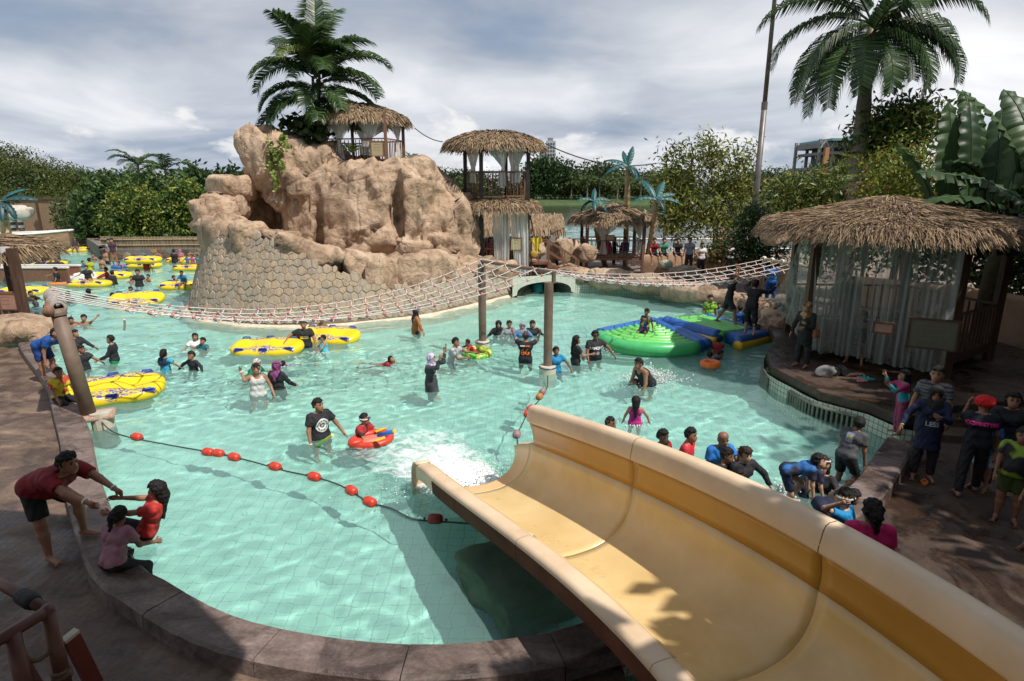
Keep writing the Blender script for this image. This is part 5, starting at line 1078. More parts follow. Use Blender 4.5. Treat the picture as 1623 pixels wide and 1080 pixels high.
def tree(name, label, base, h, blobs, n, L, W_, m, group=None, cat='tree', trunk_r=0.16, tips=True, extra=None, clump=6, spread=0.5, shell=0.4):
    """blobs relative to the base"""
    base = Vector(base); o = empty(name, label, cat, base, group); bl = [(base + Vector(c), r) for c, r in blobs]
    if trunk_r: limbs(base, base + Vector((0, 0, h * 0.5)), trunk_r, [b[0] for b in bl[:6]] if tips else [], M_bark, o)
    foliage('crown', bl, n, L, W_, m, o, clump=clump, spread=spread, shell=shell)
    if extra: foliage('blossom' if extra[0] is L_red else 'leaf_tips', bl, extra[1], L, W_, extra[0], o, clump=clump, spread=spread, shell=0.15)
    return o
def frond(parent, base, az, el, length, droop, m, nl=34, ll=0.6, lw=0.05, hang=0.5, twist=0.0, name='frond', rng=prg, vee=0.5):
    """one feather frond: arching midrib, hanging leaflets"""
    base = Vector(base); pts = []; p = base.copy(); e = el; st = length / 14
    for i in range(15):
        pts.append(p.copy()); d = Vector((math.cos(az) * math.cos(e), math.sin(az) * math.cos(e), math.sin(e))); p = p + d * st; e -= droop / 14 * (0.5 + i / 14)
    g = G(); g.tube(pts, [0.03 * (1 - i / 16) * length / 3 + 0.004 for i in range(15)], 5)
    for i in range(nl):
        t = 0.10 + 0.90 * i / (nl - 1); k = min(13.999, t * 14); a = int(k); q = pts[a].lerp(pts[a + 1], k - a); tg = (pts[a + 1] - pts[a]).normalized(); sd = tg.cross(Vector((0, 0, 1))); sd = sd.normalized() if sd.length > 1e-3 else Vector((1, 0, 0)); up = sd.cross(tg)
        l = ll * (math.sin(math.pi * (0.12 + 0.80 * t)) ** 0.6) * rng.uniform(0.85, 1.1)
        for s in (-1, 1):
            dd = (sd * s * 0.9 + tg * 0.55 + up * (vee * rng.uniform(0.3, 1.0))).normalized(); m1 = q + dd * l * 0.5; e2 = m1 + (dd * (1 - hang) + Vector((0, 0, -1)) * hang + tg * 0.2).normalized() * l * 0.5
            w = tg * lw * (0.6 + 0.4 * math.sin(math.pi * t)); g.add([q - w * 0.3, q + w * 0.3, m1 + w * 0.5, m1 - w * 0.5, e2], [(0, 1, 2, 3)], [(3, 2, 4)])
    return g.build(name, m, parent)
# the palm clump on the rock
pc = empty('feather_palm', 'large dark green feather palm growing beside the gazebo on top of the rock', 'palm', D(500, 215, 28.0))
pb = D(500, 205, 28.2); crown = D(500, 120, 28.2)
for dx_, dy_ in ((-0.15, 0.1), (0.2, -0.1), (0.05, 0.35)): G().tube([pb + Vector((dx_, dy_, -0.8)), pb.lerp(crown, 0.5) + Vector((dx_ * 0.8, dy_, 0)), crown + Vector((dx_, dy_, 0))], [0.10, 0.08, 0.06], 8).build('trunk', mat('dark_palm_trunk', (0.04, 0.03, 0.025), (0.09, 0.07, 0.05), rough=0.9, scale=4), pc, smooth=True)
for az, el, ln, dr, dz in ((172, 30, 3.7, 2.0, 0.1), (185, -8, 3.3, 1.1, -0.75), (100, 80, 4.1, 0.45, 0.2), (65, 72, 4.0, 0.8, 0.2), (20, 45, 3.6, 1.7, 0.1), (350, 22, 3.6, 1.7, -0.1), (5, 8, 3.3, 1.5, -0.5), (250, 45, 3.0, 1.8, 0.1), (290, 40, 3.2, 1.9, 0.0), (215, 35, 3.2, 1.9, 0.0), (150, 55, 3.6, 1.3, 0.15), (130, 40, 3.3, 1.5, 0.0), (320, 50, 3.3, 1.6, 0.1), (80, 35, 3.3, 1.4, 0), (40, 25, 3.4, 1.5, -0.2), (200, 10, 3.0, 1.6, -0.4), (270, 10, 2.6, 1.6, -0.4), (310, 12, 3.0, 1.6, -0.5), (120, 15, 3.0, 1.5, -0.5), (345, 55, 3.4, 1.5, 0.1), (240, 70, 3.2, 1.2, 0.2), (60, 50, 3.5, 1.3, 0.1), (330, -5, 2.9, 1.2, -0.9), (225, -5, 2.8, 1.2, -0.8), (285, 0, 2.6, 1.2, -0.9), (160, 12, 3.0, 1.5, -0.7), (30, 0, 3.0, 1.2, -0.8), (300, 65, 3.0, 1.5, 0.1)):
    frond(pc, crown + Vector((prg.normal() * 0.15, prg.normal() * 0.15, dz - 0.15)), R(az), R(el), ln * 0.92, dr, L_palm2 if az == 250 else L_palm, nl=84, ll=1.0, lw=0.075, hang=0.5)
sb_ = empty('leafy_shrub', 'broad leaved green shrub under the palm at the top left of the rock', 'shrub', D(490, 205, 27.3))
foliage('leaves', [(D(470, 196, 27.2), (0.9, 0.4, 0.22)), (D(500, 205, 27.1), (0.6, 0.4, 0.5))], 260, 0.34, 0.26, L_dark, sb_, clump=2)
for px, py, y, lab in ((558, 243, 26.6, 'bright green fern rosette in front of the gazebo rail on the rock'), (652, 258, 27.4, 'green fern rosette at the right shoulder of the rock')):
    fo = empty('fern', lab, 'fern', D(px, py, y), 'fern rosettes on the rock')
    for k in range(20): frond(fo, D(px, py, y), 2 * math.pi * k / 20 + prg.uniform(-0.2, 0.2), R(prg.uniform(25, 75)), prg.uniform(0.45, 0.75), 1.2, L_palm2 if k % 3 else L_mid, nl=12, ll=0.10, lw=0.06, hang=0.1)
# royal palm on the right
rp = empty('royal_palm', 'tall royal palm with a stout grey trunk rising behind the right gazebo', 'palm', D(1352, 330, 24.0))
base = Vector((rp.location.x, 24.0, 0.4)); tp_ = D(1376, 78, 24.0)
g = G(); n = 24; g.tube([base.lerp(tp_, k / n) + Vector((0.10 * math.sin(k / n * 3), 0, 0)) for k in range(n + 1)], [0.30 - 0.04 * (k / n) + 0.015 * (k % 2) - 0.10 * max(0, k / n - 0.72) / 0.28 for k in range(n + 1)], 14); g.build('trunk', M_palmbark, rp, smooth=True)
g = G(); g.tube([tp_ + Vector((0, 0, -0.3)), tp_ + Vector((0.02, 0, 0.8))], [0.19, 0.12], 12); g.build('crownshaft', mat('crownshaft', (0.12, 0.10, 0.04), (0.20, 0.18, 0.07), rough=0.5, scale=3), rp, smooth=True)
foliage('flower_stalk', [(tp_ + Vector((-0.45, -0.2, -0.55)), (0.22, 0.2, 0.5))], 260, 0.25, 0.03, L_yel, rp, clump=4)
ct_ = tp_ + Vector((0, 0, 0.75))
for az, el, ln, dr in ((180, 20, 3.9, 1.7), (195, 0, 3.8, 1.7), (215, -10, 3.4, 1.5), (160, 45, 3.8, 1.6), (240, -5, 3.2, 1.5), (268, -15, 2.9, 1.3), (300, -5, 3.2, 1.5), (330, 5, 3.5, 1.6), (350, 20, 3.7, 1.8), (10, 40, 3.8, 1.9), (30, 20, 3.5, 1.6), (60, 10, 3.3, 1.5), (100, 10, 3.2, 1.5), (130, 0, 3.3, 1.5), (320, 50, 3.6, 1.9), (200, 55, 3.6, 1.5), (270, 50, 3.0, 1.8), (345, -18, 3.1, 1.2), (188, -22, 3.2, 1.1)):
    frond(rp, ct_ + Vector((0, 0, prg.uniform(-0.4, 0.2))), R(az), R(el - 4), ln * 1.12, dr * 1.15, L_palm, nl=96, ll=1.1, lw=0.062, hang=0.7, vee=0.25)
# banana-like fan palm (paddle leaves) at the right edge
def paddle(parent, base, az, el, length, width, droop, m, roll=0.0, splits=4, rng=prg, stalk=0.5):
    base = Vector(base); pts = []; p = base.copy(); e = el; n = 26; st = length / n
    for i in range(n + 1):
        pts.append(p.copy()); d = Vector((math.cos(az) * math.cos(e), math.sin(az) * math.cos(e), math.sin(e))); p = p + d * st; e -= droop / n * (0.4 + 1.2 * i / n)
    o = G(); s0 = Vector((math.cos(az), math.sin(az), 0)) * -0.15 + base - Vector((0, 0, stalk)); o.tube([s0] + pts, [0.05] + [0.035 * (1 - i / (n + 2)) + 0.006 for i in range(n + 1)], 6); lf_ = o.build('leaf', m, parent, smooth=True)
    g = G()
    for s in (-1, 1):
        gap = sorted(rng.choice(range(3, n - 2), splits, replace=False)); rows = []; fold = rng.uniform(0.15, 0.5)
        for i in range(n + 1):
            t = i / n; w = width * 0.5 * (math.sin(math.pi * min(1, t * 0.93 + 0.07)) ** 0.55); tg = (pts[min(i + 1, n)] - pts[max(i - 1, 0)]).normalized(); sd = tg.cross(Vector((0, 0, 1))).normalized(); up = sd.cross(tg); sd = sd * math.cos(roll) + up * math.sin(roll); up = sd.cross(tg) * -1 if s < 0 else sd.cross(tg)
            up = sd.cross(tg)
            dq = 0.05 * math.sin(i * 2.1 + s); rows.append([pts[i] + (sd * s * (u * w)) + up * (fold * w * (u - 1.1 * u * u) + dq * u) - Vector((0, 0, 0.16 * u * u * w)) for u in (0, 0.3, 0.65, 1.0)])
            if i in gap: g.grid(rows); rows = [[q + tg * 0.03 * (k / 3) + Vector((0, 0, -0.05 * k / 3)) for k, q in enumerate(rows[-1])]]
        if len(rows) > 1: g.grid(rows)
    o2 = link_mesh('blade', g.mesh('blade', m, True), lf_, world=False); o2.location = (0, 0, 0); return lf_
bp_ = empty('banana_plant', 'clump of huge torn paddle shaped green leaves at the right edge', 'plant', (12.6, 15.8, 0.6))
for px, py, y, az, el, ln, w_, dr in ((1500, 330, 17.0, 95, 86, 2.9, 0.85, 0.35), (1535, 320, 16.6, 80, 80, 2.9, 0.75, 0.4), (1570, 330, 16.8, 60, 74, 3.0, 0.8, 0.5), (1600, 300, 16.0, 40, 70, 2.8, 0.8, 0.5), (1610, 240, 15.2, 150, 60, 2.2, 0.7, 0.7),
                                   (1600, 305, 15.0, 168, 22, 2.2, 0.7, 0.45), (1620, 345, 14.6, 178, 28, 2.6, 0.85, 1.0), (1640, 330, 14.4, 150, 35, 1.8, 0.6, 0.4), (1640, 260, 15.0, 100, 70, 2.2, 0.8, 0.6), (1480, 330, 17.5, 160, 70, 2.2, 0.7, 0.7), (1560, 290, 15.8, 200, 35, 1.6, 0.5, 0.8), (1630, 400, 14.5, 190, 20, 2.2, 0.8, 0.9), (1545, 250, 17.2, 100, 78, 2.0, 0.7, 0.5), (1660, 300, 15.5, 80, 60, 2.6, 0.9, 0.8)):
    paddle(bp_, D(px, py, y), R(az), R(el), ln, w_, dr, L_banana, roll=prg.uniform(-0.5, 0.5))
g = G(); g.tube([(12.9, 16.2, 0.4), (13.0, 16.3, 2.6), (13.1, 16.2, 4.4)], [0.28, 0.22, 0.15], 10); g.build('stem', mat('banana_stem', (0.06, 0.05, 0.02), (0.12, 0.10, 0.05), rough=0.7, scale=4), bp_, smooth=True)
# trees and bushes on the right and behind the pool
def B(px, py, y, rx, ry=None, rz=None): return D(px, py, y), (rx, ry or rx, rz or rx)
def tree_px(name, label, basepx, y, zb, blobs, n, L, W_, m, **k):
    b = D(basepx, 400, y); b.z = zb; bl = [(Vector(c) - b, r) for c, r in blobs]; return tree(name, label, b, k.pop('h', 4.0), bl, n, L, W_, m, **k)
tree_px('weeping_tree', 'yellow green loose crowned tree in the middle distance beside the tall mast', 1130, 35.0, 0.4, [B(1125, 250, 35, 1.4, 1.4, 0.9), B(1070, 295, 35, 1.35), B(1160, 295, 35.5, 1.5, 1.5, 1.2), B(1100, 340, 34.5, 1.7, 1.5, 1.3), B(1155, 350, 35, 1.3, 1.3, 1.1), B(1063, 345, 34.5, 0.9, 1, 1.2), B(1175, 250, 35, 0.8), B(1075, 250, 35, 0.8), B(1120, 225, 35, 0.6, 0.6, 0.4)], 5200, 0.36, 0.10, L_yel, extra=(L_gold, 1500), h=5.0, trunk_r=0.22, clump=5, spread=0.9, shell=0.6)
tree_px('bamboo_tree', 'olive bamboo like tree behind the thatched roof of the right gazebo', 1300, 31.0, 0.4, [B(1290, 310, 31, 1.6, 1.5, 1.0), B(1250, 320, 31, 1.3), B(1345, 292, 31, 1.3, 1.3, 1.1), B(1310, 330, 30, 2.0), B(1265, 350, 30, 1.5, 1.4, 1.3), B(1375, 300, 29, 1.6)], 6500, 0.36, 0.085, L_yel, extra=(L_mid, 3500), h=5.0, clump=5, spread=0.9, shell=0.55)
tree_px('small_tree', 'olive tree rising above the yellow shrub at the right', 1420, 24.0, 0.4, [B(1415, 195, 24, 1.25, 1.2, 0.7), B(1455, 180, 24, 0.9, 0.9, 0.6), B(1385, 225, 24, 0.9), B(1440, 215, 24, 1.0)], 2600, 0.30, 0.11, L_mid, extra=(L_yel, 900), h=7.0, clump=5, spread=0.9)
tree_px('red_tip_shrub', 'lime green shrub with red new leaves above the right gazebo roof', 1430, 19.5, 0.4, [B(1432, 262, 19.5, 0.95, 0.9, 0.95), B(1400, 290, 19.3, 0.9), B(1460, 290, 19.5, 0.9), B(1378, 300, 19, 0.6, 0.6, 0.4), B(1440, 320, 19, 1.3, 1, 0.8)], 5200, 0.13, 0.06, L_gold, extra=(L_red, 500), h=5.0, clump=6, spread=0.7, trunk_r=0.08)
tree_px('dark_bush', 'dark green rounded bush left of the right gazebo roof', 1192, 27.0, 0.4, [B(1192, 372, 27, 1.0, 0.9, 1.1), B(1175, 400, 26.8, 0.8), B(1215, 405, 26.8, 0.9, 0.8, 0.8), B(1195, 345, 27, 0.6)], 4600, 0.16, 0.08, L_dark, extra=(L_red, 60), h=1.6, clump=6, spread=0.7, trunk_r=0.06)
tree_px('red_leaf_bush', 'bush with dark red and green leaves beside the seated men', 1148, 31.0, 0.9, [B(1150, 385, 31, 0.75, 0.6, 0.6), B(1130, 402, 30.6, 0.6, 0.5, 0.5), B(1158, 402, 30.6, 0.5)], 1200, 0.20, 0.08, L_mid, extra=(L_red, 420), h=0.9, clump=4, spread=0.8, trunk_r=0.05)
tree_px('hedge_tree', 'dark leafy trees filling the shade behind the right gazebo', 1560, 19.0, 0.4, [B(1500, 380, 20, 1.9, 1.2, 1.6), B(1580, 350, 19, 1.8, 1.2, 2.0), B(1620, 300, 18.5, 1.5, 1.0, 2.0), B(1640, 430, 18, 1.6, 1.0, 1.2), B(1400, 370, 24, 2.0, 1.4, 1.6), B(1330, 380, 25, 1.6, 1.2, 1.4), B(1470, 330, 21, 1.5), B(1700, 350, 18, 2.0, 1.5, 2.5)], 13000, 0.24, 0.11, L_dark, extra=(L_mid, 1500), h=3.0, clump=6, spread=0.8, trunk_r=0.12)
fp = empty('young_palm', 'bright lime green young palm frond above the yellow shrub', 'palm', D(1350, 275, 21.5))
for az, el, ln in ((185, 35, 1.6), (170, 55, 1.5), (205, 20, 1.4), (20, 40, 1.3), (190, 5, 1.3)): frond(fp, D(1388, 285, 21.5), R(az), R(el), ln, 1.0, L_palm2, nl=22, ll=0.5, lw=0.06, hang=0.25, name='frond')
G().tube([Vz(D(1388, 285, 21.5), 0.4), D(1388, 285, 21.5)], [0.07, 0.05], 8).build('trunk', M_bark, fp)
# unseen trees placed outside the frame so their crowns shade decks and slide
def shade_tree(label, base, blobs, n): return tree('unseen_shade_tree', label, base, 8.0, [(Vector(c) - Vector(base), r) for c, r in blobs], n, 0.60, 0.42, L_mid, group='shade trees over the decks', trunk_r=0.28, clump=5, spread=0.8, shell=0.7)
shade_tree('spreading rain tree over the right deck, mostly outside the photo', (18.5, 7.0, 0.1), [((15.2, 8.0, 8.2), (2.9, 4.2, 1.3)), ((13.6, 4.0, 7.6), (2.6, 3.0, 1.1)), ((17.5, 11.5, 9.6), (2.8, 3.0, 1.3)), ((16.0, 0.5, 8.4), (3.2, 3.2, 1.3)), ((19.5, 5.0, 9.0), (3.0, 5.0, 1.5)), ((12.6, 6.0, 8.6), (1.5, 2.0, 0.7)), ((15.0, 5.0, 10.0), (3.0, 4.0, 1.0))], 46000)
shade_tree('unseen dense trees added to block sky light from the right deck', (17.5, 3.0, 0.1), [((16.2, 10.2, 3.0), (1.6, 2.0, 3.0)), ((14.8, 6.0, 3.0), (1.8, 3.0, 3.2)), ((12.6, 1.0, 3.4), (2.0, 3.0, 3.4)), ((17.5, 13.5, 4.0), (2.0, 2.4, 3.4))], 15000)
shade_tree('unseen broad tree added behind the camera to darken the foreground', (2.0, -7.5, 0.1), [((-3.0, -4.5, 5.5), (4.0, 1.8, 3.2)), ((4.0, -4.8, 5.5), (4.0, 1.8, 3.2)), ((9.5, -3.0, 5.2), (3.0, 2.4, 3.4)), ((-8.8, -2.2, 5.0), (3.0, 2.4, 3.0))], 15000)
shade_tree('unseen rain tree branch placed to dapple the slide with shade', (9.5, -4.0, 0.1), [((6.5, 1.0, 7.8), (1.5, 1.3, 0.5)), ((7.6, 2.0, 8.4), (1.3, 1.1, 0.4))], 1300)
# unseen tower under the camera; roof added and shaped to shade the left deck
tr_ = empty('unseen_slide_tower', 'unseen timber slide tower with a thatched roof added to shade the deck', 'tower', (-1.5, 0, 0.1))
for x, y in ((-5.6, -3.2), (0.6, -3.2), (-5.9, 4.3), (1.0, -1.2), (-2.4, -3.2)): G().box((x, y, 3.9), (0.2, 0.2, 7.6)).build('post', M_wood, tr_)
G().box((-1.6, -1.6, 3.0), (7.0, 3.0, 0.16)).build('floor', M_wood2, tr_); g = G(); g.prism([(-6.4, -3.5), (1.2, -3.5), (1.2, 2.3), (-0.3, 3.6), (-1.9, 5.0), (-6.4, 5.6)], 7.55, 7.69); g.build('shading_roof', M_thatch_base, tr_)
g = G(); g.grid([[(-6.3, -3.5, 7.7), (-2.9, -3.5, 9.2), (1.1, -3.5, 7.7)], [(-6.3, 5.3, 7.7), (-3.4, 3.0, 9.0), (0.9, 2.3, 7.7)]]); g.build('thatch', M_thatch, tr_)
# ---------------------------------------------------------------- left bank: trees, fence, mosaic wall, boats, hut
tree_px('tall_tree', 'tall dark green tree left of the clipped round trees', 185, 50.0, 0.9, [B(170, 305, 50, 2.0, 2, 1.5), B(205, 300, 50, 2.0, 2, 1.4), B(160, 330, 49, 2.0, 2, 1.6), B(195, 330, 49, 2.5, 2, 2.0), B(230, 302, 50.5, 1.5, 1.5, 1.4), B(150, 360, 48.5, 1.6), B(205, 365, 48, 2.2, 1.5, 1.3)], 9000, 0.40, 0.19, L_dark, extra=(L_mid, 4000), trunk_r=0.25)
tree_px('round_tree', 'dense clipped round tree with bright leaves behind the bamboo fence, left one', 222, 46.5, 0.8, [B(215, 325, 46.5, 1.9, 1.8, 1.5), B(195, 350, 46, 1.6, 1.5, 1.3), B(238, 345, 46, 1.7, 1.5, 1.4), B(215, 370, 45.6, 2.2, 1.4, 1.0)], 6500, 0.24, 0.14, L_mid, extra=(L_gold, 4200), trunk_r=0.15)
tree_px('round_tree', 'dense clipped round tree touching the left edge of the stone wall', 296, 46.0, 0.8, [B(295, 315, 46, 1.7, 1.7, 1.4), B(275, 340, 45.6, 1.5, 1.5, 1.4), B(318, 345, 45.6, 1.7, 1.5, 1.5), B(295, 370, 45.2, 2.2, 1.4, 1.0), B(290, 297, 46, 1.0, 1, 0.6)], 6500, 0.24, 0.14, L_mid, extra=(L_gold, 4500), trunk_r=0.15)
for px, py, lab in ((218, 262, 'coconut palm crown showing above the round trees'), (262, 270, 'thin palm crown right of the tall dark tree')):
    o = empty('coconut_palm', lab, 'palm', Vz(D(px, py, 54), 1.0), 'palms behind the round trees'); t_ = D(px, py, 54); G().tube([Vz(t_, 1.0), t_], [0.16, 0.1], 8).build('trunk', M_palmbark, o)
    for k in range(13): frond(o, t_, 2 * math.pi * k / 13, R(prg.uniform(-5, 70)), prg.uniform(2.0, 2.7), 1.6, L_dark if k % 2 else L_mid, nl=18, ll=0.7, lw=0.12, hang=0.5)
tree_px('small_tree', 'small grey green trees beside the bamboo hut on the left', 120, 52.0, 0.9, [B(105, 335, 52, 1.2), B(130, 345, 52, 1.2), B(118, 360, 51, 1.8, 1.2, 1.2), B(145, 345, 51, 1.2)], 2600, 0.34, 0.14, L_far2, trunk_r=0.1)
tree_px('background_tree', 'dark rounded tree far behind the left shoulder of the rock', 308, 75.0, 1.0, [B(308, 282, 75, 2.5, 2, 1.3), B(345, 292, 75, 2.5, 2, 1.2), B(375, 285, 75, 2.6, 2, 1.1), B(330, 310, 74, 4, 2, 2), B(380, 310, 74, 3, 2, 2)], 4200, 0.75, 0.4, L_dark, trunk_r=0.2)
# wooded hill far left
def mass(name, blobs, n, L, W_, m, lab=None):
    o = foliage(name, blobs, n, L, W_, m, None, clump=4, spread=0.7, shell=0.25); return tag(o, kind='stuff')
hb = []
for k in range(95):
    px = prg.uniform(-160, 175); top = 236 + 0.58 * max(0, px - 20) ** 1.0 * (1 if px > 20 else 0) * 0.75 + (0 if px > 20 else -0.06 * (20 - px)); py = prg.uniform(top + 10, 345); hb.append((D(px, py, 118 + (345 - py) * 0.25), (5.5, 5, 3.4)))
mass('wooded_hillside', hb, 130000, 0.42, 0.26, leafmat('leaf_hill', (0.035, 0.055, 0.012), (0.065, 0.09, 0.02), (0.12, 0.14, 0.03)))
mass('distant_wood', [(D(px, 302 + prg.uniform(-4, 6), 130), (7, 5, 3.2)) for px in range(-200, 420, 22)], 16000, 0.9, 0.5, L_far)
# far shore of the lake: single trees, copied
ORD = 'first second third fourth fifth sixth seventh eighth ninth tenth eleventh twelfth thirteenth fourteenth fifteenth sixteenth seventeenth eighteenth'.split()
def far_proto(label, rx, rz, m, n=1500, trunk=0.5, L=1.0):
    o = empty('shore_tree', label, 'tree', (0, 0, 0), 'trees along the far shore of the lake'); bl = [(Vector((0, 0, trunk + rz)), (rx, rx, rz)), (Vector((rx * 0.6, 0, trunk + rz * 0.8)), (rx * 0.6, rx * 0.6, rz * 0.7)), (Vector((-rx * 0.55, 0.5, trunk + rz * 0.7)), (rx * 0.6, rx * 0.6, rz * 0.65))]
    foliage('crown', bl, n, L, L * 0.55, m, o, clump=4, spread=0.6, shell=0.3); G().tube([(0, 0, 0), (0, 0, trunk + rz * 0.6)], [0.35, 0.2], 7).build('trunk', M_bark, o); return o
pr = [far_proto('dark rounded tree on the far shore', 5.5, 4.4, L_far, 2200, 1.2), far_proto('light green low tree on the far shore', 5.0, 3.2, L_far2, 1700, 1.0), far_proto('narrow dark cypress like tree on the far shore', 2.0, 5.6, L_dark, 1500, 0.6, 0.9)]
used = [False] * 3
def put(i, px, y, zb, s, sz=None):
    o = pr[i] if not used[i] else copy_tree(pr[i]); used[i] = True; o['px'] = px; p = D(px, 320, y); o.location = (p.x, y, zb); o.scale = (s, s, sz or s); o.rotation_euler = (0, 0, prg.uniform(0, 6.28))
for px, s in ((690, 1.0), (712, 0.9), (735, 1.0), (755, 0.9), (860, 1.35), (893, 1.3), (918, 0.9), (945, 1.15), (968, 1.25), (1000, 0.95), (1030, 0.9), (1060, 1.0), (1080, 0.9), (1190, 0.9), (1215, 1.05), (1245, 1.0), (1275, 0.9), (1310, 1.0)): put(0, px, 232 + prg.uniform(-6, 10), 1.4, s * prg.uniform(0.95, 1.1))
for px in (700, 745, 900, 925, 960, 985, 1015, 1045, 1200, 1230, 1260): put(1, px, 208 + prg.uniform(-4, 6), 1.2, prg.uniform(0.85, 1.1))
for px, s in ((846, 1.0), (862, 1.15), (880, 1.05), (838, 0.9), (896, 0.9)): put(2, px, 203, 1.0, s, s * 1.05)
mass('far_wood', [(D(px, 303, 262), (10, 6, 5.5 + 2.5 * math.sin(px * 0.05))) for px in range(640, 1400, 20)], 34000, 1.0, 0.6, L_far)
pk = empty('shore_palm', 'small coconut palm in the row along the far shore', 'palm', (0, 0, 0), 'coconut palms along the far shore')
G().tube([(0, 0, 0), (0.2, 0, 5.0)], [0.22, 0.14], 6).build('trunk', M_palmbark, pk)
for k in range(11): frond(pk, (0.2, 0, 5.0), 2 * math.pi * k / 11, R(prg.uniform(-10, 60)), 2.7, 1.7, L_far2, nl=9, ll=1.0, lw=0.3, hang=0.5)
for k, px in enumerate((905, 930, 950, 978, 998, 1015, 1030, 1050, 1070, 1205, 1222, 1240)):
    o = pk if k == 0 else copy_tree(pk); p = D(px, 320, 198 + prg.uniform(-4, 6)); o.location = (p.x, p.y, 0.7); s = prg.uniform(0.85, 1.25); o.scale = (s, s, s); o.rotation_euler = (0, 0, prg.uniform(0, 6)); o['label'] = 'small coconut palm on the far shore, ' + ORD[k] + ' from the left'
for src in pr:
    kin = sorted([o for o in bpy.data.objects if o.get('px') is not None and o.get('label') == src['label']], key=lambda o: o['px']); base_ = src['label'].replace(' standing', '')
    for k, o in enumerate(kin): del o['px']; o['label'] = base_ + ', ' + ORD[k] + ' of its kind from the left'
# far buildings
M_conc = mat('grey_concrete', (0.20, 0.20, 0.20), (0.28, 0.28, 0.28), rough=0.9, scale=0.3)
M_glassd = mat('dark_window', (0.03, 0.035, 0.045), rough=0.15)
tb = empty('tower_block', 'tall grey high rise tower block far beyond the lake behind the timber tower', 'building', Vz(D(868, 300, 640), 0))
tz = D(864, 224, 640).z; twd = 15.0; bx, by = tb.location.x, 640
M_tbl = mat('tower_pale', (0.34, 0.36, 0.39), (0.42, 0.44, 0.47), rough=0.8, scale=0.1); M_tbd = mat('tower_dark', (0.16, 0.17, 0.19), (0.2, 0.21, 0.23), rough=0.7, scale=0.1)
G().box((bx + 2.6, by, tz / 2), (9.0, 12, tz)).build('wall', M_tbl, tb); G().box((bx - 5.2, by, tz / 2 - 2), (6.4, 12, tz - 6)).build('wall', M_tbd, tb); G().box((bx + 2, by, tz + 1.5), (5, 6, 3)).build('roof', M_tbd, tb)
wm = G().box((0, 0, 0), (1.5, 0.4, 1.5)).mesh('window', M_glassd); wm2 = G().box((0, 0, 0), (6.0, 0.4, 1.1)).mesh('window', M_tbl)
for k in range(12):
    for xx in (0.0, 2.6, 5.2): o = link_mesh('window', wm, tb); o.location = Vector(o.location) + Vector((bx + xx, by - 6.1, tz - 3 - k * 3.4))
    o = link_mesh('floor_band', wm2, tb); o.location = Vector(o.location) + Vector((bx - 5.2, by - 6.1, tz - 6 - k * 3.4))
cb = empty('unfinished_building', 'unfinished grey concrete building with a green roof edge behind the right trees', 'building', Vz(D(1320, 280, 150), 0))
bx = D(1325, 250, 150).x; by = 150; zt = D(1325, 224, 150).z
for k, z in enumerate((zt - 9.6, zt - 6.4, zt - 3.0)): G().box((bx + (1.5 if k < 2 else 3), by, z), (20 - k, 14, 0.6)).build('floor_slab', M_conc, cb)
for i in range(7):
    for yy in (-6, 6): G().box((bx - 7 + 2.8 * i, by + yy, zt - 5.5), (0.6, 0.6, 11)).build('column', M_conc, cb)
G().box((bx + 2, by, zt - 6), (12, 8, 9)).build('core_wall', mat('dark_concrete2', (0.09, 0.09, 0.10), (0.13, 0.13, 0.14), rough=0.9), cb); G().box((bx + 2.6, by - 0.5, zt - 0.2), (16.5, 16, 0.5)).build('roof', mat('green_roof', (0.10, 0.26, 0.24), (0.14, 0.32, 0.29), rough=0.5), cb); G().box((bx + 1.5, by, zt - 1.2), (17, 13, 1.2)).build('roof_truss', M_conc, cb)
for i in range(16): G().box((bx - 6.8 + 1.1 * i, by - 6.8, zt - 1.2), (0.15, 0.15, 1.9), ry=0.5 * (-1) ** i).build('strut', mat('truss_white', (0.4, 0.41, 0.42), (0.5, 0.5, 0.5), rough=0.6), cb)
for xx in (-6.2, -0.5, 8): G().box((bx + xx, by - 7.6, zt - 6.4), (0.9, 0.9, 9.0)).build('scaffold', mat('scaffold_orange', (0.35, 0.15, 0.06), (0.42, 0.2, 0.09), rough=0.7), cb)
hb_ = empty('red_roof_house', 'low house with a red tiled roof beyond the lake behind the mast', 'house', Vz(D(1206, 300, 240), 0)); c = D(1206, 290, 240); G().box((c.x, 240, c.z - 3), (8, 7, 5.5)).build('wall', mat('cream_wall', (0.5, 0.45, 0.38), (0.56, 0.52, 0.45), rough=0.9), hb_); g = G(); g.add([(c.x - 5, 236, c.z - 0.3), (c.x + 5, 236, c.z - 0.3), (c.x + 5, 244, c.z - 0.3), (c.x - 5, 244, c.z - 0.3), (c.x - 4, 240, c.z + 2.6), (c.x + 3, 240, c.z + 2.6)], [(0, 1, 5, 4), (2, 3, 4, 5)], [(1, 2, 5), (3, 0, 4)]); g.build('roof', mat('red_tiles', (0.36, 0.10, 0.05), (0.45, 0.15, 0.08), rough=0.8, scale=1), hb_)
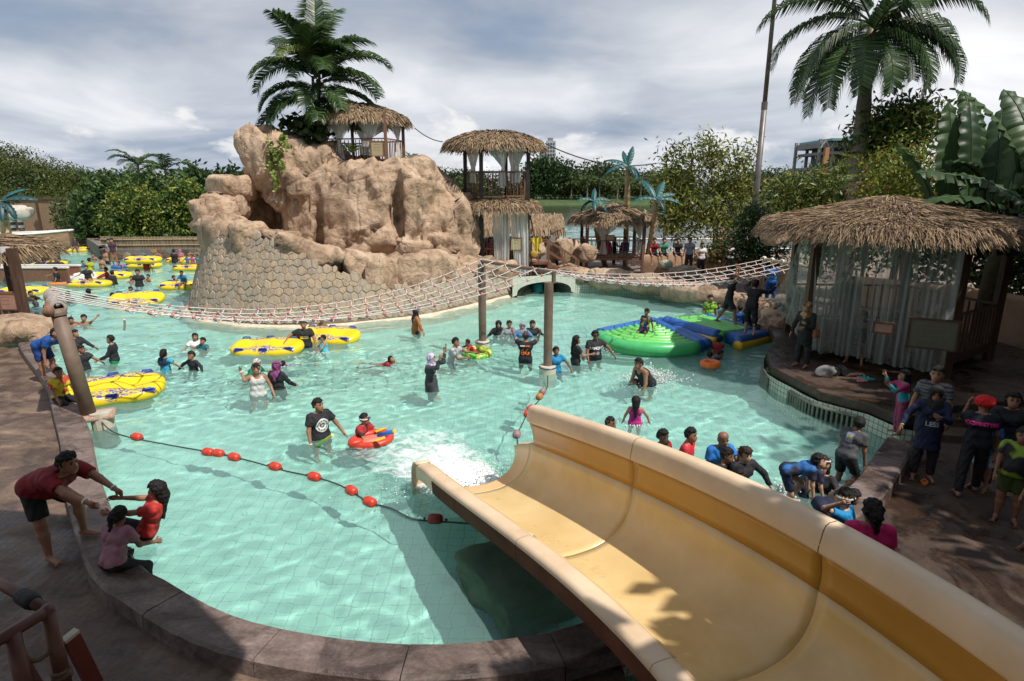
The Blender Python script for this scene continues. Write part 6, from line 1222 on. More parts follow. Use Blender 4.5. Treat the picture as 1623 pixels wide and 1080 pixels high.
# mast, cable, boom, lake railing
mb = Vz(D(1196, 330, 32.0), 0.4); mt = empty('lighting_mast', 'tall slender grey brown steel mast rising past the top of the photo', 'mast', mb)
M_mast = mat('brown_steel', (0.13, 0.11, 0.10), (0.19, 0.165, 0.155), rough=0.45, scale=2, metal=0.3)
G().tube([mb, mb + Vector((0, 0, 8.3))], [0.17, 0.135], 14).build('lower_tube', M_mast, mt, smooth=True); G().tube([mb + Vector((0, 0, 8.2)), mb + Vector((0, 0, 22))], [0.110, 0.075], 14).build('upper_tube', M_mast, mt, smooth=True); G().tube([mb + Vector((0, 0, 8.05)), mb + Vector((0, 0, 8.4))], 0.15, 14).build('collar', M_mast, mt)
def cat_(a, b, sag, n=24): return [Vector(a).lerp(Vector(b), k / n) + Vector((0, 0, -sag * 4 * (k / n) * (1 - k / n))) for k in range(n + 1)]
tag(G().tube(cat_(D(657, 203, 28.0), D(702, 225, 28.6), 0.12) , 0.022, 5).build('guy_rope', M_darkrope), 'thin rope strung from the rock gazebo roof to the tower roof', 'rope')
tag(G().tube(cat_(D(864, 228, 29.0), D(1040, 259, 34.5), 0.45), 0.030, 5).build('overhead_cable', M_darkrope), 'dark overhead cable from the tower roof towards the yellow green tree', 'cable')
tag(G().tube([D(885, 344, 120), D(1100, 342, 122)], 0.10, 6).build('floating_boom', M_white), 'long white floating boom line stretched across the lake', 'boom')
lr = empty('lake_railing', 'white tubular railing along the lake edge behind the shelters', 'railing', Vz(D(980, 390, 38), BACK_Z))
xa, xb = D(740, 390, 38.5).x, D(1260, 390, 38.5).x
for z in (0.95, 1.55): G().tube([(xa, 38.5, z), (xb, 38.5, z)], 0.045, 6).build('rail', M_white, lr)
pm = G().box((0, 0, 0), (0.09, 0.09, 1.15)).mesh('post', M_white)
for k in range(16): o = link_mesh('post', pm, lr); o.location = Vector(o.location) + Vector((xa + (xb - xa) * k / 15, 38.5, 1.0))
# bamboo fence and mosaic wall across the river
mw = empty('mosaic_wall', 'low river wall set with coloured irregular stones below the bamboo fence', 'wall', P(250, 412)); mpts = chain([P(160, 412), P(200, 413), P(250, 412.5), P(300, 412), P(345, 412)], 0.5); mh = 0.72
g = G(); n = len(mpts); g.grid([[p + Vector((0, 0, z)) for z in (-1.1, mh)] for p in mpts]); g.grid([[p + Vector((0, d, mh)) for d in (0, 0.5)] for p in mpts]); g.build('wall_body', mat('grey_grout', (0.12, 0.11, 0.10), (0.18, 0.165, 0.15), rough=0.9, scale=3), mw)
marc = [0.0]
for i in range(n - 1): marc.append(marc[-1] + (mpts[i + 1] - mpts[i]).length)
def mf(s, z):
    k = max(0, min(int(np.searchsorted(marc, s)) - 1, n - 2)); p = mpts[k].lerp(mpts[k + 1], (s - marc[k]) / (marc[k + 1] - marc[k])); t = (mpts[k + 1] - mpts[k]).normalized(); return p + Vector((0, 0, z)), Vector((t.y, -t.x, 0))
M_mos = [mat('mosaic_%d' % k, tuple(q * 0.8 for q in c), c, rough=0.6, scale=6) for k, c in enumerate([(0.40, 0.20, 0.08), (0.12, 0.13, 0.16), (0.42, 0.34, 0.26), (0.20, 0.10, 0.07), (0.16, 0.18, 0.17), (0.34, 0.24, 0.15), (0.08, 0.08, 0.09)])]
for c, poly in cells(marc[-1], mh - 0.05, 0.50, 0.31, 0.25, rnd):
    if not (0.3 < c[0] < marc[-1] - 0.3 and 0.1 < c[1] < mh - 0.08): continue
    stone_mesh('stone', mf, c, [(max(0.02, min(marc[-1] - 0.02, q[0])), max(0.02, min(mh - 0.02, q[1]))) for q in poly], 0.03, None, 0.93, 0.85).build('stone', M_mos[rnd.randrange(7)], mw)
bf = empty('bamboo_fence', 'long weathered bamboo fence behind the mosaic river wall', 'fence', P(250, 408)); q0 = [p + Vector((0, 0.35, 0)) for p in mpts]
bm_ = [G().tube([(0, 0, 0), (0, 0, 0.42), (0, 0, 0.85)], [0.045, 0.05, 0.045], 6).mesh('bamboo_cane', m_) for m_ in (mat('grey_bamboo', (0.22, 0.17, 0.11), (0.32, 0.25, 0.17), rough=0.7, scale=3), mat('brown_bamboo', (0.16, 0.11, 0.07), (0.24, 0.17, 0.11), rough=0.7, scale=3))]
s = 0.05; kk = 0
while s < marc[-1]:
    p, nn_ = mf(s, mh - 0.03); o = link_mesh('bamboo_cane', bm_[kk % 2 if rnd.random() < 0.6 else 0], bf); o.location = Vector(o.location) + p + Vector((0, 0.32, rnd.uniform(-0.04, 0.0))); s += 0.098; kk += 1
for z in (0.25, 0.62): G().tube([p + Vector((0, 0.26, mh + z)) for p in mpts], 0.03, 5).build('cross_cane', M_bamboo, bf)
# river wall running back on the left, orange fence beyond
rw = empty('river_wall', 'dark painted river wall running back from the mosaic wall towards the bamboo fence', 'wall', P(145, 400)); wpts = [P(160, 412), P(148, 402), P(133, 392), P(118, 386)]
g = G(); g.grid([[p + Vector((0, 0, z)) for z in (-1.1, 0.45, 0.9)] for p in wpts]); g.grid([[p + Vector((-0.0, 0, 0.9)), p + Vector((0.5, 0.6, 0.9))] for p in wpts]); g.build('wall_body', mat('painted_wall', (0.10, 0.09, 0.085), (0.26, 0.20, 0.16), rough=0.8, scale=2.2, detail=3), rw)
of_ = empty('orange_fence', 'orange brown board fence at the far end of the river', 'fence', D(135, 375, 56)); fp0, fp1 = D(105, 372, 56), D(178, 381, 50)
pm = G().box((0, 0, 0), (0.30, 0.05, 1.1)).mesh('board', mat('orange_boards', (0.28, 0.14, 0.07), (0.38, 0.20, 0.10), rough=0.8, scale=2))
for k in range(17): o = link_mesh('board', pm, of_); o.location = Vector(o.location) + fp0.lerp(fp1, k / 16); o.rotation_euler = (0, 0, math.atan2(fp1.y - fp0.y, fp1.x - fp0.x))
rk_ = empty('tube_rack', 'rack of white posts with yellow tubes at the far end of the river', 'rack', D(128, 384, 51))
for k in range(8):
    p = D(114 + 4.0 * k, 384 - 0.2 * k, 51); G().box((p.x, p.y, p.z + 0.75), (0.07, 0.07, 1.5)).build('post', M_white, rk_); G().tube([Vector((p.x + 0.15 + 0.35 * math.cos(a_), p.y - 0.3 - 0.12 * math.cos(a_), p.z + 0.35 + 0.36 * math.sin(a_))) for a_ in np.linspace(0, 6.28, 13)[:-1]], 0.09, 6, closed=True).build('tube', mat('rack_yellow', (0.66, 0.44, 0.02), (0.75, 0.52, 0.03), rough=0.4), rk_, smooth=True)
# boat-shaped slide trough and the lower trough at the far left
M_hull = mat('wood_look_hull', (0.24, 0.14, 0.08), (0.38, 0.24, 0.15), rough=0.5, scale=1.2, stretch=(0.8, 0.8, 4.0), detail=8, bump=0.2); M_inner = mat('white_gelcoat', (0.70, 0.67, 0.62), (0.78, 0.76, 0.71), rough=0.35, scale=1)
bt = empty('boat_slide', 'boat shaped slide trough with a white inside and wood look hull at the far left', 'slide', D(60, 400, 38))
rows_o = []; rows_i = []; e_ = []
for k in range(22):
    t = k / 21; x0_ = D(-60, 400, 38).x + (D(112, 400, 38).x - D(-60, 400, 38).x) * t; wd = 1.9 * math.sqrt(max(0.0, 1 - max(0, (t - 0.55) / 0.45) ** 2.2)); zt_ = D(50, 374, 38).z + 0.30 * t * t - 0.0; zb_ = 0.02 + 0.55 * max(0, t - 0.6) / 0.4 + 0.45
    sec = [(math.cos(a_), math.sin(a_)) for a_ in np.linspace(math.pi, 2 * math.pi, 15)]
    rows_o.append([Vector((x0_ + 0.05 * (t > .9), 38 + wd * (abs(c) ** 0.8) * math.copysign(1, c) + 0.02, zt_ + (zt_ - zb_) * s_)) for c, s_ in sec]); rows_i.append([Vector((x0_ - 0.06, 38 + (wd - 0.08) * (abs(c) ** 0.8) * math.copysign(1, c), zt_ + 0.0 + (zt_ - zb_ - 0.12) * s_)) for c, s_ in sec])
G().grid(rows_o).build('hull', M_hull, bt, smooth=True); G().grid(rows_i).build('inside', M_inner, bt, smooth=True)
for sgn in (0, -1): G().tube([r[sgn] + Vector((0, 0, 0.02)) for r in rows_o], 0.07, 6).build('rim', M_white, bt, smooth=True)
G().tube([p + Vector((0, -0.02, 0)) for p in rows_o[14]], 0.05, 6).build('rib', M_wood2, bt, smooth=True)
G().box((D(30, 400, 38).x, 38.6, 0.2), (3.0, 1.6, 2.4)).build('pier', M_plaster, bt)
lt = empty('lower_trough', 'long low brown slide trough with a white rim ending in the river at the left', 'slide', D(60, 430, 31)); xs0, xs1 = D(-60, 430, 31).x, D(108, 430, 31).x
G().box(((xs0 + xs1) / 2, 31.0, 0.32), (xs1 - xs0, 0.12, 0.75)).build('side', M_wood2, lt); G().box(((xs0 + xs1) / 2, 31.9, 0.32), (xs1 - xs0, 0.12, 0.75)).build('side', M_wood2, lt); G().box(((xs0 + xs1) / 2, 31.45, 0.12), (xs1 - xs0, 0.8, 0.1)).build('bed', M_inner, lt)
for yy in (31.0, 31.9): G().box(((xs0 + xs1) / 2, yy, 0.72), (xs1 - xs0 + 0.05, 0.2, 0.08)).build('rim', M_white, lt)
g = G(); g.prism([(xs1 + 0.05, 30.9), (xs1 + 1.0, 31.0), (xs1 + 1.0, 31.9), (xs1 + 0.05, 32.0)], -0.3, 0.40, 0.25); bevel(g.build('end_lip', M_white, lt), 0.08)
# thatched bamboo hut, carved figure and banded posts
bh = empty('bamboo_hut', 'brown bamboo mat hut wall under the wooded hill at the far left', 'hut', Vz(D(65, 360, 55), 0.8)); a_, b_ = D(28, 355, 55), D(104, 355, 53)
zt0 = D(65, 316, 55).z; g = G(); g.grid([[Vz(a_.lerp(b_, u), 0.8 + (zt0 - 0.8) * v) + Vector((0, 0.8 * v, 0)) for u in np.linspace(0, 1, 8)] for v in (0, 0.5, 1)]); g.build('mat_wall', mat('bamboo_mat', (0.17, 0.11, 0.06), (0.27, 0.185, 0.11), rough=0.9, scale=9, stretch=(5, 5, 0.7), bump=0.6), bh); g = G(); g.beam(Vz(a_, zt0 + 0.05) + Vector((0, 0.8, 0)), Vz(b_, zt0 + 0.05) + Vector((0, 0.8, 0)), 0.3, 0.16); g.build('ridge', M_thatch_base, bh)
for u in (0.0, 0.5, 1.0): G().box(Vz(a_.lerp(b_, u), 2.0) + Vector((0, -0.1, 0)), (0.16, 0.16, 3.0)).build('post', M_wood, bh)
for px, lab in ((35, 'white banded totem post under the carved pale rock, right one'), (22, 'white banded totem post under the carved pale rock, left one')):
    o = empty('totem_post', lab, 'post', D(px, 366, 44), 'banded totem posts'); c = D(px, 366, 44)
    for k in range(7): G().lathe((c.x, c.y, c.z + 0.2 * k), [(0.14, 0), (0.17, 0.05), (0.17, 0.15), (0.14, 0.195)], 10).build('band', M_white if k % 2 else mat('totem_brown', (0.10, 0.05, 0.035), (0.14, 0.07, 0.05), rough=0.7), o, smooth=True)
o = boulder('carved_rock', D(25, 338, 44), (0.85, 0.6, 0.45), 0.3, 9, None, mat('pale_stone', (0.42, 0.38, 0.33), (0.55, 0.51, 0.45), rough=0.8, scale=3)); tag(o, 'pale carved rock resting on the banded posts at the far left', 'rock')
# artificial palms: bamboo trunks with teal metal fronds
M_teal = mat('teal_sheet', (0.010, 0.075, 0.080), (0.022, 0.125, 0.125), rough=0.5, scale=3); M_dteal = mat('dark_teal_sheet', (0.008, 0.042, 0.046), (0.015, 0.065, 0.068), rough=0.5, scale=3)
def fake_palm(label, bot, top, bend, fr, r=0.16):
    bot = Vector(bot); top = Vector(top); o = empty('artificial_palm', label, 'palm', bot, 'artificial bamboo palms'); n = 14; pts = [bot.lerp(top, k / n) + Vector((bend * math.sin(math.pi * k / n), 0, 0)) for k in range(n + 1)]
    for k in range(n): G().tube([pts[k], pts[k].lerp(pts[k + 1], 0.06), pts[k].lerp(pts[k + 1], 0.94), pts[k + 1]], [r * (1.1 - 0.3 * k / n), r * (0.98 - 0.3 * k / n), r * (0.96 - 0.3 * k / n), r * (1.06 - 0.3 * k / n)], 10).build('bamboo_joint', M_bamboo, o, smooth=True)
    for az, el, ln, dr in fr:
        g = G(); p = top.copy(); e = R(el); a = R(az); m_ = 12; sp_ = []
        for i in range(m_ + 1): sp_.append(p.copy()); p = p + Vector((math.cos(a) * math.cos(e), math.sin(a) * math.cos(e), math.sin(e))) * ln * 0.85 / m_; e -= dr / m_
        rows = []
        for i, q in enumerate(sp_):
            t = i / m_; w = 0.20 * math.sin(math.pi * (0.1 + 0.86 * t)) ** 0.6 * ln / 1.3; tg = (sp_[min(i + 1, m_)] - sp_[max(i - 1, 0)]).normalized(); sd = tg.cross(Vector((0, 0, 1))); sd = sd.normalized() if sd.length > 0.05 else Vector((-math.sin(a), math.cos(a), 0)); up = sd.cross(tg)
            jag = 0.22 * (i % 2); rows.append([q - sd * w * (1 - jag) - up * w * 0.55, q - sd * w * 0.45 - up * w * 0.12, q, q + sd * w * 0.45 - up * w * 0.12, q + sd * w * (1 - jag) - up * w * 0.55])
        g.grid(rows); f_ = g.build('frond', M_teal if (az // 7) % 3 else M_dteal, o); g = G().tube(sp_, 0.022, 5); rb = link_mesh('midrib', g.mesh('midrib', M_dteal), f_, world=False)
    return o
fr1 = [(185, 10, 1.5, 1.2), (20, 0, 1.2, 1.5), (160, 35, 1.4, 0.9), (60, 70, 1.3, 0.5), (300, -10, 1.1, 1.3), (100, 60, 1.2, 0.6), (330, -20, 1.3, 1.3)]
fake_palm('tallest bamboo trunk palm with teal fronds beside the lakeside gazebo', P(991, 420, 0.42), D(995, 262, 31.3), 0.0, fr1); fake_palm('leaning bamboo trunk palm with teal fronds in front of the lakeside gazebo', P(959, 421, 0.42), D(941, 318, 31.0), -0.12, [(190, 0, 1.1, 1.5), (350, 0, 1.2, 1.6), (200, 30, 1.2, 1.2), (20, 25, 1.3, 1.1), (270, -20, 0.9, 0.9), (80, 60, 1.0, 0.6)])
fake_palm('bamboo trunk palm leaning right with teal fronds beside the seated men', P(1023, 424, 0.42), D(1040, 315, 30.3), 0.05, [(185, 20, 1.5, 1.0), (10, 15, 1.6, 1.0), (60, 55, 1.5, 0.6), (330, -30, 1.0, 0.9), (120, 65, 1.8, 1.0), (20, 35, 1.3, 0.9), (300, -10, 1.1, 1.2)])
fake_palm('bamboo trunk palm with teal fronds at the left edge beside the boat slide', Vz(D(16, 420, 29), 0.0), D(2, 318, 29), 0.0, [(5, 25, 2.0, 0.9), (340, -10, 1.5, 1.4), (20, 50, 1.4, 0.9), (300, -30, 1.4, 1.0), (180, 20, 1.5, 1.2), (90, 30, 1.4, 1.0)], r=0.26)
# low plaster wall with seats behind the rim rocks
lw_ = empty('planter_wall', 'low tan plaster planter wall where men sit behind the rim rocks', 'wall', P(1120, 430, BACK_Z)); lp_ = chain([Vz(D(1020, 420, 31.0), 0), Vz(D(1060, 420, 30.6), 0), Vz(D(1100, 430, 31.0), 0), Vz(D(1150, 440, 30.4), 0), Vz(D(1210, 450, 27.4), 0), Vz(D(1262, 470, 24.6), 0)], 0.5)
g = G(); rows = [];
for d, z in ((0, BACK_Z - 0.1), (0.02, 0.9), (0.06, 1.30), (0.16, 1.38), (0.5, 1.38), (0.6, BACK_Z)): rows.append([p + Vector((0.25 * d, d, z + 0.06 * math.sin(p.x * 1.7) * (z > 1) + 0.16 * (z > 1) * max(0, math.sin(p.x * 0.8)))) for p in lp_])
g.grid(rows); g.build('wall_body', M_plaster, lw_, smooth=True)
M_brk = mat('grey_brown_brick', (0.15, 0.09, 0.065), (0.22, 0.135, 0.10), rough=0.9, scale=4, bump=0.5)
for i0, nr in ((8, 3), (13, 3), (19, 4)):
    if i0 + 2 >= len(lp_): continue
    a_, b_ = lp_[i0], lp_[i0 + 2]; t_ = (b_ - a_).normalized(); rz = math.atan2(t_.y, t_.x); 
    for r_ in range(nr):
        for c_ in range(3):
            p = a_ + t_ * (0.27 * c_ + (0.13 if r_ % 2 else 0)) + Vector((0, -0.015, 0.62 + 0.12 * r_)); bevel(G().box(p, (0.24, 0.07, 0.10), rz=rz).build('brick', M_brk, lw_), 0.012, 1)
rwal = empty('boundary_wall', 'plain tan rendered boundary wall in the shade behind the right gazebo', 'wall', (14, 14, 0.5)); wp_ = chain([Vector((11.5, 20.5, 0)), Vector((13.6, 18.0, 0)), Vector((14.2, 14.5, 0)), Vector((15.2, 11.0, 0)), Vector((17, 8, 0))], 0.6)
g = G(); g.grid([[p + Vector((d, d * 0.3, z)) for p in wp_] for d, z in ((0, 0.0), (0.0, 1.65), (0.05, 1.75), (0.4, 1.75))]); g.build('wall_body', M_plaster, rwal, smooth=True)
for (px, py, y, r, lab) in ((35, 528, 19.2, (0.9, 0.7, 0.42), 'pale tan boulder at the corner of the left shelter'), (62, 532, 18.6, (0.35, 0.3, 0.28), 'small rounded stone beside the pale boulder')):
    o = boulder('boulder', P(px, py, 0.3), r, 0.2, px, None, M_rock); tag(o, lab, 'rock')
for (px, py, y, r, lab) in ((1226, 372, 24, (0.5, 0.4, 0.4), 'pale rock half hidden under the bush near the roof eave'), (1085, 432, 28.5, (0.9, 0.5, 0.3), 'dark grey rock behind the rope net'), (845, 392, 31, (0.6, 0.5, 0.45), 'rounded tan rock under the timber stair'), (895, 398, 31.5, (0.9, 0.6, 0.6), 'tan rock between the stair and the lakeside gazebo'), (925, 402, 31, (0.5, 0.5, 0.4), 'tan rock at the foot of the lakeside gazebo')):
    o = boulder('boulder', D(px, py, y), r, 0.5, px * 0.3, None, M_rock_grey if px in (1085,) else M_rock); tag(o, lab, 'rock')
# ---------------------------------------------------------------- rope net bridge over the pool
PN, PF = P(868, 585, 0.1), P(765, 545, 0.1)
fr = empty('net_frame', 'brown steel goal frame on two round tiled feet carrying the middle of the rope net', 'frame', ((PN.x + PF.x) / 2, (PN.y + PF.y) / 2, 0))
M_pipe = mat('brown_pipe', (0.13, 0.085, 0.060), (0.20, 0.14, 0.105), rough=0.6, scale=2.5, bump=0.15)
for p in (PN, PF):
    G().tube([Vz(p, -0.3), Vz(p, 2.38 if p is PN else 2.5)], 0.115, 14).build('post', M_pipe, fr, smooth=False)
    o = G().lathe(Vz(p, 0), [(0.22, -1.05), (0.22, 0.17), (0.21, 0.20), (0.02, 0.205)], 22).build('footing', mat('footing_tile', (0.50, 0.46, 0.36), (0.60, 0.56, 0.46), rough=0.5, scale=4), fr); o.cycles.is_caustics_receiver = True
    G().tube([Vz(p, 0.155) + Vector((0.218 * math.cos(a), 0.218 * math.sin(a), 0)) for a in np.linspace(0, 2 * math.pi, 23)[:-1]], 0.018, 5, closed=True).build('dark_band', mat('navy_band', (0.03, 0.035, 0.07), rough=0.4), fr)
G().tube([Vz(PN, 2.36) + Vector((0.12, 0, 0)), Vz(PN, 2.66) + Vector((0.12, 0, 0))], 0.055, 10).build('bracket', M_pipe, fr); G().tube([Vz(PN, 2.63) + Vector((0.12, 0, 0)), Vz(PF, 2.60)], 0.05, 10).build('beam', M_pipe, fr); G().tube([Vz(PF, 2.45), Vz(PF, 2.63)], 0.06, 10).build('bracket', M_pipe, fr)
lpb = P(140, 655, 0.30); lpole = empty('leaning_pole', 'thick brown leaning pole wrapped with rope at the left edge of the pool', 'pole', lpb); lpt = Vector((lpb.x - 0.28, lpb.y + 0.05, 2.42))
G().tube([lpb, lpt], [0.14, 0.125], 18).build('tube', M_pipe, lpole, smooth=True); G().tube([lpt - (lpt - lpb) * 0.06, lpt - (lpt - lpb) * 0.035], 0.15, 18).build('collar', M_pipe, lpole)
LN, LFa = lpt + Vector((0.0, 0.05, 0.02)), P(84, 468, 2.50); G().tube([lpt + Vector((0.02, -0.25, -0.02)), LFa + (LFa - LN) * 0.12], [0.095, 0.085], 14).build('crossbar', M_wood2, lpole, smooth=True)
g = G()
for k in range(44):
    t = k / 43
    if 0.42 < t < 0.5 or 0.68 < t < 0.76: continue
    c = LN.lerp(LFa, t * 1.05 - 0.03); rr = 0.105 + 0.02 * math.sin(k * 0.9) + (0.03 if 0.3 < t < 0.42 or 0.76 < t < 0.98 else 0); ax_ = (LFa - LN).normalized(); x_ = ax_.cross(Vector((0, 0, 1))).normalized(); y_ = x_.cross(ax_)
    g.tube([c + x_ * rr * math.cos(a) + y_ * rr * math.sin(a) + ax_ * 0.012 * math.sin(a) for a in np.linspace(0, 6.283, 13)[:-1]], 0.026, 5, closed=True)
g.build('rope_wrapping', mat('grey_rope', (0.26, 0.22, 0.20), (0.42, 0.38, 0.35), rough=0.9, scale=20, bump=0.5), lpole, smooth=True)
o = G().box((0, 0, 0), (0.75, 0.55, 0.10)).build('base_slab', mat('ribbed_slab', (0.35, 0.22, 0.16), (0.48, 0.32, 0.24), rough=0.8, scale=3, stretch=(9, 1, 1), bump=0.6), lpole, world=False); o.location = (0.1, 0.0, -0.06); o.rotation_euler = (0, 0, 0.5); bevel(o, 0.04)
G().tube([lpb + Vector((0.25, 0.0, 0.02)), lpb + Vector((0.36, -0.05, -1.2))], 0.20, 14).build('footing', M_concrete, lpole)
RN, RF = D(1284, 424, 19.2), D(1212, 411, 22.0)
rb_ = empty('net_beam', 'pale wooden beam with rope knots holding the right end of the rope net', 'beam', Vz((RN + RF) / 2, BACK_Z)); G().tube([RN, RF + (RF - RN) * 0.08], 0.055, 10).build('beam', M_bamboo, rb_, smooth=True)
[G().tube([Vz(p, BACK_Z - 0.1), p - Vector((0, 0, 0.04))], 0.05, 8).build('post', M_wood, rb_) for p in (RN, RF)]
for t in (0.0, 0.2, 0.38, 0.56, 0.8, 1.0):
    c = RN.lerp(RF, t); g = G(); 
    for k in range(4): g.tube([c + Vector((0.02 * k - 0.04 + 0.015 * math.cos(a * 2), 0.085 * math.cos(a), 0.085 * math.sin(a))) for a in np.linspace(0, 6.283, 11)[:-1]], 0.025, 5, closed=True)
    g.build('rope_knot', M_rope, rb_, smooth=True)
clip_me = G().box((0, 0, 0), (0.066, 0.045, 0.045)).mesh('clip', M_clip, True)
def rope_net(label, A0, A1, B0, B1, ns, nl, sagn, sagf, t0=0.0, t1=1.0, skew=0.55):
    """A0-A1 near edge, B0-B1 far edge"""
    o = empty('rope_net', label, 'net', (Vector(A0) + Vector(A1)) / 2, 'rope nets over the pool')
    def pt(t, u):
        a = Vector(A0).lerp(Vector(B0), u); b = Vector(A1).lerp(Vector(B1), u); s = (sagn + (sagf - sagn) * u) + 0.10 * math.sin(u * math.pi); 
        return a.lerp(b, t) - Vector((0, 0, s * 4 * t * (1 - t)))
    for j in range(nl): G().tube([pt(k / 40, j / (nl - 1)) for k in range(41)], 0.0125, 5).build('rope', M_rope, o, smooth=True)
    for i in range(ns):
        t = t0 + (t1 - t0) * (i + 0.5) / ns; pts = []; ths = []
        for j in range(nl):
            tt = min(0.995, max(0.005, t + skew * 0.5 * (t1 - t0) / ns * (1 if j % 2 else -1))); p = pt(tt, j / (nl - 1)); pts.append(p)
            c = link_mesh('clip', clip_me, o); c.location = Vector(c.location) + p; c.rotation_euler = (rnd.uniform(0, 3), rnd.uniform(0, 3), rnd.uniform(0, 3)); s_ = rnd.uniform(0.85, 1.25); c.scale = (s_, s_, s_)
        q = []
        for a, b in zip(pts[:-1], pts[1:]): q += [a, a.lerp(b, 0.5) - Vector((0, 0, 0.07))]
        G().tube(q + [pts[-1]], 0.0135, 5).build('cross_rope', M_rope, o, smooth=True)
    return o
MN, MF = Vz(PN, 2.66) + Vector((0.1, 0, 0)), Vz(PF, 2.66)
rope_net('white rope net with red clips sagging from the leaning left pole to the middle frame', LN + Vector((0, 0, 0.17)), MN, LFa + Vector((0, 0, 0.17)), MF, 24, 6, 0.80, 0.92, 0.10, 1.0)
rope_net('white rope net with red clips rising from the middle frame to the right hand beam', MN, RN, MF, RF, 24, 6, 0.45, 0.5, 0.0, 0.97)
tag(G().tube([P(197, 507, 1.85), P(198, 515, 1.6), P(197, 523, 1.4)], 0.025, 6).build('loose_rope', M_rope), 'short loose rope end dangling from the left rope net', 'rope')
# ---------------------------------------------------------------- float lines
M_red = mat('red_plastic', (0.50, 0.035, 0.018), (0.62, 0.06, 0.03), rough=0.4, scale=6, bump=0.1); M_dred = mat('faded_red_plastic', (0.22, 0.02, 0.016), (0.30, 0.035, 0.025), rough=0.5, scale=6); M_purp = mat('faded_purple_float', (0.22, 0.12, 0.14), (0.34, 0.2, 0.2), rough=0.6, scale=9); M_or = mat('worn_orange_float', (0.36, 0.13, 0.03), (0.45, 0.2, 0.06), rough=0.6, scale=9)
def buoy_mesh(m): return G().lathe((0, 0, 0), [(0.03, -0.14), (0.075, -0.125), (0.098, -0.08), (0.102, 0.0), (0.098, 0.08), (0.075, 0.125), (0.03, 0.14)], 16).mesh('buoy', m, True)
BM = {k: buoy_mesh(m) for k, m in (('r', M_red), ('d', M_dred), ('p', M_purp), ('o', M_or))}
def float_line(label, pix, buoys, z=0.03):
    pts = [P(*p[:2], p[2] if len(p) > 2 else z) for p in pix]; o = empty('float_line', label, 'float line', pts[len(pts) // 2], 'float lines across the pool'); c = chain(pts, 0.12)
    G().tube(c, 0.013, 6).build('rope', M_darkrope, o, smooth=True)
    for px, py, k in buoys:
        q = P(px, py, 0.045); i = min(range(len(c)), key=lambda i: (c[i] - q).length); d = c[min(i + 1, len(c) - 1)] - c[max(i - 1, 0)]
        b = link_mesh('buoy', BM[k], o); b.location = Vector(b.location) + q; b.rotation_euler = d.to_track_quat('Z', 'Y').to_euler(); b.scale = (0.8, 0.8, 0.8)
        for s in (-1, 1): kn = G().ball(q + d.normalized() * 0.16 * s, 0.022, 6, 4).build('knot', M_darkrope, o)
float_line('dark rope with red buoys running from the leaning pole to the slide mouth', [(150, 655, 0.28), (172, 680, 0.1), (200, 692), (270, 706), (350, 720), (400, 732), (450, 746), (500, 757), (540, 770), (585, 796), (620, 806), (655, 823), (700, 827), (752, 831)], [(217, 693, 'r'), (330, 717, 'r'), (346, 719, 'r'), (371, 725, 'r'), (436, 740, 'r'), (498, 756, 'r'), (557, 778, 'r'), (586, 796, 'r'), (690, 823, 'd')])
float_line('dark rope with worn double buoys hanging from the middle frame to the slide wall', [(868, 596, 0.18), (866, 618), (848, 642), (838, 652), (826, 676), (820, 690), (822, 715)], [(860, 621, 'p'), (855, 629, 'o'), (841, 648, 'r'), (836, 656, 'r'), (819, 689, 'p')])
# ---------------------------------------------------------------- yellow double tubes
def tube_material():
    m = bpy.data.materials.new('yellow_vinyl'); m.use_nodes = True; N = m.node_tree.nodes; L = m.node_tree.links; b = N['Principled BSDF']; b.inputs['Roughness'].default_value = 0.28; b.inputs['Specular IOR Level'].default_value = 0.5
    tc = N.new('ShaderNodeTexCoord'); sp = N.new('ShaderNodeSeparateXYZ'); L.new(tc.outputs['Object'], sp.inputs[0])
    mp = N.new('ShaderNodeMapping'); mp.inputs['Scale'].default_value = (1.0, 3.2, 1); L.new(tc.outputs['Object'], mp.inputs[0]); n = N.new('ShaderNodeTexNoise'); n.inputs['Scale'].default_value = 6.5; n.inputs['Detail'].default_value = 2; n.inputs['Distortion'].default_value = 1.2; L.new(mp.outputs[0], n.inputs['Vector'])
    def mth(op, a, b_=None):
        q = N.new('ShaderNodeMath'); q.operation = op
        for i, v in enumerate((a, b_)):
            if v is None: continue
            if isinstance(v, (int, float)): q.inputs[i].default_value = v
            else: L.new(v, q.inputs[i])
        return q.outputs[0]
    y = mth('ABSOLUTE', mth('SUBTRACT', mth('ABSOLUTE', sp.outputs[1]), 0.36)); inr = mth('LESS_THAN', y, mth('ADD', mth('MULTIPLY', mth('COSINE', mth('MULTIPLY', sp.outputs[0], 3.4)), 0.045), 0.10)); xl = mth('LESS_THAN', mth('ABSOLUTE', sp.outputs[0]), 0.86); zt = mth('GREATER_THAN', sp.outputs[2], 0.02)
    k = mth('MULTIPLY', mth('MULTIPLY', inr, xl), mth('MULTIPLY', zt, mth('GREATER_THAN', mth('ABSOLUTE', mth('SUBTRACT', n.outputs['Fac'], 0.5)), 0.055)))
    mx = N.new('ShaderNodeMix'); mx.data_type = 'RGBA'; mx.inputs[6].default_value = (0.80, 0.56, 0.012, 1); mx.inputs[7].default_value = (0.035, 0.075, 0.36, 1); L.new(k, mx.inputs[0]); L.new(mx.outputs[2], b.inputs['Base Color']); return m
M_tube = tube_material(); M_blueh = mat('blue_handle', (0.02, 0.035, 0.28), (0.03, 0.05, 0.36), rough=0.5)
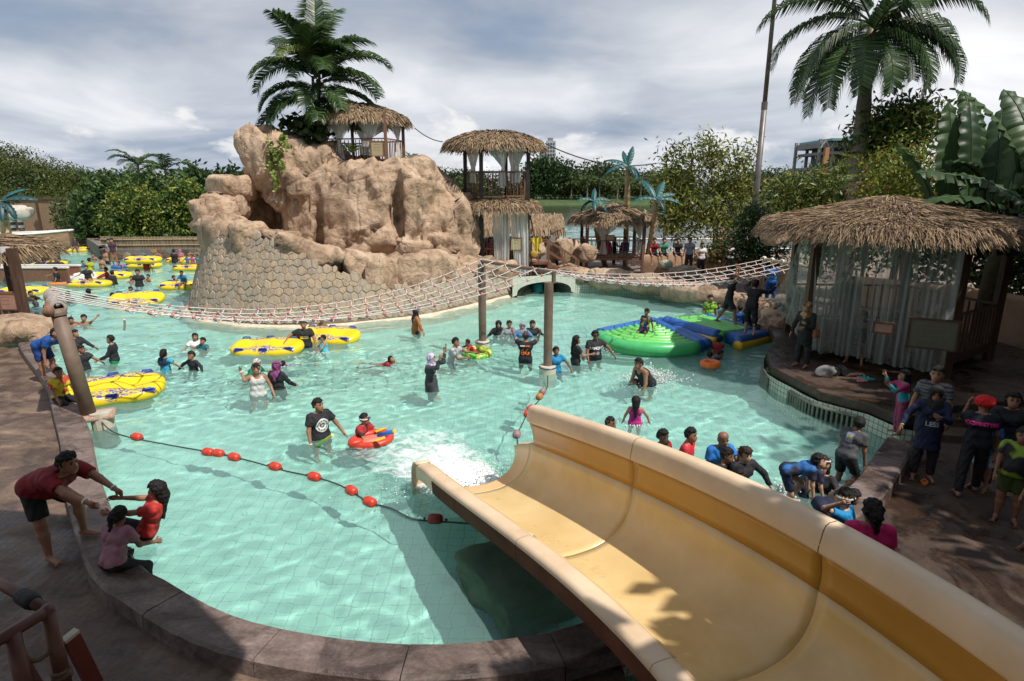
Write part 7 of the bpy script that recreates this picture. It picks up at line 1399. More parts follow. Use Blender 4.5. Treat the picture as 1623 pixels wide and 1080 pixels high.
def tube_mesh():
    nx, ns = 34, 22; V = []
    for i in range(nx + 1):
        u = math.cos(math.pi * (1 - i / nx)); x = 1.05 * u; w = 0.56 * (max(0.0, 1 - abs(u) ** 3.2)) ** 0.5 * (1 - 0.10 * math.exp(-(x / 0.22) ** 2)); h = 0.19 * (max(0.0, 1 - abs(u) ** 6)) ** 0.5
        for k in range(ns):
            a = 2 * math.pi * k / ns; ca, sa = math.cos(a), math.sin(a); y = w * math.copysign(abs(ca) ** 0.75, ca); z = h * math.copysign(abs(sa) ** 0.8, sa)
            if sa > 0: z -= sum(0.17 * math.exp(-(((x - cx) / 0.25) ** 2 + (y / 0.24) ** 2) ** 1.3) for cx in (-0.48, 0.48)) ; z += 0.012 * math.sin(x * 14) * sa
            V.append((x, y, z))
    Q = [(i * ns + k, i * ns + (k + 1) % ns, (i + 1) * ns + (k + 1) % ns, (i + 1) * ns + k) for i in range(nx) for k in range(ns)]
    return np_mesh('double_tube', np.array(V), np.array(Q)[:, ::-1], M_tube, smooth=True)
TM = tube_mesh(); TM.update()
hm_ = G().tube([(-0.10, 0, 0), (-0.085, 0, 0.045), (0.085, 0, 0.045), (0.10, 0, 0)], 0.022, 6).add([], []).mesh('handle', M_blueh); pm_ = G().box((0, 0, 0), (0.26, 0.10, 0.02)).mesh('handle_pad', M_blueh)
def yellow_tube(label, at, rz, tilt=(0, 0), sub=True):
    o = bpy.data.objects.new('double_tube', TM); COL.objects.link(o); o.location = at; o.rotation_euler = (tilt[0], tilt[1], rz); tag(o, label, 'tube', 'yellow double tubes on the water')
    for x, y in ((-0.68, 0.40), (0.0, 0.43), (0.68, 0.40), (-0.68, -0.40), (0.0, -0.43), (0.68, -0.40)):
        h = link_mesh('handle', hm_, o, world=False); h.location = (x, y, 0.125); h.rotation_euler = (-0.35 * math.copysign(1, y), 0, 0); p_ = link_mesh('pad', pm_, h, world=False); p_.location = (0, 0, -0.002)
    return o
yellow_tube('yellow double tube held on the left by the man in the black tee', P(424, 551, 0.12), 0.10, (0.18, 0)); yellow_tube('yellow double tube against the stone wall, right of the bearded man', P(520, 533, 0.12), -0.12, (0.22, 0)); yellow_tube('yellow double tube tilted against the pool edge beside the leaning pole', P(180, 618, 0.22), 0.5, (0.30, 0.0))
for px, py, rz, tl, z, lab in ((217, 474, 0.35, (0.35, 0), 0.18, 'yellow double tube floating alone above the rope net'), (142, 450, 0.0, (0, 0), 0.1, 'yellow tube carrying a person in black near the low trough'), (176, 437, 0.12, (0.1, 0), 0.12, 'yellow tube pushed by the person in the dark red top'), (38, 462, 0.15, (0.1, 0), 0.1, 'yellow tube at the far left beyond the shelter post'), (66, 438, 0.3, (0.2, 0), 0.15, 'yellow tube below the brown trough'), (228, 421, 0.05, (0, 0), 0.12, 'lower of two stacked yellow tubes by the mosaic wall'), (226, 412, 0.1, (0.12, 0), 0.62, 'upper of two stacked yellow tubes by the mosaic wall'),
                           (288, 413, 0.05, (0.1, 0), 0.12, 'yellow tube behind the man in black by the mosaic wall'), (302, 425, 0.02, (0, 0), 0.1, 'yellow tube loaded with three children'), (288, 453, 0.1, (0.1, 0), 0.12, 'yellow tube beside the left foot of the stone wall'), (127, 396, 0.2, (0.1, 0), 0.1, 'farthest yellow tube at the end of the river')):
    yellow_tube(lab, P(px, py, z), rz, tl)
# ---------------------------------------------------------------- green and blue inflatables
M_lime = mat('lime_vinyl', (0.13, 0.52, 0.10), (0.20, 0.60, 0.15), rough=0.32, scale=3); M_green = mat('green_vinyl', (0.05, 0.40, 0.12), (0.08, 0.46, 0.16), rough=0.32, scale=3); M_bluev = mat('blue_vinyl', (0.02, 0.10, 0.36), (0.035, 0.14, 0.44), rough=0.32, scale=3); M_yelv = mat('yellow_vinyl_trim', (0.72, 0.40, 0.01), (0.80, 0.48, 0.02), rough=0.35, scale=3)
def itube(pts, r, m, parent, name='chamber'): 
    o = G().tube(chain([Vector(p) for p in pts], 0.15), r, 12).build(name, m, parent, smooth=True); return o
f1 = empty('inflatable_float', 'large lime green fan shaped inflatable with blue side tubes', 'float', P(1040, 540, 0)); O1 = P(1035, 512, 0.24); an_ = lambda v: math.atan2(v.y, v.x); a0_ = an_(P(952, 527, 0.3) - O1); a1_ = an_(P(1108, 545, 0.3) - O1) 
if a0_ > 0: a0_ -= 2 * math.pi
L0, L1 = (P(952, 527, 0.3) - O1).length, (P(1108, 545, 0.3) - O1).length; LM = (P(1035, 556, 0.2) - O1).length
def fan(t, u): 
    a = a0_ + (a1_ - a0_) * u; l = (L0 * (1 - u) + L1 * u); bul = 4 * u * (1 - u); l = l + (LM - l) * bul * 0.85; return O1 + Vector((math.cos(a), math.sin(a), 0)) * l * t
for k in range(9):
    t = 0.16 + 0.84 * k / 8; r = 0.125 if k < 8 else 0.21
    itube([fan(t, u) + Vector((0, 0, 0.02 - (0.06 if k == 8 else 0))) for u in np.linspace(0.03, 0.97, 13)], r, M_green if k == 8 else M_lime, f1)
for u in (0.0, 1.0): itube([fan(t, u) for t in (0.0, 0.35, 0.7, 1.02)], 0.20, M_bluev, f1, 'side_tube')
itube([fan(t, 1.0) + Vector((0.30, 0.18, 0)) for t in (0.0, 0.5, 1.0)], 0.17, M_bluev, f1, 'side_tube')
f2 = empty('inflatable_ramp', 'green and blue inflatable ramp with yellow edges joined behind the fan float', 'float', P(1140, 530, 0))
w0, w1 = P(1056, 511, 0.34), P(1138, 534, 0.34); e0_, e1_ = P(1120, 505, 0.34), P(1190, 528, 0.30)
itube([w0 + Vector((-0.12, -0.16, -0.12)), w1 + Vector((-0.12, -0.16, -0.12))], 0.14, M_yelv, f2, 'trim'); itube([w0, w0.lerp(w1, .5), w1], 0.22, M_bluev, f2, 'side_tube')
for k in range(1, 8): itube([w0.lerp(e0_, k / 8), w0.lerp(e0_, k / 8).lerp(w1.lerp(e1_, k / 8), 0.5) + Vector((0, 0, 0.03)), w1.lerp(e1_, k / 8)], 0.17, M_lime, f2)
itube([e0_, e0_.lerp(e1_, .5), e1_], 0.2, M_bluev, f2, 'side_tube')
s0_, s1_, s2_, s3_ = P(1148, 533, 0.28), P(1166, 541, 0.26), P(1214, 531, 0.22), P(1188, 523, 0.26)
for k in range(5): itube([s0_.lerp(s1_, k / 4), s3_.lerp(s2_, k / 4)], 0.19, M_bluev, f2, 'end_mat')
itube([s1_ + Vector((0.02, -0.10, -0.12)), s2_ + Vector((0.1, -0.05, -0.1))], 0.15, M_yelv, f2, 'trim'); itube([s2_ + Vector((0.1, -0.05, -0.1)), s3_ + Vector((0.14, 0.05, -0.08))], 0.13, M_yelv, f2, 'trim')
# ---------------------------------------------------------------- small floats and toys
def torus(label, at, Rr, r, m, cat='float ring', tilt=(0, 0), name='float_ring', group=None):
    o = G().tube([(Rr * math.cos(a), Rr * math.sin(a), 0) for a in np.linspace(0, 2 * math.pi, 25)[:-1]], r, 10, closed=True).build(name, m, smooth=True); o.location = at; o.rotation_euler = (tilt[0], tilt[1], 0); return tag(o, label, cat, group)
torus('lime green swim ring with patches round the toddler', P(757, 560, 0.06), 0.33, 0.105, mat('ring_green', (0.10, 0.50, 0.06), (0.62, 0.62, 0.08), rough=0.35, scale=5, lo=0.5, hi=0.56, detail=1), tilt=(0.1, 0.05)); torus('small blue swim ring round a far child', P(190, 423, 0.08), 0.36, 0.11, M_bluev)
torus('bright orange swim collar worn by the child near the inflatable', P(1126, 577, 0.16), 0.19, 0.085, mat('orange_vinyl', (0.75, 0.12, 0.015), (0.85, 0.18, 0.03), rough=0.4)); 
o = G().lathe((0, 0, 0), [(0.10, -0.12), (0.21, -0.11), (0.24, 0.0), (0.21, 0.10), (0.17, 0.11)], 16).build('collar_body', mat('orange_vinyl', (0.75, 0.12, 0.015)), bpy.data.objects['float_ring.002'] if 'float_ring.002' in bpy.data.objects else None, world=False, smooth=True)
kb = empty('ride_on_board', 'red inflatable ride on board with yellow trim under the boy in red', 'float', P(588, 697, 0.08)); g = G(); g.tube([(0.52 * math.cos(a), 0.34 * math.sin(a) * (1 + 0.15 * math.cos(a)), 0) for a in np.linspace(0, 2 * math.pi, 27)[:-1]], 0.10, 10, closed=True); g.build('rim_tube', M_red, kb, smooth=True, world=False); g = G(); g.lathe((0, 0, -0.04), [(0.02, 0.07), (0.3, 0.06), (0.42, 0.0)], 20, 1.1, 0.75); g.build('mat', mat('pale_red', (0.6, 0.14, 0.10), (0.7, 0.3, 0.2), rough=0.4), kb, smooth=True, world=False)
o = boulder('headrest', (-0.42, -0.16, 0.08), (0.2, 0.13, 0.11), 0.2, 2, None, M_red, amps=(0, 0, 0), sq=0.8); o.parent = kb; 
for x, y in ((0.2, -0.28), (0.3, 0.25)): G().box((x, y, 0.10), (0.3, 0.07, 0.03), rz=0.3).build('yellow_band', M_yelv, kb, world=False)
kb.rotation_euler = (0.10, -0.06, 0.35); kb.scale = (0.70, 0.70, 0.70)
wg = empty('water_tube', 'blue foam water squirter tube lying across the red board', 'toy', P(608, 690, 0.3)); a_, b_ = P(600, 690, 0.30), P(624, 684, 0.46); G().tube([a_, b_], 0.042, 10).build('barrel', mat('toy_blue', (0.01, 0.13, 0.50), (0.02, 0.17, 0.58), rough=0.4), wg, smooth=True); G().tube([b_, b_ + (b_ - a_) * 0.05], 0.038, 10).build('nozzle', M_yelv, wg); G().tube([a_ - (b_ - a_) * 0.1, a_], 0.025, 8).build('plunger', M_white, wg)
nd = empty('pool_stick', 'lime and yellow plastic stick dipped in the water by the man with the round logo', 'toy', P(516, 698, 0.1)); a_, b_ = P(503, 706, 0.02), P(527, 690, 0.34); G().tube([a_, a_.lerp(b_, 0.55)], 0.028, 8).build('green_end', mat('stick_green', (0.25, 0.62, 0.06), rough=0.4), nd); G().tube([a_.lerp(b_, 0.55), b_], 0.028, 8).build('yellow_end', mat('stick_yellow', (0.66, 0.62, 0.12), rough=0.4), nd)
o = boulder('body_board', P(100, 450, 0.06), (0.62, 0.3, 0.07), 0.15, 1, None, mat('orange_board', (0.60, 0.16, 0.03), (0.7, 0.22, 0.05), rough=0.5), amps=(0, 0, 0), sq=0.7); tag(o, 'orange body board under the woman in the dark swimsuit', 'board')
# ---------------------------------------------------------------- foam and splashes
M_foam = mat('foam', (0.80, 0.84, 0.84), (0.9, 0.92, 0.92), rough=0.6, trans=0.3)
def droplets(name, label, pts, rs, cat=None):
    """many small flattened domes and drops"""
    Q = []; t = [(0, 0, 1), (1, 0, 0), (0, 1, 0), (-1, 0, 0), (0, -1, 0), (0, 0, -1)]; V = []; F = []
    T = np.array(t, float); tri = np.array([(0, 1, 2), (0, 2, 3), (0, 3, 4), (0, 4, 1), (5, 2, 1), (5, 3, 2), (5, 4, 3), (5, 1, 4)])
    for i, (p, r) in enumerate(zip(pts, rs)): V.append(T * np.array(r) + np.array(p)); F.append(tri + 6 * i)
    return tag(link_mesh(name, np_mesh(name, np.concatenate(V), np.concatenate(F), M_foam, smooth=True)), kind='stuff')
frg = np.random.default_rng(5); pts = []; rs = []
ex = sp(-0.6, -0.02, 0); dirx = sp(-1.6, -0.25, 0) - ex; dirx.z = 0; dirx.normalize(); dn = Vector((-dirx.y, dirx.x, 0))
for _ in range(1800):
    l = frg.gamma(1.7, 0.52); w = frg.normal() * (0.36 + 0.20 * l); p = ex + dirx * (l - 0.25) + dn * w; dens = math.exp(-l * 0.45)
    if frg.uniform() > dens * 1.15: continue
    r = frg.uniform(0.004, 0.013) * (0.5 + dens); pts.append((p.x, p.y, frg.uniform(0.0, 0.05) + (abs(frg.normal()) * 0.10 * math.exp(-l * 1.3)))); rs.append((r * 1.5, r * 1.5, r * 0.7))
droplets('slide_foam', None, pts, rs)
M_froth = bpy.data.materials.new('froth'); M_froth.use_nodes = True; N = M_froth.node_tree.nodes; L = M_froth.node_tree.links; b = N['Principled BSDF']; b.inputs['Base Color'].default_value = (0.85, 0.88, 0.88, 1); b.inputs['Roughness'].default_value = 0.7
tc = N.new('ShaderNodeTexCoord'); n = N.new('ShaderNodeTexNoise'); n.inputs['Scale'].default_value = 4.5; n.inputs['Detail'].default_value = 9; n.inputs['Roughness'].default_value = 0.72; n.inputs['Distortion'].default_value = 0.8; L.new(tc.outputs['Object'], n.inputs['Vector'])
uvn = N.new('ShaderNodeAttribute'); uvn.attribute_name = 'froth_amount'; ad = N.new('ShaderNodeMath'); ad.operation = 'ADD'; L.new(n.outputs['Fac'], ad.inputs[0]); L.new(uvn.outputs['Fac'], ad.inputs[1]); r = N.new('ShaderNodeMapRange'); r.inputs[1].default_value = 0.62; r.inputs[2].default_value = 0.95; r.inputs[4].default_value = 0.92; L.new(ad.outputs[0], r.inputs[0])
tr = N.new('ShaderNodeBsdfTransparent'); mx = N.new('ShaderNodeMixShader'); L.new(r.outputs[0], mx.inputs[0]); L.new(tr.outputs[0], mx.inputs[1]); L.new(b.outputs[0], mx.inputs[2]); L.new(mx.outputs[0], N['Material Output'].inputs[0])
g = G(); rows = []; dens = []
for i in range(60):
    l = -0.62 + 3.97 * i / 59; row = []
    for k in range(41):
        w = (k / 20 - 1) * (0.66 + 0.34 * max(0, l)); p = ex + dirx * l + dn * w; row.append((p.x, p.y, 0.045 + 0.03 * noise.fractal(Vector((p.x * 3, p.y * 3, 0)), 1, 2, 5) + 0.10 * math.exp(-((l - 0.25) / 0.4) ** 2 - (w / 0.5) ** 2))); e = abs(k / 20 - 1); dens.append(max(0, 0.78 * math.exp(-max(0, l) * 0.6)) * (1 - e ** 2.2) * min(1, (l + 0.68) * 5) * min(1, (3.35 - l) * 1.2))
    rows.append(row)
g.grid(rows); o = g.build('froth', M_froth, None, smooth=True); tag(o, kind='stuff'); at_ = o.data.attributes.new('froth_amount', 'FLOAT', 'POINT'); at_.data.foreach_set('value', np.array(dens, np.float32))
def splash(name, c, n, sx, sz):
    pts = []; rs = []
    for _ in range(n):
        a = frg.uniform(0, 6.28); r = abs(frg.normal()) * sx; z = abs(frg.normal()) * sz * math.exp(-r / sx * 0.5); q = frg.uniform(0.006, 0.026); pts.append((c.x + r * math.cos(a), c.y + r * 0.7 * math.sin(a), z)); rs.append((q, q, q))
    droplets(name, None, pts, rs)
splash('splash', P(1030, 603, 0), 1500, 0.42, 0.17); splash('splash', P(973, 558, 0), 220, 0.16, 0.12); splash('splash', P(512, 560, 0), 90, 0.2, 0.03); splash('splash', P(1008, 672, 0), 160, 0.22, 0.03); splash('splash', P(1245, 780, 0), 260, 0.3, 0.08)
# ---------------------------------------------------------------- platform grilles, bags, shoes, handrail
M_grille = mat('green_grey_metal', (0.10, 0.12, 0.09), (0.20, 0.21, 0.16), rough=0.6, scale=6, metal=0.2); M_painted_void = mat('painted_dark_recess', (0.012, 0.016, 0.014), rough=0.9)
def grille(label, s0, s1, z0, z1, n):
    off_ = chain(platform, 0.2); arc_ = [0]
    for i in range(len(off_) - 1): arc_.append(arc_[-1] + (off_[i + 1] - off_[i]).length)
    def pp(u):
        q = (s0 + (s1 - s0) * u) * arc_[-1]; k = max(0, min(int(np.searchsorted(arc_, q)) - 1, len(off_) - 2)); p = off_[k].lerp(off_[k + 1], (q - arc_[k]) / max(1e-6, arc_[k + 1] - arc_[k])); t = (off_[k + 1] - off_[k]).normalized(); return p + Vector((t.y, -t.x, 0)) * 0.075
    o = empty('wall_grille', label, 'grille', Vz(pp(0.5), z0)); g = G(); g.grid([[Vz(pp(u / 8), z) for z in (z0, z1)] for u in range(9)]); g.build('backing', M_painted_void, o)  # near-black sheet painted in for the shade behind the bars
    for k in range(n + 1): p = pp(k / n); G().box((p.x, p.y - 0.03, (z0 + z1) / 2), (0.045, 0.05, z1 - z0), rz=0.4).build('bar', M_grille, o)
    for z in (z0, z1): g = G(); g.tube([Vz(pp(u / 8), z) + Vector((0, -0.03, 0)) for u in range(9)], 0.032, 6); g.build('frame', M_grille, o)
grille('broad barred metal grille in the tiled wall below the right gazebo', 0.60, 0.86, -0.55, 0.24, 18); grille('narrow barred metal grille round the left corner of the gazebo platform', 0.24, 0.47, -0.55, 0.24, 18)
bg_ = empty('plastic_bag', 'clear plastic bag lying on the gazebo platform by the dark rolls', 'bag', P(1312, 588, 0.56)); boulder('bag', P(1312, 588, 0.66), (0.30, 0.16, 0.11), 0.3, 4, bg_, sheer_mat('clear_plastic', (0.6, 0.6, 0.6), 0.5), amps=(0.05, 0.08, 0.05), sq=0.9)
for px, lab in ((1326, 'left of the two black rolls on the gazebo platform'), (1340, 'right of the two black rolls on the gazebo platform')): tag(G().tube([P(px, 590, 0.66), P(px, 590, 0.66) + Vector((0.05, 0.35, 0))], 0.085, 12).build('black_roll', mat('black_rubber', (0.012, 0.012, 0.013), rough=0.6)), lab, 'roll')
def sandal(label, at, rz, m):
    o = empty('sandal', label, 'sandal', at, 'sandals left on the gazebo platform'); g = G(); g.prism([(0.05 * math.cos(a) * (1 + 0.25 * math.sin(a)), 0.125 * math.sin(a)) for a in np.linspace(0, 6.28, 15)[:-1]], 0, 0.028); s = g.build('sole', m, o, world=False); G().tube([(-0.05, 0.0, 0.02), (0, 0.03, 0.065), (0.05, 0.0, 0.02)], 0.014, 6).build('strap', m, o, world=False); o.rotation_euler = (0, 0, rz)
pk_m = mat('pink_rubber', (0.55, 0.20, 0.22), (0.62, 0.3, 0.3), rough=0.6); tl_m = mat('teal_rubber', (0.03, 0.36, 0.34), (0.05, 0.42, 0.40), rough=0.6)
sandal('left pink sandal beside the teal pair', P(1361, 602, 0.56), 1.2, pk_m); sandal('right pink sandal beside the teal pair', P(1367, 605, 0.56), 1.6, pk_m); sandal('left teal sandal beside the pink pair', P(1371, 600, 0.56), 0.9, tl_m); sandal('right teal sandal beside the pink pair', P(1377, 602, 0.56), 1.3, tl_m)
hr = empty('handrail', 'dark red brown pipe handrail with a black wrapped joint in the lower left corner', 'handrail', P(110, 1075, 0.1)); M_rail = mat('red_brown_pipe', (0.085, 0.034, 0.024), (0.15, 0.065, 0.045), rough=0.45, scale=3)
cr = P(76, 968, 1.10); ft = Vector((cr.x, cr.y, 0.08)); r1_ = P(-60, 890, 1.10); r2_ = P(-60, 1050, 1.10); p2_ = P(6, 990, 1.08)
G().tube([ft, cr + Vector((0, 0, 0.0))], 0.062, 14).build('post', M_rail, hr, smooth=True); G().tube([r1_, cr], 0.050, 12).build('rail', M_rail, hr, smooth=True); G().tube([r2_, cr + (r2_ - cr) * 0.08, cr], 0.050, 12).build('rail', M_rail, hr, smooth=True); G().ball(cr, 0.064, 12, 8).build('elbow', M_rail, hr, smooth=True)
G().tube([cr.lerp(r1_, 0.13), cr.lerp(r1_, 0.17), cr.lerp(r1_, 0.27), cr.lerp(r1_, 0.30)], [0.06, 0.075, 0.072, 0.058], 14).build('black_wrap', mat('black_tape', (0.008, 0.008, 0.009), rough=0.7, bump=0.4, scale=10), hr, smooth=True); q2 = r2_.lerp(cr, 0.55); G().tube([Vz(q2, 0.08), q2], 0.062, 14).build('post', M_rail, hr, smooth=True)
m1_, m2_ = Vector((cr.x, cr.y, 0.62)), Vz(q2, 0.62); M_twine = mat('brown_rope', (0.14, 0.085, 0.05), (0.22, 0.14, 0.09), rough=0.9, scale=30, bump=0.6)
for zz, sg in ((0.78, 0.12), (0.40, 0.10)): G().tube(cat_(Vz(m1_, zz), Vz(q2, zz + 0.1), sg, 14), 0.022, 7).build('rope', M_twine, hr, smooth=True)
G().tube([m1_ + Vector((0.066 * math.cos(a), 0.066 * math.sin(a), -0.22 + 0.02 * a / 3)) for a in np.linspace(0, 12.5, 26)], 0.02, 6).build('lashing', M_twine, hr, smooth=True); G().tube(cat_(Vz(q2, 0.95), m1_ + Vector((-0.1, -0.1, -0.35)), 0.05, 8), 0.05, 8).build('padded_bar', M_rail, hr, smooth=True)
pk2 = empty('marker_plank', 'dark red plank with a worn white top leaning behind the handrail post', 'plank', P(140, 1075, 0.1)); tp2 = P(112, 1010, 0.72); G().beam(P(150, 1085, 0.1), tp2, 0.07, 0.13).build('plank', mat('dark_red_paint', (0.13, 0.025, 0.015), (0.19, 0.04, 0.025), rough=0.6, scale=4), pk2); G().beam(tp2, tp2 + (tp2 - P(150, 1085, 0.1)) * 0.05, 0.075, 0.135).build('worn_end', M_concrete, pk2)
# two broad steps up to the gazebo deck at the right
for k in range(2):
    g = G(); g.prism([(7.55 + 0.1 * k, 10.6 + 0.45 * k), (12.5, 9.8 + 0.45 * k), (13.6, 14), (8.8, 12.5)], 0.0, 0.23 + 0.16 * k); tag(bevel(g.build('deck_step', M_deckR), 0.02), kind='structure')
# ---------------------------------------------------------------- people
def rect_at(w_, h_, x): m_ = rect_mesh(w_, h_); m_.transform(Matrix.Translation((x, 0, 0))); return m_
BLK = (0.015, 0.015, 0.018); NAVY = (0.014, 0.018, 0.045); RED = (0.42, 0.018, 0.022); BLUE = (0.02, 0.12, 0.45); CYAN = (0.02, 0.26, 0.46); WHITE = (0.66, 0.65, 0.63); GREY = (0.30, 0.30, 0.32); PINK = (0.62, 0.05, 0.24); MAG = (0.60, 0.02, 0.13); YEL = (0.66, 0.48, 0.02); LIME = (0.24, 0.46, 0.03); KHA = (0.42, 0.31, 0.20); GRN = (0.015, 0.16, 0.09); BRN = (0.33, 0.13, 0.045)
def W(px, py, h, wl): p = P(px, py, h * (0.925 - wl)); p.z = 0; return p       # wading: found by the head
def S(px, py, h, z0): p = P(px, py, z0 + 0.925 * h); p.z = z0; return p        # standing: found by the head
def wade(label, px, py, h=1.68, wl=0.55, f=0, **k): k.setdefault('LA', (6, 5, 6)); k.setdefault('LB', (4, 5, 8)); return person(label, W(px, py, h, wl), h=h, wl=wl, f=f, **k)
def deep(label, px, py, h=1.68, wl=0.74, f=0, **k): k.setdefault('LA', (35, 8, 75)); k.setdefault('LB', (25, 8, 70)); k.setdefault('A', (35, 40, 25)); k.setdefault('B', (35, 40, 25)); return wade(label, px, py, h, wl, f, **k)
def stand(label, px, py, h=1.66, z0=DECK_Z, f=0, **k): return person(label, S(px, py, h, z0), h=h, mode='stand', f=f, **k)
def swim(label, px, py, h=1.25, f=0, **k): p = P(px, py, 0.0); return person(label, Vector((p.x, p.y, -0.10 * h)), h=h, mode='abs', f=f, lean=k.pop('lean', 76), head=k.pop('head', (0, -45)), A=k.pop('A', (120, 30, 30)), B=k.pop('B', (120, 30, 30)), LA=k.pop('LA', (-65, 10, 20)), LB=k.pop('LB', (-80, 8, 12)), **k)
def pattern(name, a, b, c=None, scale=12, st=None): return mat(name, a, b, col3=c, rough=0.75, scale=scale, lo=0.44, hi=0.56, detail=1, bump=0.2, stretch=st)
floral = pattern('floral_scarf', (0.16, 0.02, 0.09), (0.45, 0.05, 0.13), (0.12, 0.05, 0.2), 16); lilac = pattern('lilac_scarf', (0.55, 0.5, 0.6), (0.25, 0.20, 0.42), (0.6, 0.58, 0.66), 11); tiger = pattern('brown_print_scarf', (0.10, 0.045, 0.018), (0.30, 0.15, 0.055), (0.36, 0.22, 0.10), 9); pinkwhite = pattern('pink_white_scarf', (0.6, 0.55, 0.52), (0.5, 0.25, 0.25), (0.62, 0.58, 0.55), 7); flor_suit = pattern('floral_swimsuit', (0.03, 0.35, 0.5), (0.5, 0.05, 0.12), (0.6, 0.45, 0.5), 15); stripe = pattern('grey_stripe', (0.03, 0.03, 0.035), (0.07, 0.07, 0.08), (0.13, 0.13, 0.14), 9, (0.2, 0.2, 4))
def raglan(name, body, sl): return pattern(name, body, sl, None, 3.2)
def band(p, i, col=(0.75, 0.75, 0.72)):
    a, b = p['wrists'][i]; o = G().tube([a.lerp(b, 0.15), a.lerp(b, 0.75)], 0.036 * p['S'], 10).build('wristband', cloth(col), None); o.parent = p['root']; o.location = -Vector(p['root'].location)
def goggles(p, col, up=0.05):
    pts = []
    for k in range(22): a = 2 * math.pi * k / 22; pts.append(p['tw'](p['hq'](0.112 * math.cos(a), 0.108 * math.sin(a) - 0.010, up - 0.02 * math.cos(a + 1.57) * 0)))
    o = G().tube(pts, 0.015 * p['HS'], 6, closed=True).build('goggle_strap', cloth(col), None, smooth=True); o.parent = p['root']; o.location = -Vector(p['root'].location)
    for s in (-1, 1):
        l = G().ball(p['tw'](p['hq'](s * 0.036, 0.102, up + 0.004)), 0.027 * p['HS'], 8, 6).build('lens', mat('goggle_lens', (0.05, 0.05, 0.07), rough=0.1), None, smooth=True); l.parent = p['root']; l.location = -Vector(p['root'].location)
def glasses(p):
    for s in (-1, 1):
        l = G().tube([p['tw'](p['hq'](s * 0.036 + 0.026 * math.cos(a), 0.096, 0.010 + 0.020 * math.sin(a))) for a in np.linspace(0, 6.283, 13)[:-1]], 0.003, 4, closed=True).build('spectacles', mat('wire', (0.1, 0.1, 0.1), rough=0.3), None); l.parent = p['root']; l.location = -Vector(p['root'].location)
def beard(p):
    o = G().ball(p['tw'](p['hq'](0, 0.062, -0.085)), (0.042, 0.045, 0.03), 10, 7).build('beard', mat('hair_g', HAIRC['g']), None, smooth=True); o.parent = p['root']; o.location = -Vector(p['root'].location)
# --- left foreground group
ft_ = P(85, 905, DECK_Z)
p = person('man in a dark red tee bending over the pool edge to pull a girl out', Vector((ft_.x - 0.28, ft_.y + 0.36, DECK_Z)), h=1.86, mode='stand', f=76, lean=66, head=(5, 5), A=(132, 4, 6, -4), B=(128, 6, 6, -6), LA=(14, 6, 8), LB=(58, 10, 62), w=1.25, top='tee', tcol=(0.20, 0.008, 0.014), bot='shorts', bcol=(0.012, 0.014, 0.014), skin=1); band(p, 0); band(p, 1); red_h = p['hands']
hh = (red_h[0] + red_h[1]) / 2
p = person('girl in a coral red top pulled by the man in dark red', Vector((hh.x + 0.72, hh.y + 0.36, 0.22)), h=1.50, mode='abs', f=-78, lean=-24, head=(0, 6), A=(70, 2, 6, -6), B=(64, 2, 6, -6), LA=(112, 4, 100), LB=(100, 6, 95), top='tee', tcol=(0.50, 0.035, 0.03), bot='long', bcol=BLK, hair='long', fem=True, skin=1); dl = hh - (p['hands'][0] + p['hands'][1]) / 2; p['root'].location = Vector(p['root'].location) + Vector((dl.x + 0.02, dl.y, max(-0.15, min(0.32, dl.z))))
p = person('child in a faded pink tee seated on the pool coping with back to the camera', P(181, 903, 0.30), h=1.42, mode='sit', f=168, lean=22, head=(0, 25), A=(40, 14, 50), B=(45, 14, 55), LA=(55, 18, 60), LB=(80, 10, 85), top='tee', tcol=(0.34, 0.16, 0.20), bot='threequarter', bcol=BLK, skin=2, hair='pony')
# --- left edge group
b_ = P(75, 612, 0.30); person('man in a bright blue rash vest and shorts bending over beside the leaning pole', Vector((b_.x - 0.75, b_.y + 0.95, DECK_Z)), h=1.72, mode='stand', f=80, lean=68, head=(0, -10), A=(50, 10, 20), B=(55, 10, 15), LA=(12, 6, 8), LB=(15, 8, 25), w=1.12, top='tee', tcol=(0.012, 0.07, 0.27), bot='shorts', bcol=(0.010, 0.035, 0.16), skin=1)
person('boy in a yellow football shirt with red trim seated on the coping by the pole', P(98, 636, 0.30), h=1.45, mode='sit', f=62, lean=8, A=(30, 8, 30), B=(35, 8, 30), LA=(80, 6, 78), LB=(80, 10, 75), top='tee', tcol=YEL, tpat=pattern('yellow_shirt', (0.62, 0.44, 0.02), (0.66, 0.48, 0.03), (0.40, 0.05, 0.02), 5), bot='threequarter', bcol=BLK, skin=2)
wade('boy in a black tee beyond the leaning pole, one arm on the yellow tube', 128, 553, 1.45, 0.52, 70, A=(20, 10, 20), B=(60, 10, 10), top='tee', bot='shorts', skin=2)
wade('boy in a black long sleeved rash vest wading in profile facing left', 176, 537, 1.55, 0.50, -70, A=(15, 5, 40), B=(25, 5, 40), top='long', bot='shorts', bcol=(0.02, 0.3, 0.1), skin=0)
deep('person in a red and blue shirt behind the blue man near the pole', 76, 515, 1.55, 0.66, 60, top='tee', tcol=(0.30, 0.02, 0.05), skin=2); deep('bare shouldered man low in the water beside the pole', 72, 531, 1.6, 0.72, 80, skin=1); wade('woman in a dark shirt reaching out behind the leaning pole', 118, 528, 1.55, 0.56, 80, A=(65, 10, 5), B=(50, 10, 10), top='long', skin=1, hair='bun', fem=True)
deep('bare armed swimmer with hands at the ears under the rope net', 133, 503, 1.6, 0.78, 10, A=(120, 40, 120), B=(120, 40, 120), skin=1); deep('swimmer behind the wrapped rope ends', 112, 507, 1.5, 0.78, 40, skin=2)
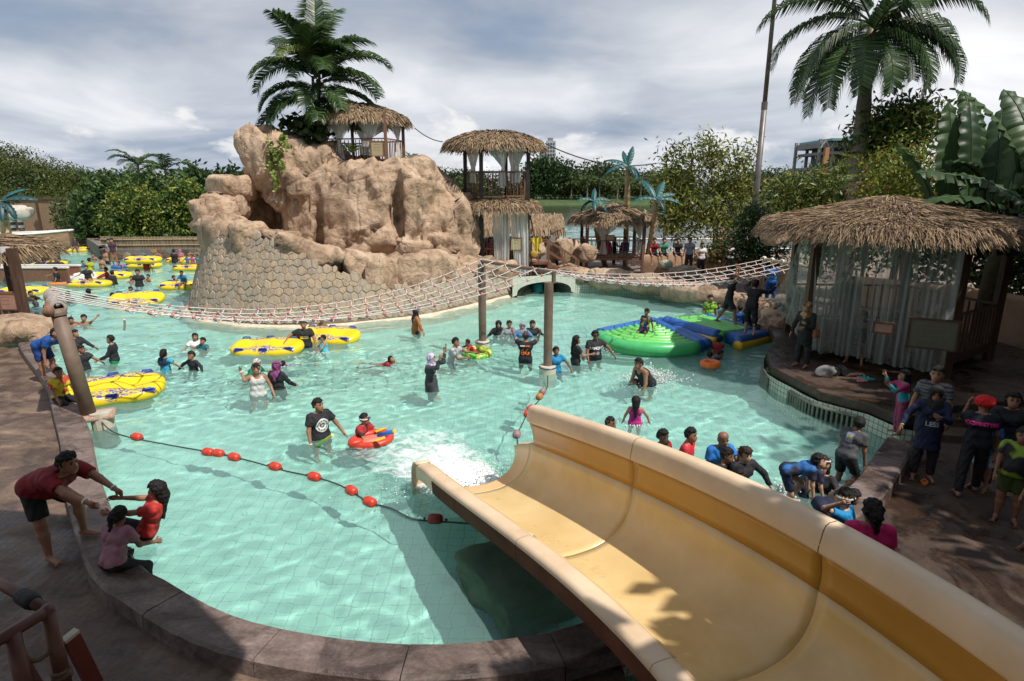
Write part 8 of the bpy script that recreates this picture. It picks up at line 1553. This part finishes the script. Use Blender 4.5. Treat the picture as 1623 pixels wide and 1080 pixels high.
# --- left middle: children
wade('girl in a navy and sky blue swimsuit seen from behind at the left', 259, 560, 1.30, 0.58, 170, A=(20, 45, 20), B=(20, 30, 30), top='tee', tpat=pattern('navy_sky', (0.015, 0.03, 0.09), (0.02, 0.03, 0.08), (0.02, 0.33, 0.48), 4), hair='pony', skin=1)
wade('boy in a black rash vest pushing both arms sideways through the water', 304, 563, 1.35, 0.64, -25, A=(25, 60, 5), B=(15, 65, 5), top='long', skin=1)
deep('girl with wet black hair in a white and red top holding a boy', 309, 533, 1.4, 0.66, 20, top='tee', tcol=WHITE, hair='long', skin=1, fem=True); deep('boy in a teal and black vest held by the girl in white', 322, 540, 1.2, 0.70, -20, A=(60, 50, 5), top='tee', tcol=(0.02, 0.14, 0.18), skin=1)
# --- middle
p = wade('man in a white tank top holding one hand to his ear', 405, 583, 1.66, 0.52, 28, A=(95, 22, 130), B=(12, 22, 25), top='tank', tcol=(0.55, 0.53, 0.52), bot='shorts', skin=1, hair='crop'); band(p, 0)
wade('woman in a red and purple floral headscarf and black dress seen from behind', 437, 580, 1.58, 0.56, 165, A=(25, 22, 30), B=(20, 30, 20), top='longtunic', hair='hijab', hcol=floral, fem=True, bot='long', skin=0)
p = wade('man in a black tee with a round white logo holding a lime stick', 503, 640, 1.72, 0.52, 48, head=(22, 0), A=(12, 16, 12), B=(20, 30, 15), top='tee', bot='shorts', bcol=BLK, w=1.12, skin=1); band(p, 0)
for m_ in (disc_mesh(0.135, 26, 0.105), disc_mesh(0.085, 22, 0.05), disc_mesh(0.030, 12)): shirt_print(p, m_, 0.27, 1, (0.66, 0.66, 0.64))
for k in range(10): a = 2 * math.pi * k / 10; m_ = rect_mesh(0.016, 0.05); m_.transform(Matrix.Rotation(a, 4, 'Z') @ Matrix.Translation((0, 0.092, 0))); shirt_print(p, m_, 0.27, 1, (0.66, 0.66, 0.64))
p = wade('boy in a red and black rash vest with goggles lying on the red board', 568, 660, 1.42, 0.60, 72, lean=14, head=(14, 0), A=(48, 10, 30), B=(55, 14, 25), top='tee', tcol=(0.34, 0.015, 0.02), tpat=pattern('red_black', (0.34, 0.015, 0.02), (0.36, 0.02, 0.025), (0.04, 0.02, 0.02), 3), bot='shorts', skin=1); goggles(p, (0.6, 0.6, 0.6), 0.012); band(p, 1)
deep('woman in a pink and white headscarf and green top leaning to the right', 391, 568, 1.55, 0.66, 75, lean=35, top='long', tcol=GRN, hair='hijab', hcol=pinkwhite, fem=True)
swim('child in a floral blue and pink swimsuit floating face down', 470, 577, 1.2, -80, top='tee', tpat=flor_suit, bot='threequarter', bcol=CYAN, lean=82, skin=0)
p = wade('bearded man in a black tee with a yellow print between two yellow tubes', 481, 513, 1.72, 0.50, 12, A=(25, 62, 15), B=(20, 22, 10), top='tee', bot='shorts', w=1.1, skin=1, hair='pony', hcol='g'); beard(p); shirt_print(p, rect_mesh(0.24, 0.085), 0.27, 1, (0.62, 0.50, 0.02)); shirt_print(p, rect_at(0.15, 0.055, 0.035), 0.27, 1.02, (0.25, 0.24, 0.25))
wade('child in a puffy cyan life vest beside the bearded man', 513, 536, 1.05, 0.52, -60, A=(40, 20, 20), B=(40, 20, 20), top='tank', tcol=(0.08, 0.46, 0.56), w=1.45, skin=0); deep('boy peeping over the back of the right yellow tube', 510, 507, 1.3, 0.70, 0, skin=2)
swim('boy in a red shirt swimming to the right in open water', 601, 577, 1.25, 80, top='tee', tcol=(0.32, 0.02, 0.025), skin=1, lean=62, head=(0, -30))
wade('woman in a rust brown tunic and black headscarf walking near the stone wall', 658, 494, 1.58, 0.47, 120, A=(5, 42, 10), B=(25, 25, 15), top='longtunic', tcol=BRN, hair='hijab', hcol=BLK, fem=True, bot='long')
p = wade('woman in a grey tunic and white and violet headscarf holding up a phone', 682, 567, 1.60, 0.42, 75, A=(100, 10, 60), B=(105, 10, 70), top='longtunic', tcol=(0.055, 0.055, 0.065), hair='hijab', hcol=lilac, fem=True, bot='long', bcol=(0.03, 0.03, 0.035)); h_ = p['hands'][1]; tag(G().box(h_ + Vector((0.03, 0.02, 0.06)), (0.015, 0.075, 0.15)).build('phone', mat('black_plastic', (0.02, 0.02, 0.02), rough=0.3)), 'dark phone held up by the woman in the grey tunic', 'phone')
p = wade('man in a pale grey tee lifting both arms towards the toddler', 715, 540, 1.70, 0.56, 75, lean=12, A=(55, 8, 55), B=(78, 8, 20), top='tee', tcol=(0.40, 0.40, 0.42), bot='shorts', skin=1); [shirt_print(p, rect_at(0.022, 0.12, x), 0.28, 1, (0.04, 0.04, 0.05)) for x in (-0.04, 0.04)]
person('toddler in red lying in the lime green swim ring', P(752, 558, 0.06), h=0.95, mode='abs', f=-75, lean=38, head=(0, 0), A=(100, 30, 5), B=(70, 30, 30), LA=(-20, 8, 10), LB=(-25, 8, 20), top='long', tcol=(0.45, 0.03, 0.03), skin=2)
for px, lab, tc_, ha, hc, sk, fm in ((790, 'leftmost of the four posing friends, in a black headscarf', BLK, 'hijab', BLK, 0, True), (807, 'man with short hair second from left among the four posing friends', GREY, 'short', 'k', 0, False), (828, 'smiling woman in a lilac headscarf and light blue top among the four posing friends', (0.08, 0.22, 0.45), 'hijab', (0.30, 0.26, 0.34), 0, True), (844, 'rightmost of the four posing friends, in black with dark hair', BLK, 'long', 'k', 0, True)):
    deep(lab, px, 513 + (3 if px == 828 else 0), 1.60, 0.69, 8, top='long', tcol=tc_, hair=ha, hcol=hc, skin=sk, fem=fm, A=(20, 40, 15), B=(20, 40, 15), head=(-4, 5))
p = wade('man in a black shirt with an orange 66 taking a picture of the four friends', 833, 532, 1.68, 0.46, 172, A=(100, 30, 95), B=(100, 30, 95), top='tee', bot='shorts', hair='crop', hcol='g', skin=1); shirt_print(p, text_mesh('66', 0.24, 0.006), 0.22, -1, (0.70, 0.13, 0.02)); shirt_print(p, rect_at(0.13, 0.030, -0.07), 0.40, -1, (0.6, 0.6, 0.6)); shirt_print(p, rect_at(0.11, 0.030, 0.07), 0.40, -1, (0.70, 0.13, 0.02))
wade('girl in a bright blue tee smiling beside the footing of the near frame post', 881, 555, 1.45, 0.52, 18, A=(10, 15, 10), B=(20, 42, 5), top='tee', tcol=(0.015, 0.20, 0.42), skin=2, hair='bun', fem=True, bot='long')
wade('woman in black with long wet black hair between the blue girl and the big man', 913, 538, 1.58, 0.48, 105, A=(30, 10, 70), B=(20, 12, 30), top='tee', hair='long', bot='long', fem=True, skin=1)
p = wade('heavy man in a black band tee and goggles sweeping one arm through the water', 943, 530, 1.72, 0.50, 20, A=(20, 18, 20), B=(25, 50, 5), top='tee', w=1.25, skin=2, bot='shorts'); goggles(p, BLK, 0.012); shirt_print(p, text_mesh('RAMONES', 0.10, 0.004), 0.31, 1, (0.62, 0.62, 0.62)); shirt_print(p, disc_mesh(0.05), 0.18, 1, (0.3, 0.3, 0.3))
p = wade('man in a black tank top bending into a burst of spray', 1031, 564, 1.75, 0.50, -62, lean=38, head=(0, 5), A=(45, 12, 15), B=(45, 12, 20), top='tank', bot='shorts', bcol=(0.3, 0.32, 0.4), skin=1, w=1.15); swim('child half hidden in the spray below the man in the tank top', 1024, 606, 1.15, -60, skin=1, top='tee', tcol=BLK)
wade('girl in a magenta swimsuit with a long black plait walking away', 1008, 636, 1.22, 0.52, 172, A=(8, 38, 10), B=(8, 25, 10), top='tank', tcol=(0.48, 0.02, 0.22), bot='brief', bcol=(0.48, 0.02, 0.22), hair='long', fem=True, skin=0)
# --- on and around the inflatables
person('boy in a blue and gold rash suit sitting on the green inflatable', P(1022, 524, 0.42), h=1.25, mode='sit', f=-35, lean=-12, A=(-12, 16, 5), B=(-15, 22, 5), LA=(72, 10, 30), LB=(78, 14, 60), top='tee', tpat=pattern('blue_gold', (0.02, 0.04, 0.16), (0.42, 0.27, 0.03), (0.02, 0.03, 0.12), 3), bot='shorts', bcol=NAVY, skin=2, seat=0.11)
wade('man in a lime green tee with black shoulders standing behind the inflatable', 1126, 472, 1.70, 0.42, 5, A=(8, 12, 8), B=(8, 14, 10), top='tee', tcol=LIME, tpat=pattern('lime_black', (0.22, 0.44, 0.03), (0.24, 0.47, 0.04), (0.10, 0.2, 0.02), 3), bot='shorts', skin=1); wade('small boy in teal half hidden behind the man in lime', 1139, 484, 1.15, 0.50, 5, top='tee', tcol=(0.01, 0.2, 0.28), skin=2)
person('person in a black shirt and patterned shorts climbing from the ramp into the net', Vector((P(1152, 512, 0.5).x, P(1152, 512, 0.5).y, 0.45)), h=1.66, mode='stand', f=75, lean=8, A=(160, 10, 25), B=(165, 12, 20), LA=(28, 5, 18), LB=(-18, 5, 12), top='tee', bot='shorts', bcol=(0.03, 0.03, 0.04), skin=1)
person('woman in black sportswear standing on the ramp with both arms up at the net', Vector((P(1187, 530, 0.48).x, P(1187, 530, 0.48).y, 0.45)), h=1.66, mode='stand', f=140, lean=14, A=(95, 55, 60), B=(110, 35, 12), LA=(8, 5, 12), LB=(14, 6, 20), top='long', bot='threequarter', fem=True, skin=0, hair='bun', hcol='b')
wade('boy in a blue football shirt behind the woman on the ramp', 1173, 489, 1.35, 0.46, 170, top='tee', tcol=(0.01, 0.08, 0.28), skin=2, bot='shorts', bcol=(0.01, 0.06, 0.22)); person('child lying back on the far end of the ramp with bare legs out', P(1192, 520, 0.42), h=1.2, mode='sit', f=70, lean=-35, A=(-20, 15, 10), B=(-20, 15, 10), LA=(80, 8, 10), LB=(85, 10, 30), top='tee', tcol=NAVY, bot='shorts', skin=1)
wade('small boy in a red tee holding the end of the fan float', 1139, 539, 1.15, 0.58, 165, A=(60, 15, 10), B=(40, 15, 20), top='tee', tcol=(0.36, 0.02, 0.03), skin=2); deep('child wearing the bright orange swim collar', 1125, 563, 1.10, 0.76, 170, skin=2); deep('child in dark clothes clinging beside the orange collar', 1131, 556, 1.2, 0.76, 60, lean=30, top='tee', tcol=NAVY, skin=2)
# --- queue beyond the slide wall
p = wade('man with spectacles and short hair at the left end of the queue beyond the slide', 966, 669, 1.66, 0.64, 55, skin=2, top='tee', tcol=BLK, hair='crop'); glasses(p)
wade('dark skinned man in a plain red tee second in the queue beyond the slide', 1043, 686, 1.68, 0.55, 35, lean=10, skin=4, top='tee', tcol=(0.42, 0.015, 0.02)); wade('small dark haired child right in front of the man in plain red', 1053, 706, 1.15, 0.55, 60, skin=2)
wade('man in a red football shirt with grey shoulders in the queue', 1088, 686, 1.68, 0.53, 60, lean=6, skin=1, top='tee', tcol=(0.50, 0.02, 0.03), tpat=pattern('red_white_shirt', (0.50, 0.02, 0.03), (0.50, 0.025, 0.035), (0.55, 0.5, 0.5), 3.4))
wade('bald man in a bright blue tee rubbing his face', 1139, 687, 1.70, 0.52, 10, lean=14, head=(5, 18), A=(20, 10, 20), B=(70, 8, 95, -20), skin=2, hair=None, top='tee', tcol=(0.02, 0.16, 0.50)); wade('man in a black tee just in front of the bald man', 1137, 714, 1.66, 0.52, 55, lean=15, skin=2, top='tee', tcol=BLK)
p = wade('woman in a black long sleeved top reaching down with one hand', 1174, 712, 1.62, 0.48, 18, lean=12, head=(0, 12), A=(20, 12, 20), B=(28, 48, 8, 20), skin=3, hair='bun', hcol='b', top='long', fem=True, bot='long'); wade('small child with black hair beside the slide wall below the woman in black', 1170, 752, 1.15, 0.52, 20, skin=2, hair='short')
p = wade('boy with white goggles pushed up in a navy and blue rash vest', 1279, 722, 1.30, 0.42, 75, lean=34, head=(0, 5), A=(40, 12, 10), B=(60, 10, 10), skin=3, hair='crop', hcol='b', top='tee', tpat=pattern('navy_blue_vest', (0.015, 0.018, 0.05), (0.016, 0.02, 0.05), (0.02, 0.16, 0.48), 3.5), bot='shorts', bcol=NAVY); goggles(p, (0.6, 0.55, 0.55), 0.06)
person('boy in a navy suit with bright blue sleeves climbing out on hands and feet', Vector((P(1262, 790, 0.3).x - 0.15, P(1262, 790, 0.3).y + 0.10, 0.02)), h=1.30, mode='stand', f=72, lean=74, head=(0, -8), A=(78, 8, 5), B=(75, 10, 5), LA=(18, 6, 30), LB=(50, 8, 75), skin=3, top='tee', tpat=pattern('navy_blue_suit', (0.014, 0.016, 0.04), (0.016, 0.018, 0.045), (0.02, 0.14, 0.42), 2.6), bot='shorts', bcol=NAVY)
deep('woman with long wet black hair low in the water by the coping', 1306, 738, 1.55, 0.66, -50, hair='long', top='long', fem=True, skin=0)
p = person('boy in a wet grey tee kneeling up onto the coping', Vector((P(1338, 740, 0.3).x, P(1338, 740, 0.3).y, -0.28)), h=1.48, mode='stand', f=118, lean=26, head=(30, 0), A=(25, 8, 10), B=(25, 10, 12), LA=(30, 6, 60), LB=(15, 6, 30), skin=2, top='tee', tcol=(0.075, 0.075, 0.085), bot='shorts', bcol=BLK); shirt_print(p, rect_mesh(0.12, 0.16), 0.34, -1, (0.2, 0.24, 0.38)); shirt_print(p, disc_mesh(0.045), 0.35, -1.0, (0.5, 0.40, 0.05)); band(p, 1, (0.5, 0.55, 0.4))
p = person('boy in a sky blue tee adjusting his swim goggles beside the slide wall', S(1349, 793, 1.32, 0.10), h=1.32, mode='stand', f=-128, lean=6, A=(115, 20, 110), B=(120, 22, 115), skin=3, top='tee', tcol=(0.015, 0.24, 0.52), bot='shorts', bcol=NAVY); goggles(p, (0.5, 0.5, 0.45), 0.03)
person('child in dark navy crouching against the slide wall', Vector((P(1297, 812, 0.45).x, P(1297, 812, 0.45).y, 0.12)), h=1.25, mode='stand', f=80, lean=80, A=(70, 8, 10), B=(70, 8, 10), LA=(70, 8, 110), LB=(70, 8, 110), top='tee', tcol=NAVY, bot='shorts', bcol=NAVY, skin=2)
p = stand('woman in a hot pink tee with a thick black ponytail seen from behind', 1386, 815, 1.58, 0.10, 165, lean=6, head=(10, 8), top='tee', tcol=(0.55, 0.012, 0.12), hair='pony', bot='long', fem=True, skin=2, w=1.1)
# --- right deck
p = stand('girl in a pink and teal rash suit standing on the coping', 1437, 596, 1.22, 0.30, -105, lean=4, A=(70, 10, 90), B=(60, 10, 80), top='long', tpat=pattern('pink_teal', (0.35, 0.03, 0.12), (0.36, 0.035, 0.13), (0.01, 0.26, 0.33), 3), bot='long', bcol=(0.28, 0.05, 0.12), hair='long', fem=True, skin=1)
p = stand('tall man in a dark striped polo shirt behind the woman in the black headscarf', 1486, 593, 1.74, 0.10, -48, A=(10, 14, 15), B=(8, 14, 12), top='tee', tpat=stripe, bot='shorts', bcol=BLK, skin=1); band(p, 1)
p = stand('woman in a black headscarf and navy sweatshirt stretching an arm to the left', 1483, 622, 1.60, 0.08, -24, lean=3, head=(-8, 22), A=(35, 42, 8), B=(40, 6, 85, -40), top='longtunic', tcol=(0.012, 0.018, 0.055), bot='long', hair='hijab', hcol=BLK, fem=True, skin=1, w=1.12); band(p, 0, (0.7, 0.65, 0.3)); shirt_print(p, text_mesh('LESS', 0.10, 0.002), 0.14, 1, (0.5, 0.5, 0.5)); wm_ = p
for s_, fp_ in ((-1, P(1447, 752, 0.09)), (1, P(1465, 766, 0.09))): sandal('orange sandal of the woman in the black headscarf, ' + ('left one' if s_ < 0 else 'right one'), fp_, -0.6, mat('orange_rubber', (0.42, 0.11, 0.02), (0.5, 0.15, 0.03), rough=0.6))
p = stand('woman in a bright red turban and navy committee tee seen from behind', 1561, 640, 1.62, 0.08, 152, A=(10, 12, 15), B=(60, 6, 125, -10), top='tee', tcol=(0.012, 0.014, 0.026), bot='long', hair='turban', hcol=(0.62, 0.015, 0.02), skin=1, fem=True, LA=(16, 5, 4), LB=(-6, 6, 6)); shirt_print(p, text_mesh('COMMITTEE', 0.072, 0.005), 0.36, -1, (0.75, 0.03, 0.26))
stand('child in a blue and white striped skirt behind the committee woman', 1573, 664, 1.28, 0.08, -60, top='tee', tcol=(0.02, 0.14, 0.38), bot='shorts', ppat=pattern('skirt_stripe', (0.05, 0.2, 0.35), (0.5, 0.55, 0.6), (0.55, 0.6, 0.62), 6, (3, 3, 0.1)), skin=1, hair='pony', fem=True)
p = stand('woman with long black hair and spectacles in a charcoal tee at the right edge', 1606, 634, 1.62, 0.08, -30, top='tee', tcol=(0.018, 0.018, 0.022), bot='long', hair='long', fem=True, skin=0); glasses(p); shirt_print(p, rect_at(0.09, 0.025, 0.03), 0.30, 1, (0.03, 0.08, 0.16))
stand('stout boy in a black and lime sports suit at the right edge', 1622, 690, 1.42, 0.08, -40, w=1.3, top='tee', tpat=pattern('black_lime', (0.014, 0.014, 0.016), (0.015, 0.015, 0.017), (0.24, 0.38, 0.03), 3), bot='shorts', bcol=(0.05, 0.07, 0.015), skin=2); person('boy in black shorts cut by the right edge of the photo', Vector((P(1618, 875, 0.08).x + 0.18, P(1618, 875, 0.08).y, 0.08)), h=1.45, mode='stand', f=-60, top='tee', tcol=BLK, bot='shorts', skin=2)
# --- on the gazebo platform and inside
p = stand('woman in a brown patterned headscarf and black coat standing on the gazebo platform edge', 1282, 486, 1.58, 0.55, -55, lean=4, A=(10, 20, 5), B=(20, 10, 70, -30), top='longtunic', tcol=(0.012, 0.012, 0.014), bot='long', hair='hijab', hcol=tiger, fem=True, skin=1)
hb2 = empty('handbag', 'tan leather handbag hanging at the side of the woman on the platform', 'bag', p['tw'](p['q'](0.24, -0.02, 0.02))); c = Vector(hb2.location); bevel(G().box(c, (0.16, 0.24, 0.20), taper=0.8).build('bag', mat('tan_leather', (0.17, 0.055, 0.02), (0.24, 0.09, 0.035), rough=0.5, scale=6), hb2), 0.03); G().tube([c + Vector((0, -0.1, 0.08)), p['tw'](p['q'](0.17, 0.02, 0.52)), c + Vector((0, 0.1, 0.08))], 0.014, 6).build('strap', mat('tan_leather', (0.17, 0.055, 0.02)), hb2)
stand('man in a neon yellow green tee behind the sheer curtain', 1338, 438, 1.66, 0.55, 10, top='tee', tcol=(0.42, 0.62, 0.03), bot='shorts', skin=1); stand('man in a dark printed tee behind the sheer curtain', 1352, 445, 1.64, 0.55, 10, top='tee', tcol=BLK, bot='long', skin=2); person('person in dark clothes seated on the gazebo floor', P(1362, 545, 0.95), h=1.6, mode='sit', f=-40, lean=5, LA=(80, 10, 80), LB=(80, 10, 80), top='longtunic', tcol=(0.02, 0.02, 0.03), hair='hijab', hcol=BLK, fem=True)
person('bare legged person reclining on the rim rocks beside the curtain', P(1248, 494, 0.85), h=1.6, mode='sit', f=-80, lean=-40, A=(-20, 15, 10), B=(-20, 15, 10), LA=(110, 6, 85), LB=(95, 10, 70), top='tee', tcol=NAVY, bot='shorts', bcol=NAVY, skin=3)
# --- behind the pool
stand('attendant in a bright blue printed shirt and blue trousers holding the net beam', 1226, 420, 1.66, BACK_Z, 165, A=(40, 10, 30), B=(60, 15, 20), top='tee', tpat=pattern('blue_print', (0.01, 0.12, 0.42), (0.02, 0.20, 0.55), (0.01, 0.09, 0.34), 8), bot='long', bcol=(0.008, 0.05, 0.26), skin=1)
for px, py, y, f, lab in ((1160, 388, 0, -10, 'staff man in a khaki vest over white standing nearest the dark bush'), (1113, 389, 0, 5, 'staff man in a khaki vest over white standing among the seated men')): p = stand(lab, px, py, 1.68, BACK_Z, f, A=(12, 12, 60), B=(12, 14, 20), top='tee', tpat=pattern('khaki_white', (0.40, 0.30, 0.19), (0.42, 0.31, 0.20), (0.60, 0.60, 0.62), 2.4), bot='long', skin=1)
for px, tc_, lab in ((1035, (0.20, 0.015, 0.02), 'seated man in a dark red tee on the planter wall'), (1050, (0.05, 0.22, 0.15), 'seated man in a green tee on the planter wall'), (1072, BLK, 'seated man in a black tee on the planter wall, right of the man in green')): person(lab, D(px, 405, 30.3), h=1.68, mode='sit', f=4, lean=14, A=(35, 8, 45), B=(35, 8, 45), LA=(78, 10, 72), LB=(82, 10, 78), top='tee', tcol=tc_, bot='shorts', bcol=BLK, skin=0)
stand('man in a grey checked shirt standing behind the planter wall', 1094, 381, 1.66, 0.75, -20, top='tee', tcol=(0.16, 0.18, 0.22), bot='long', skin=2)
o = boulder('striped_bag', D(1055, 420, 29.6), (0.35, 0.22, 0.26), 0.1, 6, None, pattern('rainbow_bag', (0.5, 0.2, 0.1), (0.5, 0.5, 0.45), (0.05, 0.25, 0.2), 9), amps=(0.02, 0.03, 0), sq=0.8); tag(o, 'striped beach bag on the ground in front of the seated men', 'bag')
stand('woman in a white headscarf and black dress walking by the bamboo trunks', 974, 379, 1.58, BACK_Z, 60, A=(15, 8, 20), B=(30, 10, 60), top='longtunic', tcol=BLK, hair='hijab', hcol=WHITE, bot='long', bcol=(0.02, 0.02, 0.03), fem=True); person('person in a pink top seated inside the lakeside gazebo', D(962, 402, 32.5), h=1.6, mode='sit', f=10, LA=(85, 10, 80), LB=(85, 10, 80), top='long', tcol=(0.45, 0.04, 0.14), hair='hijab', hcol=(0.3, 0.05, 0.12), fem=True); person('person in blue seated deep inside the lakeside gazebo', D(990, 402, 32.6), h=1.6, mode='sit', f=-30, LA=(85, 10, 80), LB=(85, 10, 80), top='long', tcol=(0.05, 0.06, 0.14)); person('woman in dusty rose seated on the ground floor of the tower', D(777, 405, 28.6), h=1.6, mode='sit', f=20, LA=(85, 10, 80), LB=(85, 10, 80), top='longtunic', tcol=(0.42, 0.12, 0.13), fem=True, hair='long')
# --- the river and the far left
wade('man in a black tee with a yellow chest print between two bare children', 218, 431, 1.72, 0.50, 15, A=(15, 20, 15), B=(15, 22, 15), top='tee', skin=1); deep('bare child left of the man with the yellow chest print', 208, 441, 1.2, 0.70, 20, skin=1); deep('bare child right of the man with the yellow chest print', 235, 438, 1.2, 0.70, -20, skin=1)
wade('person in a red tee standing behind the two stacked tubes', 230, 408, 1.68, 0.48, 170, top='tee', tcol=(0.36, 0.015, 0.02), skin=1); wade('person in a lime yellow tee seen from behind in the river', 139, 412, 1.70, 0.58, 175, lean=10, top='tee', tcol=(0.34, 0.40, 0.02), w=1.15, skin=1); wade('bare backed man in the river beside the person in lime', 160, 409, 1.72, 0.55, 165, skin=0, w=1.1, bot='shorts')
deep('child in the small blue swim ring', 188, 417, 1.2, 0.64, 0, top='tee', tcol=(0.2, 0.02, 0.03), skin=2); wade('bare chested man walking away along the mosaic wall', 167, 398, 1.70, 0.44, 170, skin=0, bot='shorts'); deep('bare boy low in the water beyond the person in lime', 148, 404, 1.5, 0.66, 0, skin=1); deep('child beside the arm of the person in lime', 131, 416, 1.1, 0.62, 60, top='tee', tcol=(0.02, 0.12, 0.3), skin=1)
person('person in black riding the yellow tube near the low trough', P(141, 446, 0.22), h=1.5, mode='sit', f=10, lean=5, A=(40, 40, 40), B=(40, 40, 40), LA=(80, 20, 40), LB=(80, 20, 40), top='tee', skin=1); wade('person in a dark red long sleeved top pushing a yellow tube', 168, 427, 1.62, 0.56, -60, A=(60, 20, 10), B=(60, 20, 10), top='long', tcol=(0.24, 0.012, 0.03), skin=1); wade('woman in wet black beside the person in the dark red top', 174, 432, 1.58, 0.54, 170, lean=14, top='long', hair='bun', fem=True, skin=1)
swim('woman in a dark swimsuit lying over an orange board', 108, 446, 1.6, -75, lean=55, top='tank', tcol=(0.03, 0.035, 0.03), skin=0, hair='bun', fem=True); wade('person in black holding a tube beside the brown trough', 88, 427, 1.66, 0.52, -60, A=(70, 20, 10), top='tee', skin=1)
for px, py, h, f, tc_, lab in ((107, 466, 1.6, 160, (0.06, 0.02, 0.06), 'swimmer in a plum top above the wrapped pole'), (140, 462, 1.65, 175, BLK, 'swimmer in black spreading both arms above the rope net'), (178, 468, 1.6, 170, BLK, 'swimmer in dark grey right of the one spreading both arms'), (75, 475, 1.4, -80, (0.2, 0.02, 0.03), 'child in red facing left beside the wrapped pole'), (48, 465, 1.55, 60, (0.03, 0.03, 0.035), 'man in dark grey wading beyond the shelter post'), (55, 473, 1.35, -40, (0.05, 0.05, 0.06), 'child beside the man in dark grey beyond the shelter post'), (207, 458, 1.5, 0, BLK, 'head behind the tube that floats alone'), (275, 440, 1.3, 60, (0.3, 0.02, 0.03), 'child in red by the left foot of the stone wall')): deep(lab, px, py, h, 0.72, f, top='tee', tcol=tc_, skin=2, A=(30, 55, 10), B=(30, 55, 10))
person('child in blue leaning over the tube by the stone wall foot', P(292, 450, 0.25), h=1.25, mode='sit', f=10, lean=25, LA=(80, 10, 60), LB=(80, 10, 60), A=(50, 25, 10), B=(50, 25, 10), top='tee', tcol=(0.02, 0.2, 0.4), skin=2); wade('man in black standing at the tube by the mosaic wall', 275, 398, 1.72, 0.46, 170, top='tee', skin=1); wade('person in dusty pink behind the tube by the mosaic wall', 285, 398, 1.55, 0.46, 0, top='long', tcol=(0.35, 0.14, 0.2), hair='hijab', hcol=(0.35, 0.15, 0.2), fem=True)
for px, tc_, lab in ((298, (0.03, 0.25, 0.4), 'left of three children riding one tube'), (306, (0.45, 0.1, 0.25), 'middle of three children riding one tube'), (314, (0.04, 0.3, 0.4), 'right of three children riding one tube')): person(lab, P(px, 420, 0.22), h=1.15, mode='sit', f=prg.uniform(-30, 30), LA=(80, 15, 40), LB=(80, 15, 40), A=(40, 30, 20), B=(40, 30, 20), top='tee', tcol=tc_, skin=2)
deep('person in black with a pink float by the mosaic wall corner', 205, 400, 1.6, 0.62, -30, lean=20, top='long', hair='hijab', hcol=BLK); o = boulder('pink_ball', P(194, 408, 0.12), (0.2, 0.2, 0.2), 0, 1, None, mat('pink_vinyl', (0.6, 0.03, 0.25), rough=0.4), amps=(0, 0, 0), sq=1.0); tag(o, 'pink ball at the mosaic wall corner', 'ball')
stand('person in pale blue sitting up on the river wall', 172, 383, 1.3, 0.85, 0, top='tee', tcol=(0.3, 0.34, 0.45), skin=1); stand('person in dark clothes beside the one in pale blue on the river wall', 177, 382, 1.35, 0.85, 10, top='tee', tcol=(0.05, 0.03, 0.05), skin=1); person('person in black lying across the farthest yellow tube', P(120, 394, 0.22), h=1.6, mode='sit', f=30, lean=-40, LA=(85, 10, 20), LB=(85, 10, 30), top='tee', skin=2)
for px in (62, 80, 93): deep('head of a tube rider passing behind the brown trough, ' + {62: 'left one', 80: 'middle one', 93: 'right one'}[px], px, 412, 1.5, 0.55, 20, top='tee', tcol=BLK, skin=2)
yellow_tube('yellow tube half hidden behind the brown trough', P(78, 418, 0.12), 0.1)
# ---------------------------------------------------------------- rings and wakes round everyone standing in the water
me = pw.data; co = np.empty(len(me.vertices) * 3, np.float32); me.vertices.foreach_get('co', co); co = co.reshape(-1, 3)
wk = [(p['root'].location.x, p['root'].location.y) for p in PEOPLE if abs(p['root'].location.z) < 0.15 and p['root'].location.y < 31] + [(o.location.x, o.location.y) for o in bpy.data.objects if o.get('category') in ('tube', 'float ring') and o.location.y < 31]
for k, (x, y) in enumerate(wk):
    m_ = (np.abs(co[:, 0] - x) < 1.5) & (np.abs(co[:, 1] - y) < 1.5); dx_, dy_ = co[m_, 0] - x, co[m_, 1] - y; r = np.hypot(dx_ * 1.1, dy_) + 0.05 * np.sin(np.arctan2(dy_, dx_) * 3 + k); co[m_, 2] += (0.013 * np.exp(-r / 0.42) * np.cos(r * 2 * math.pi / 0.30 + k)).astype(np.float32)
me.vertices.foreach_set('co', co.ravel()); me.update()
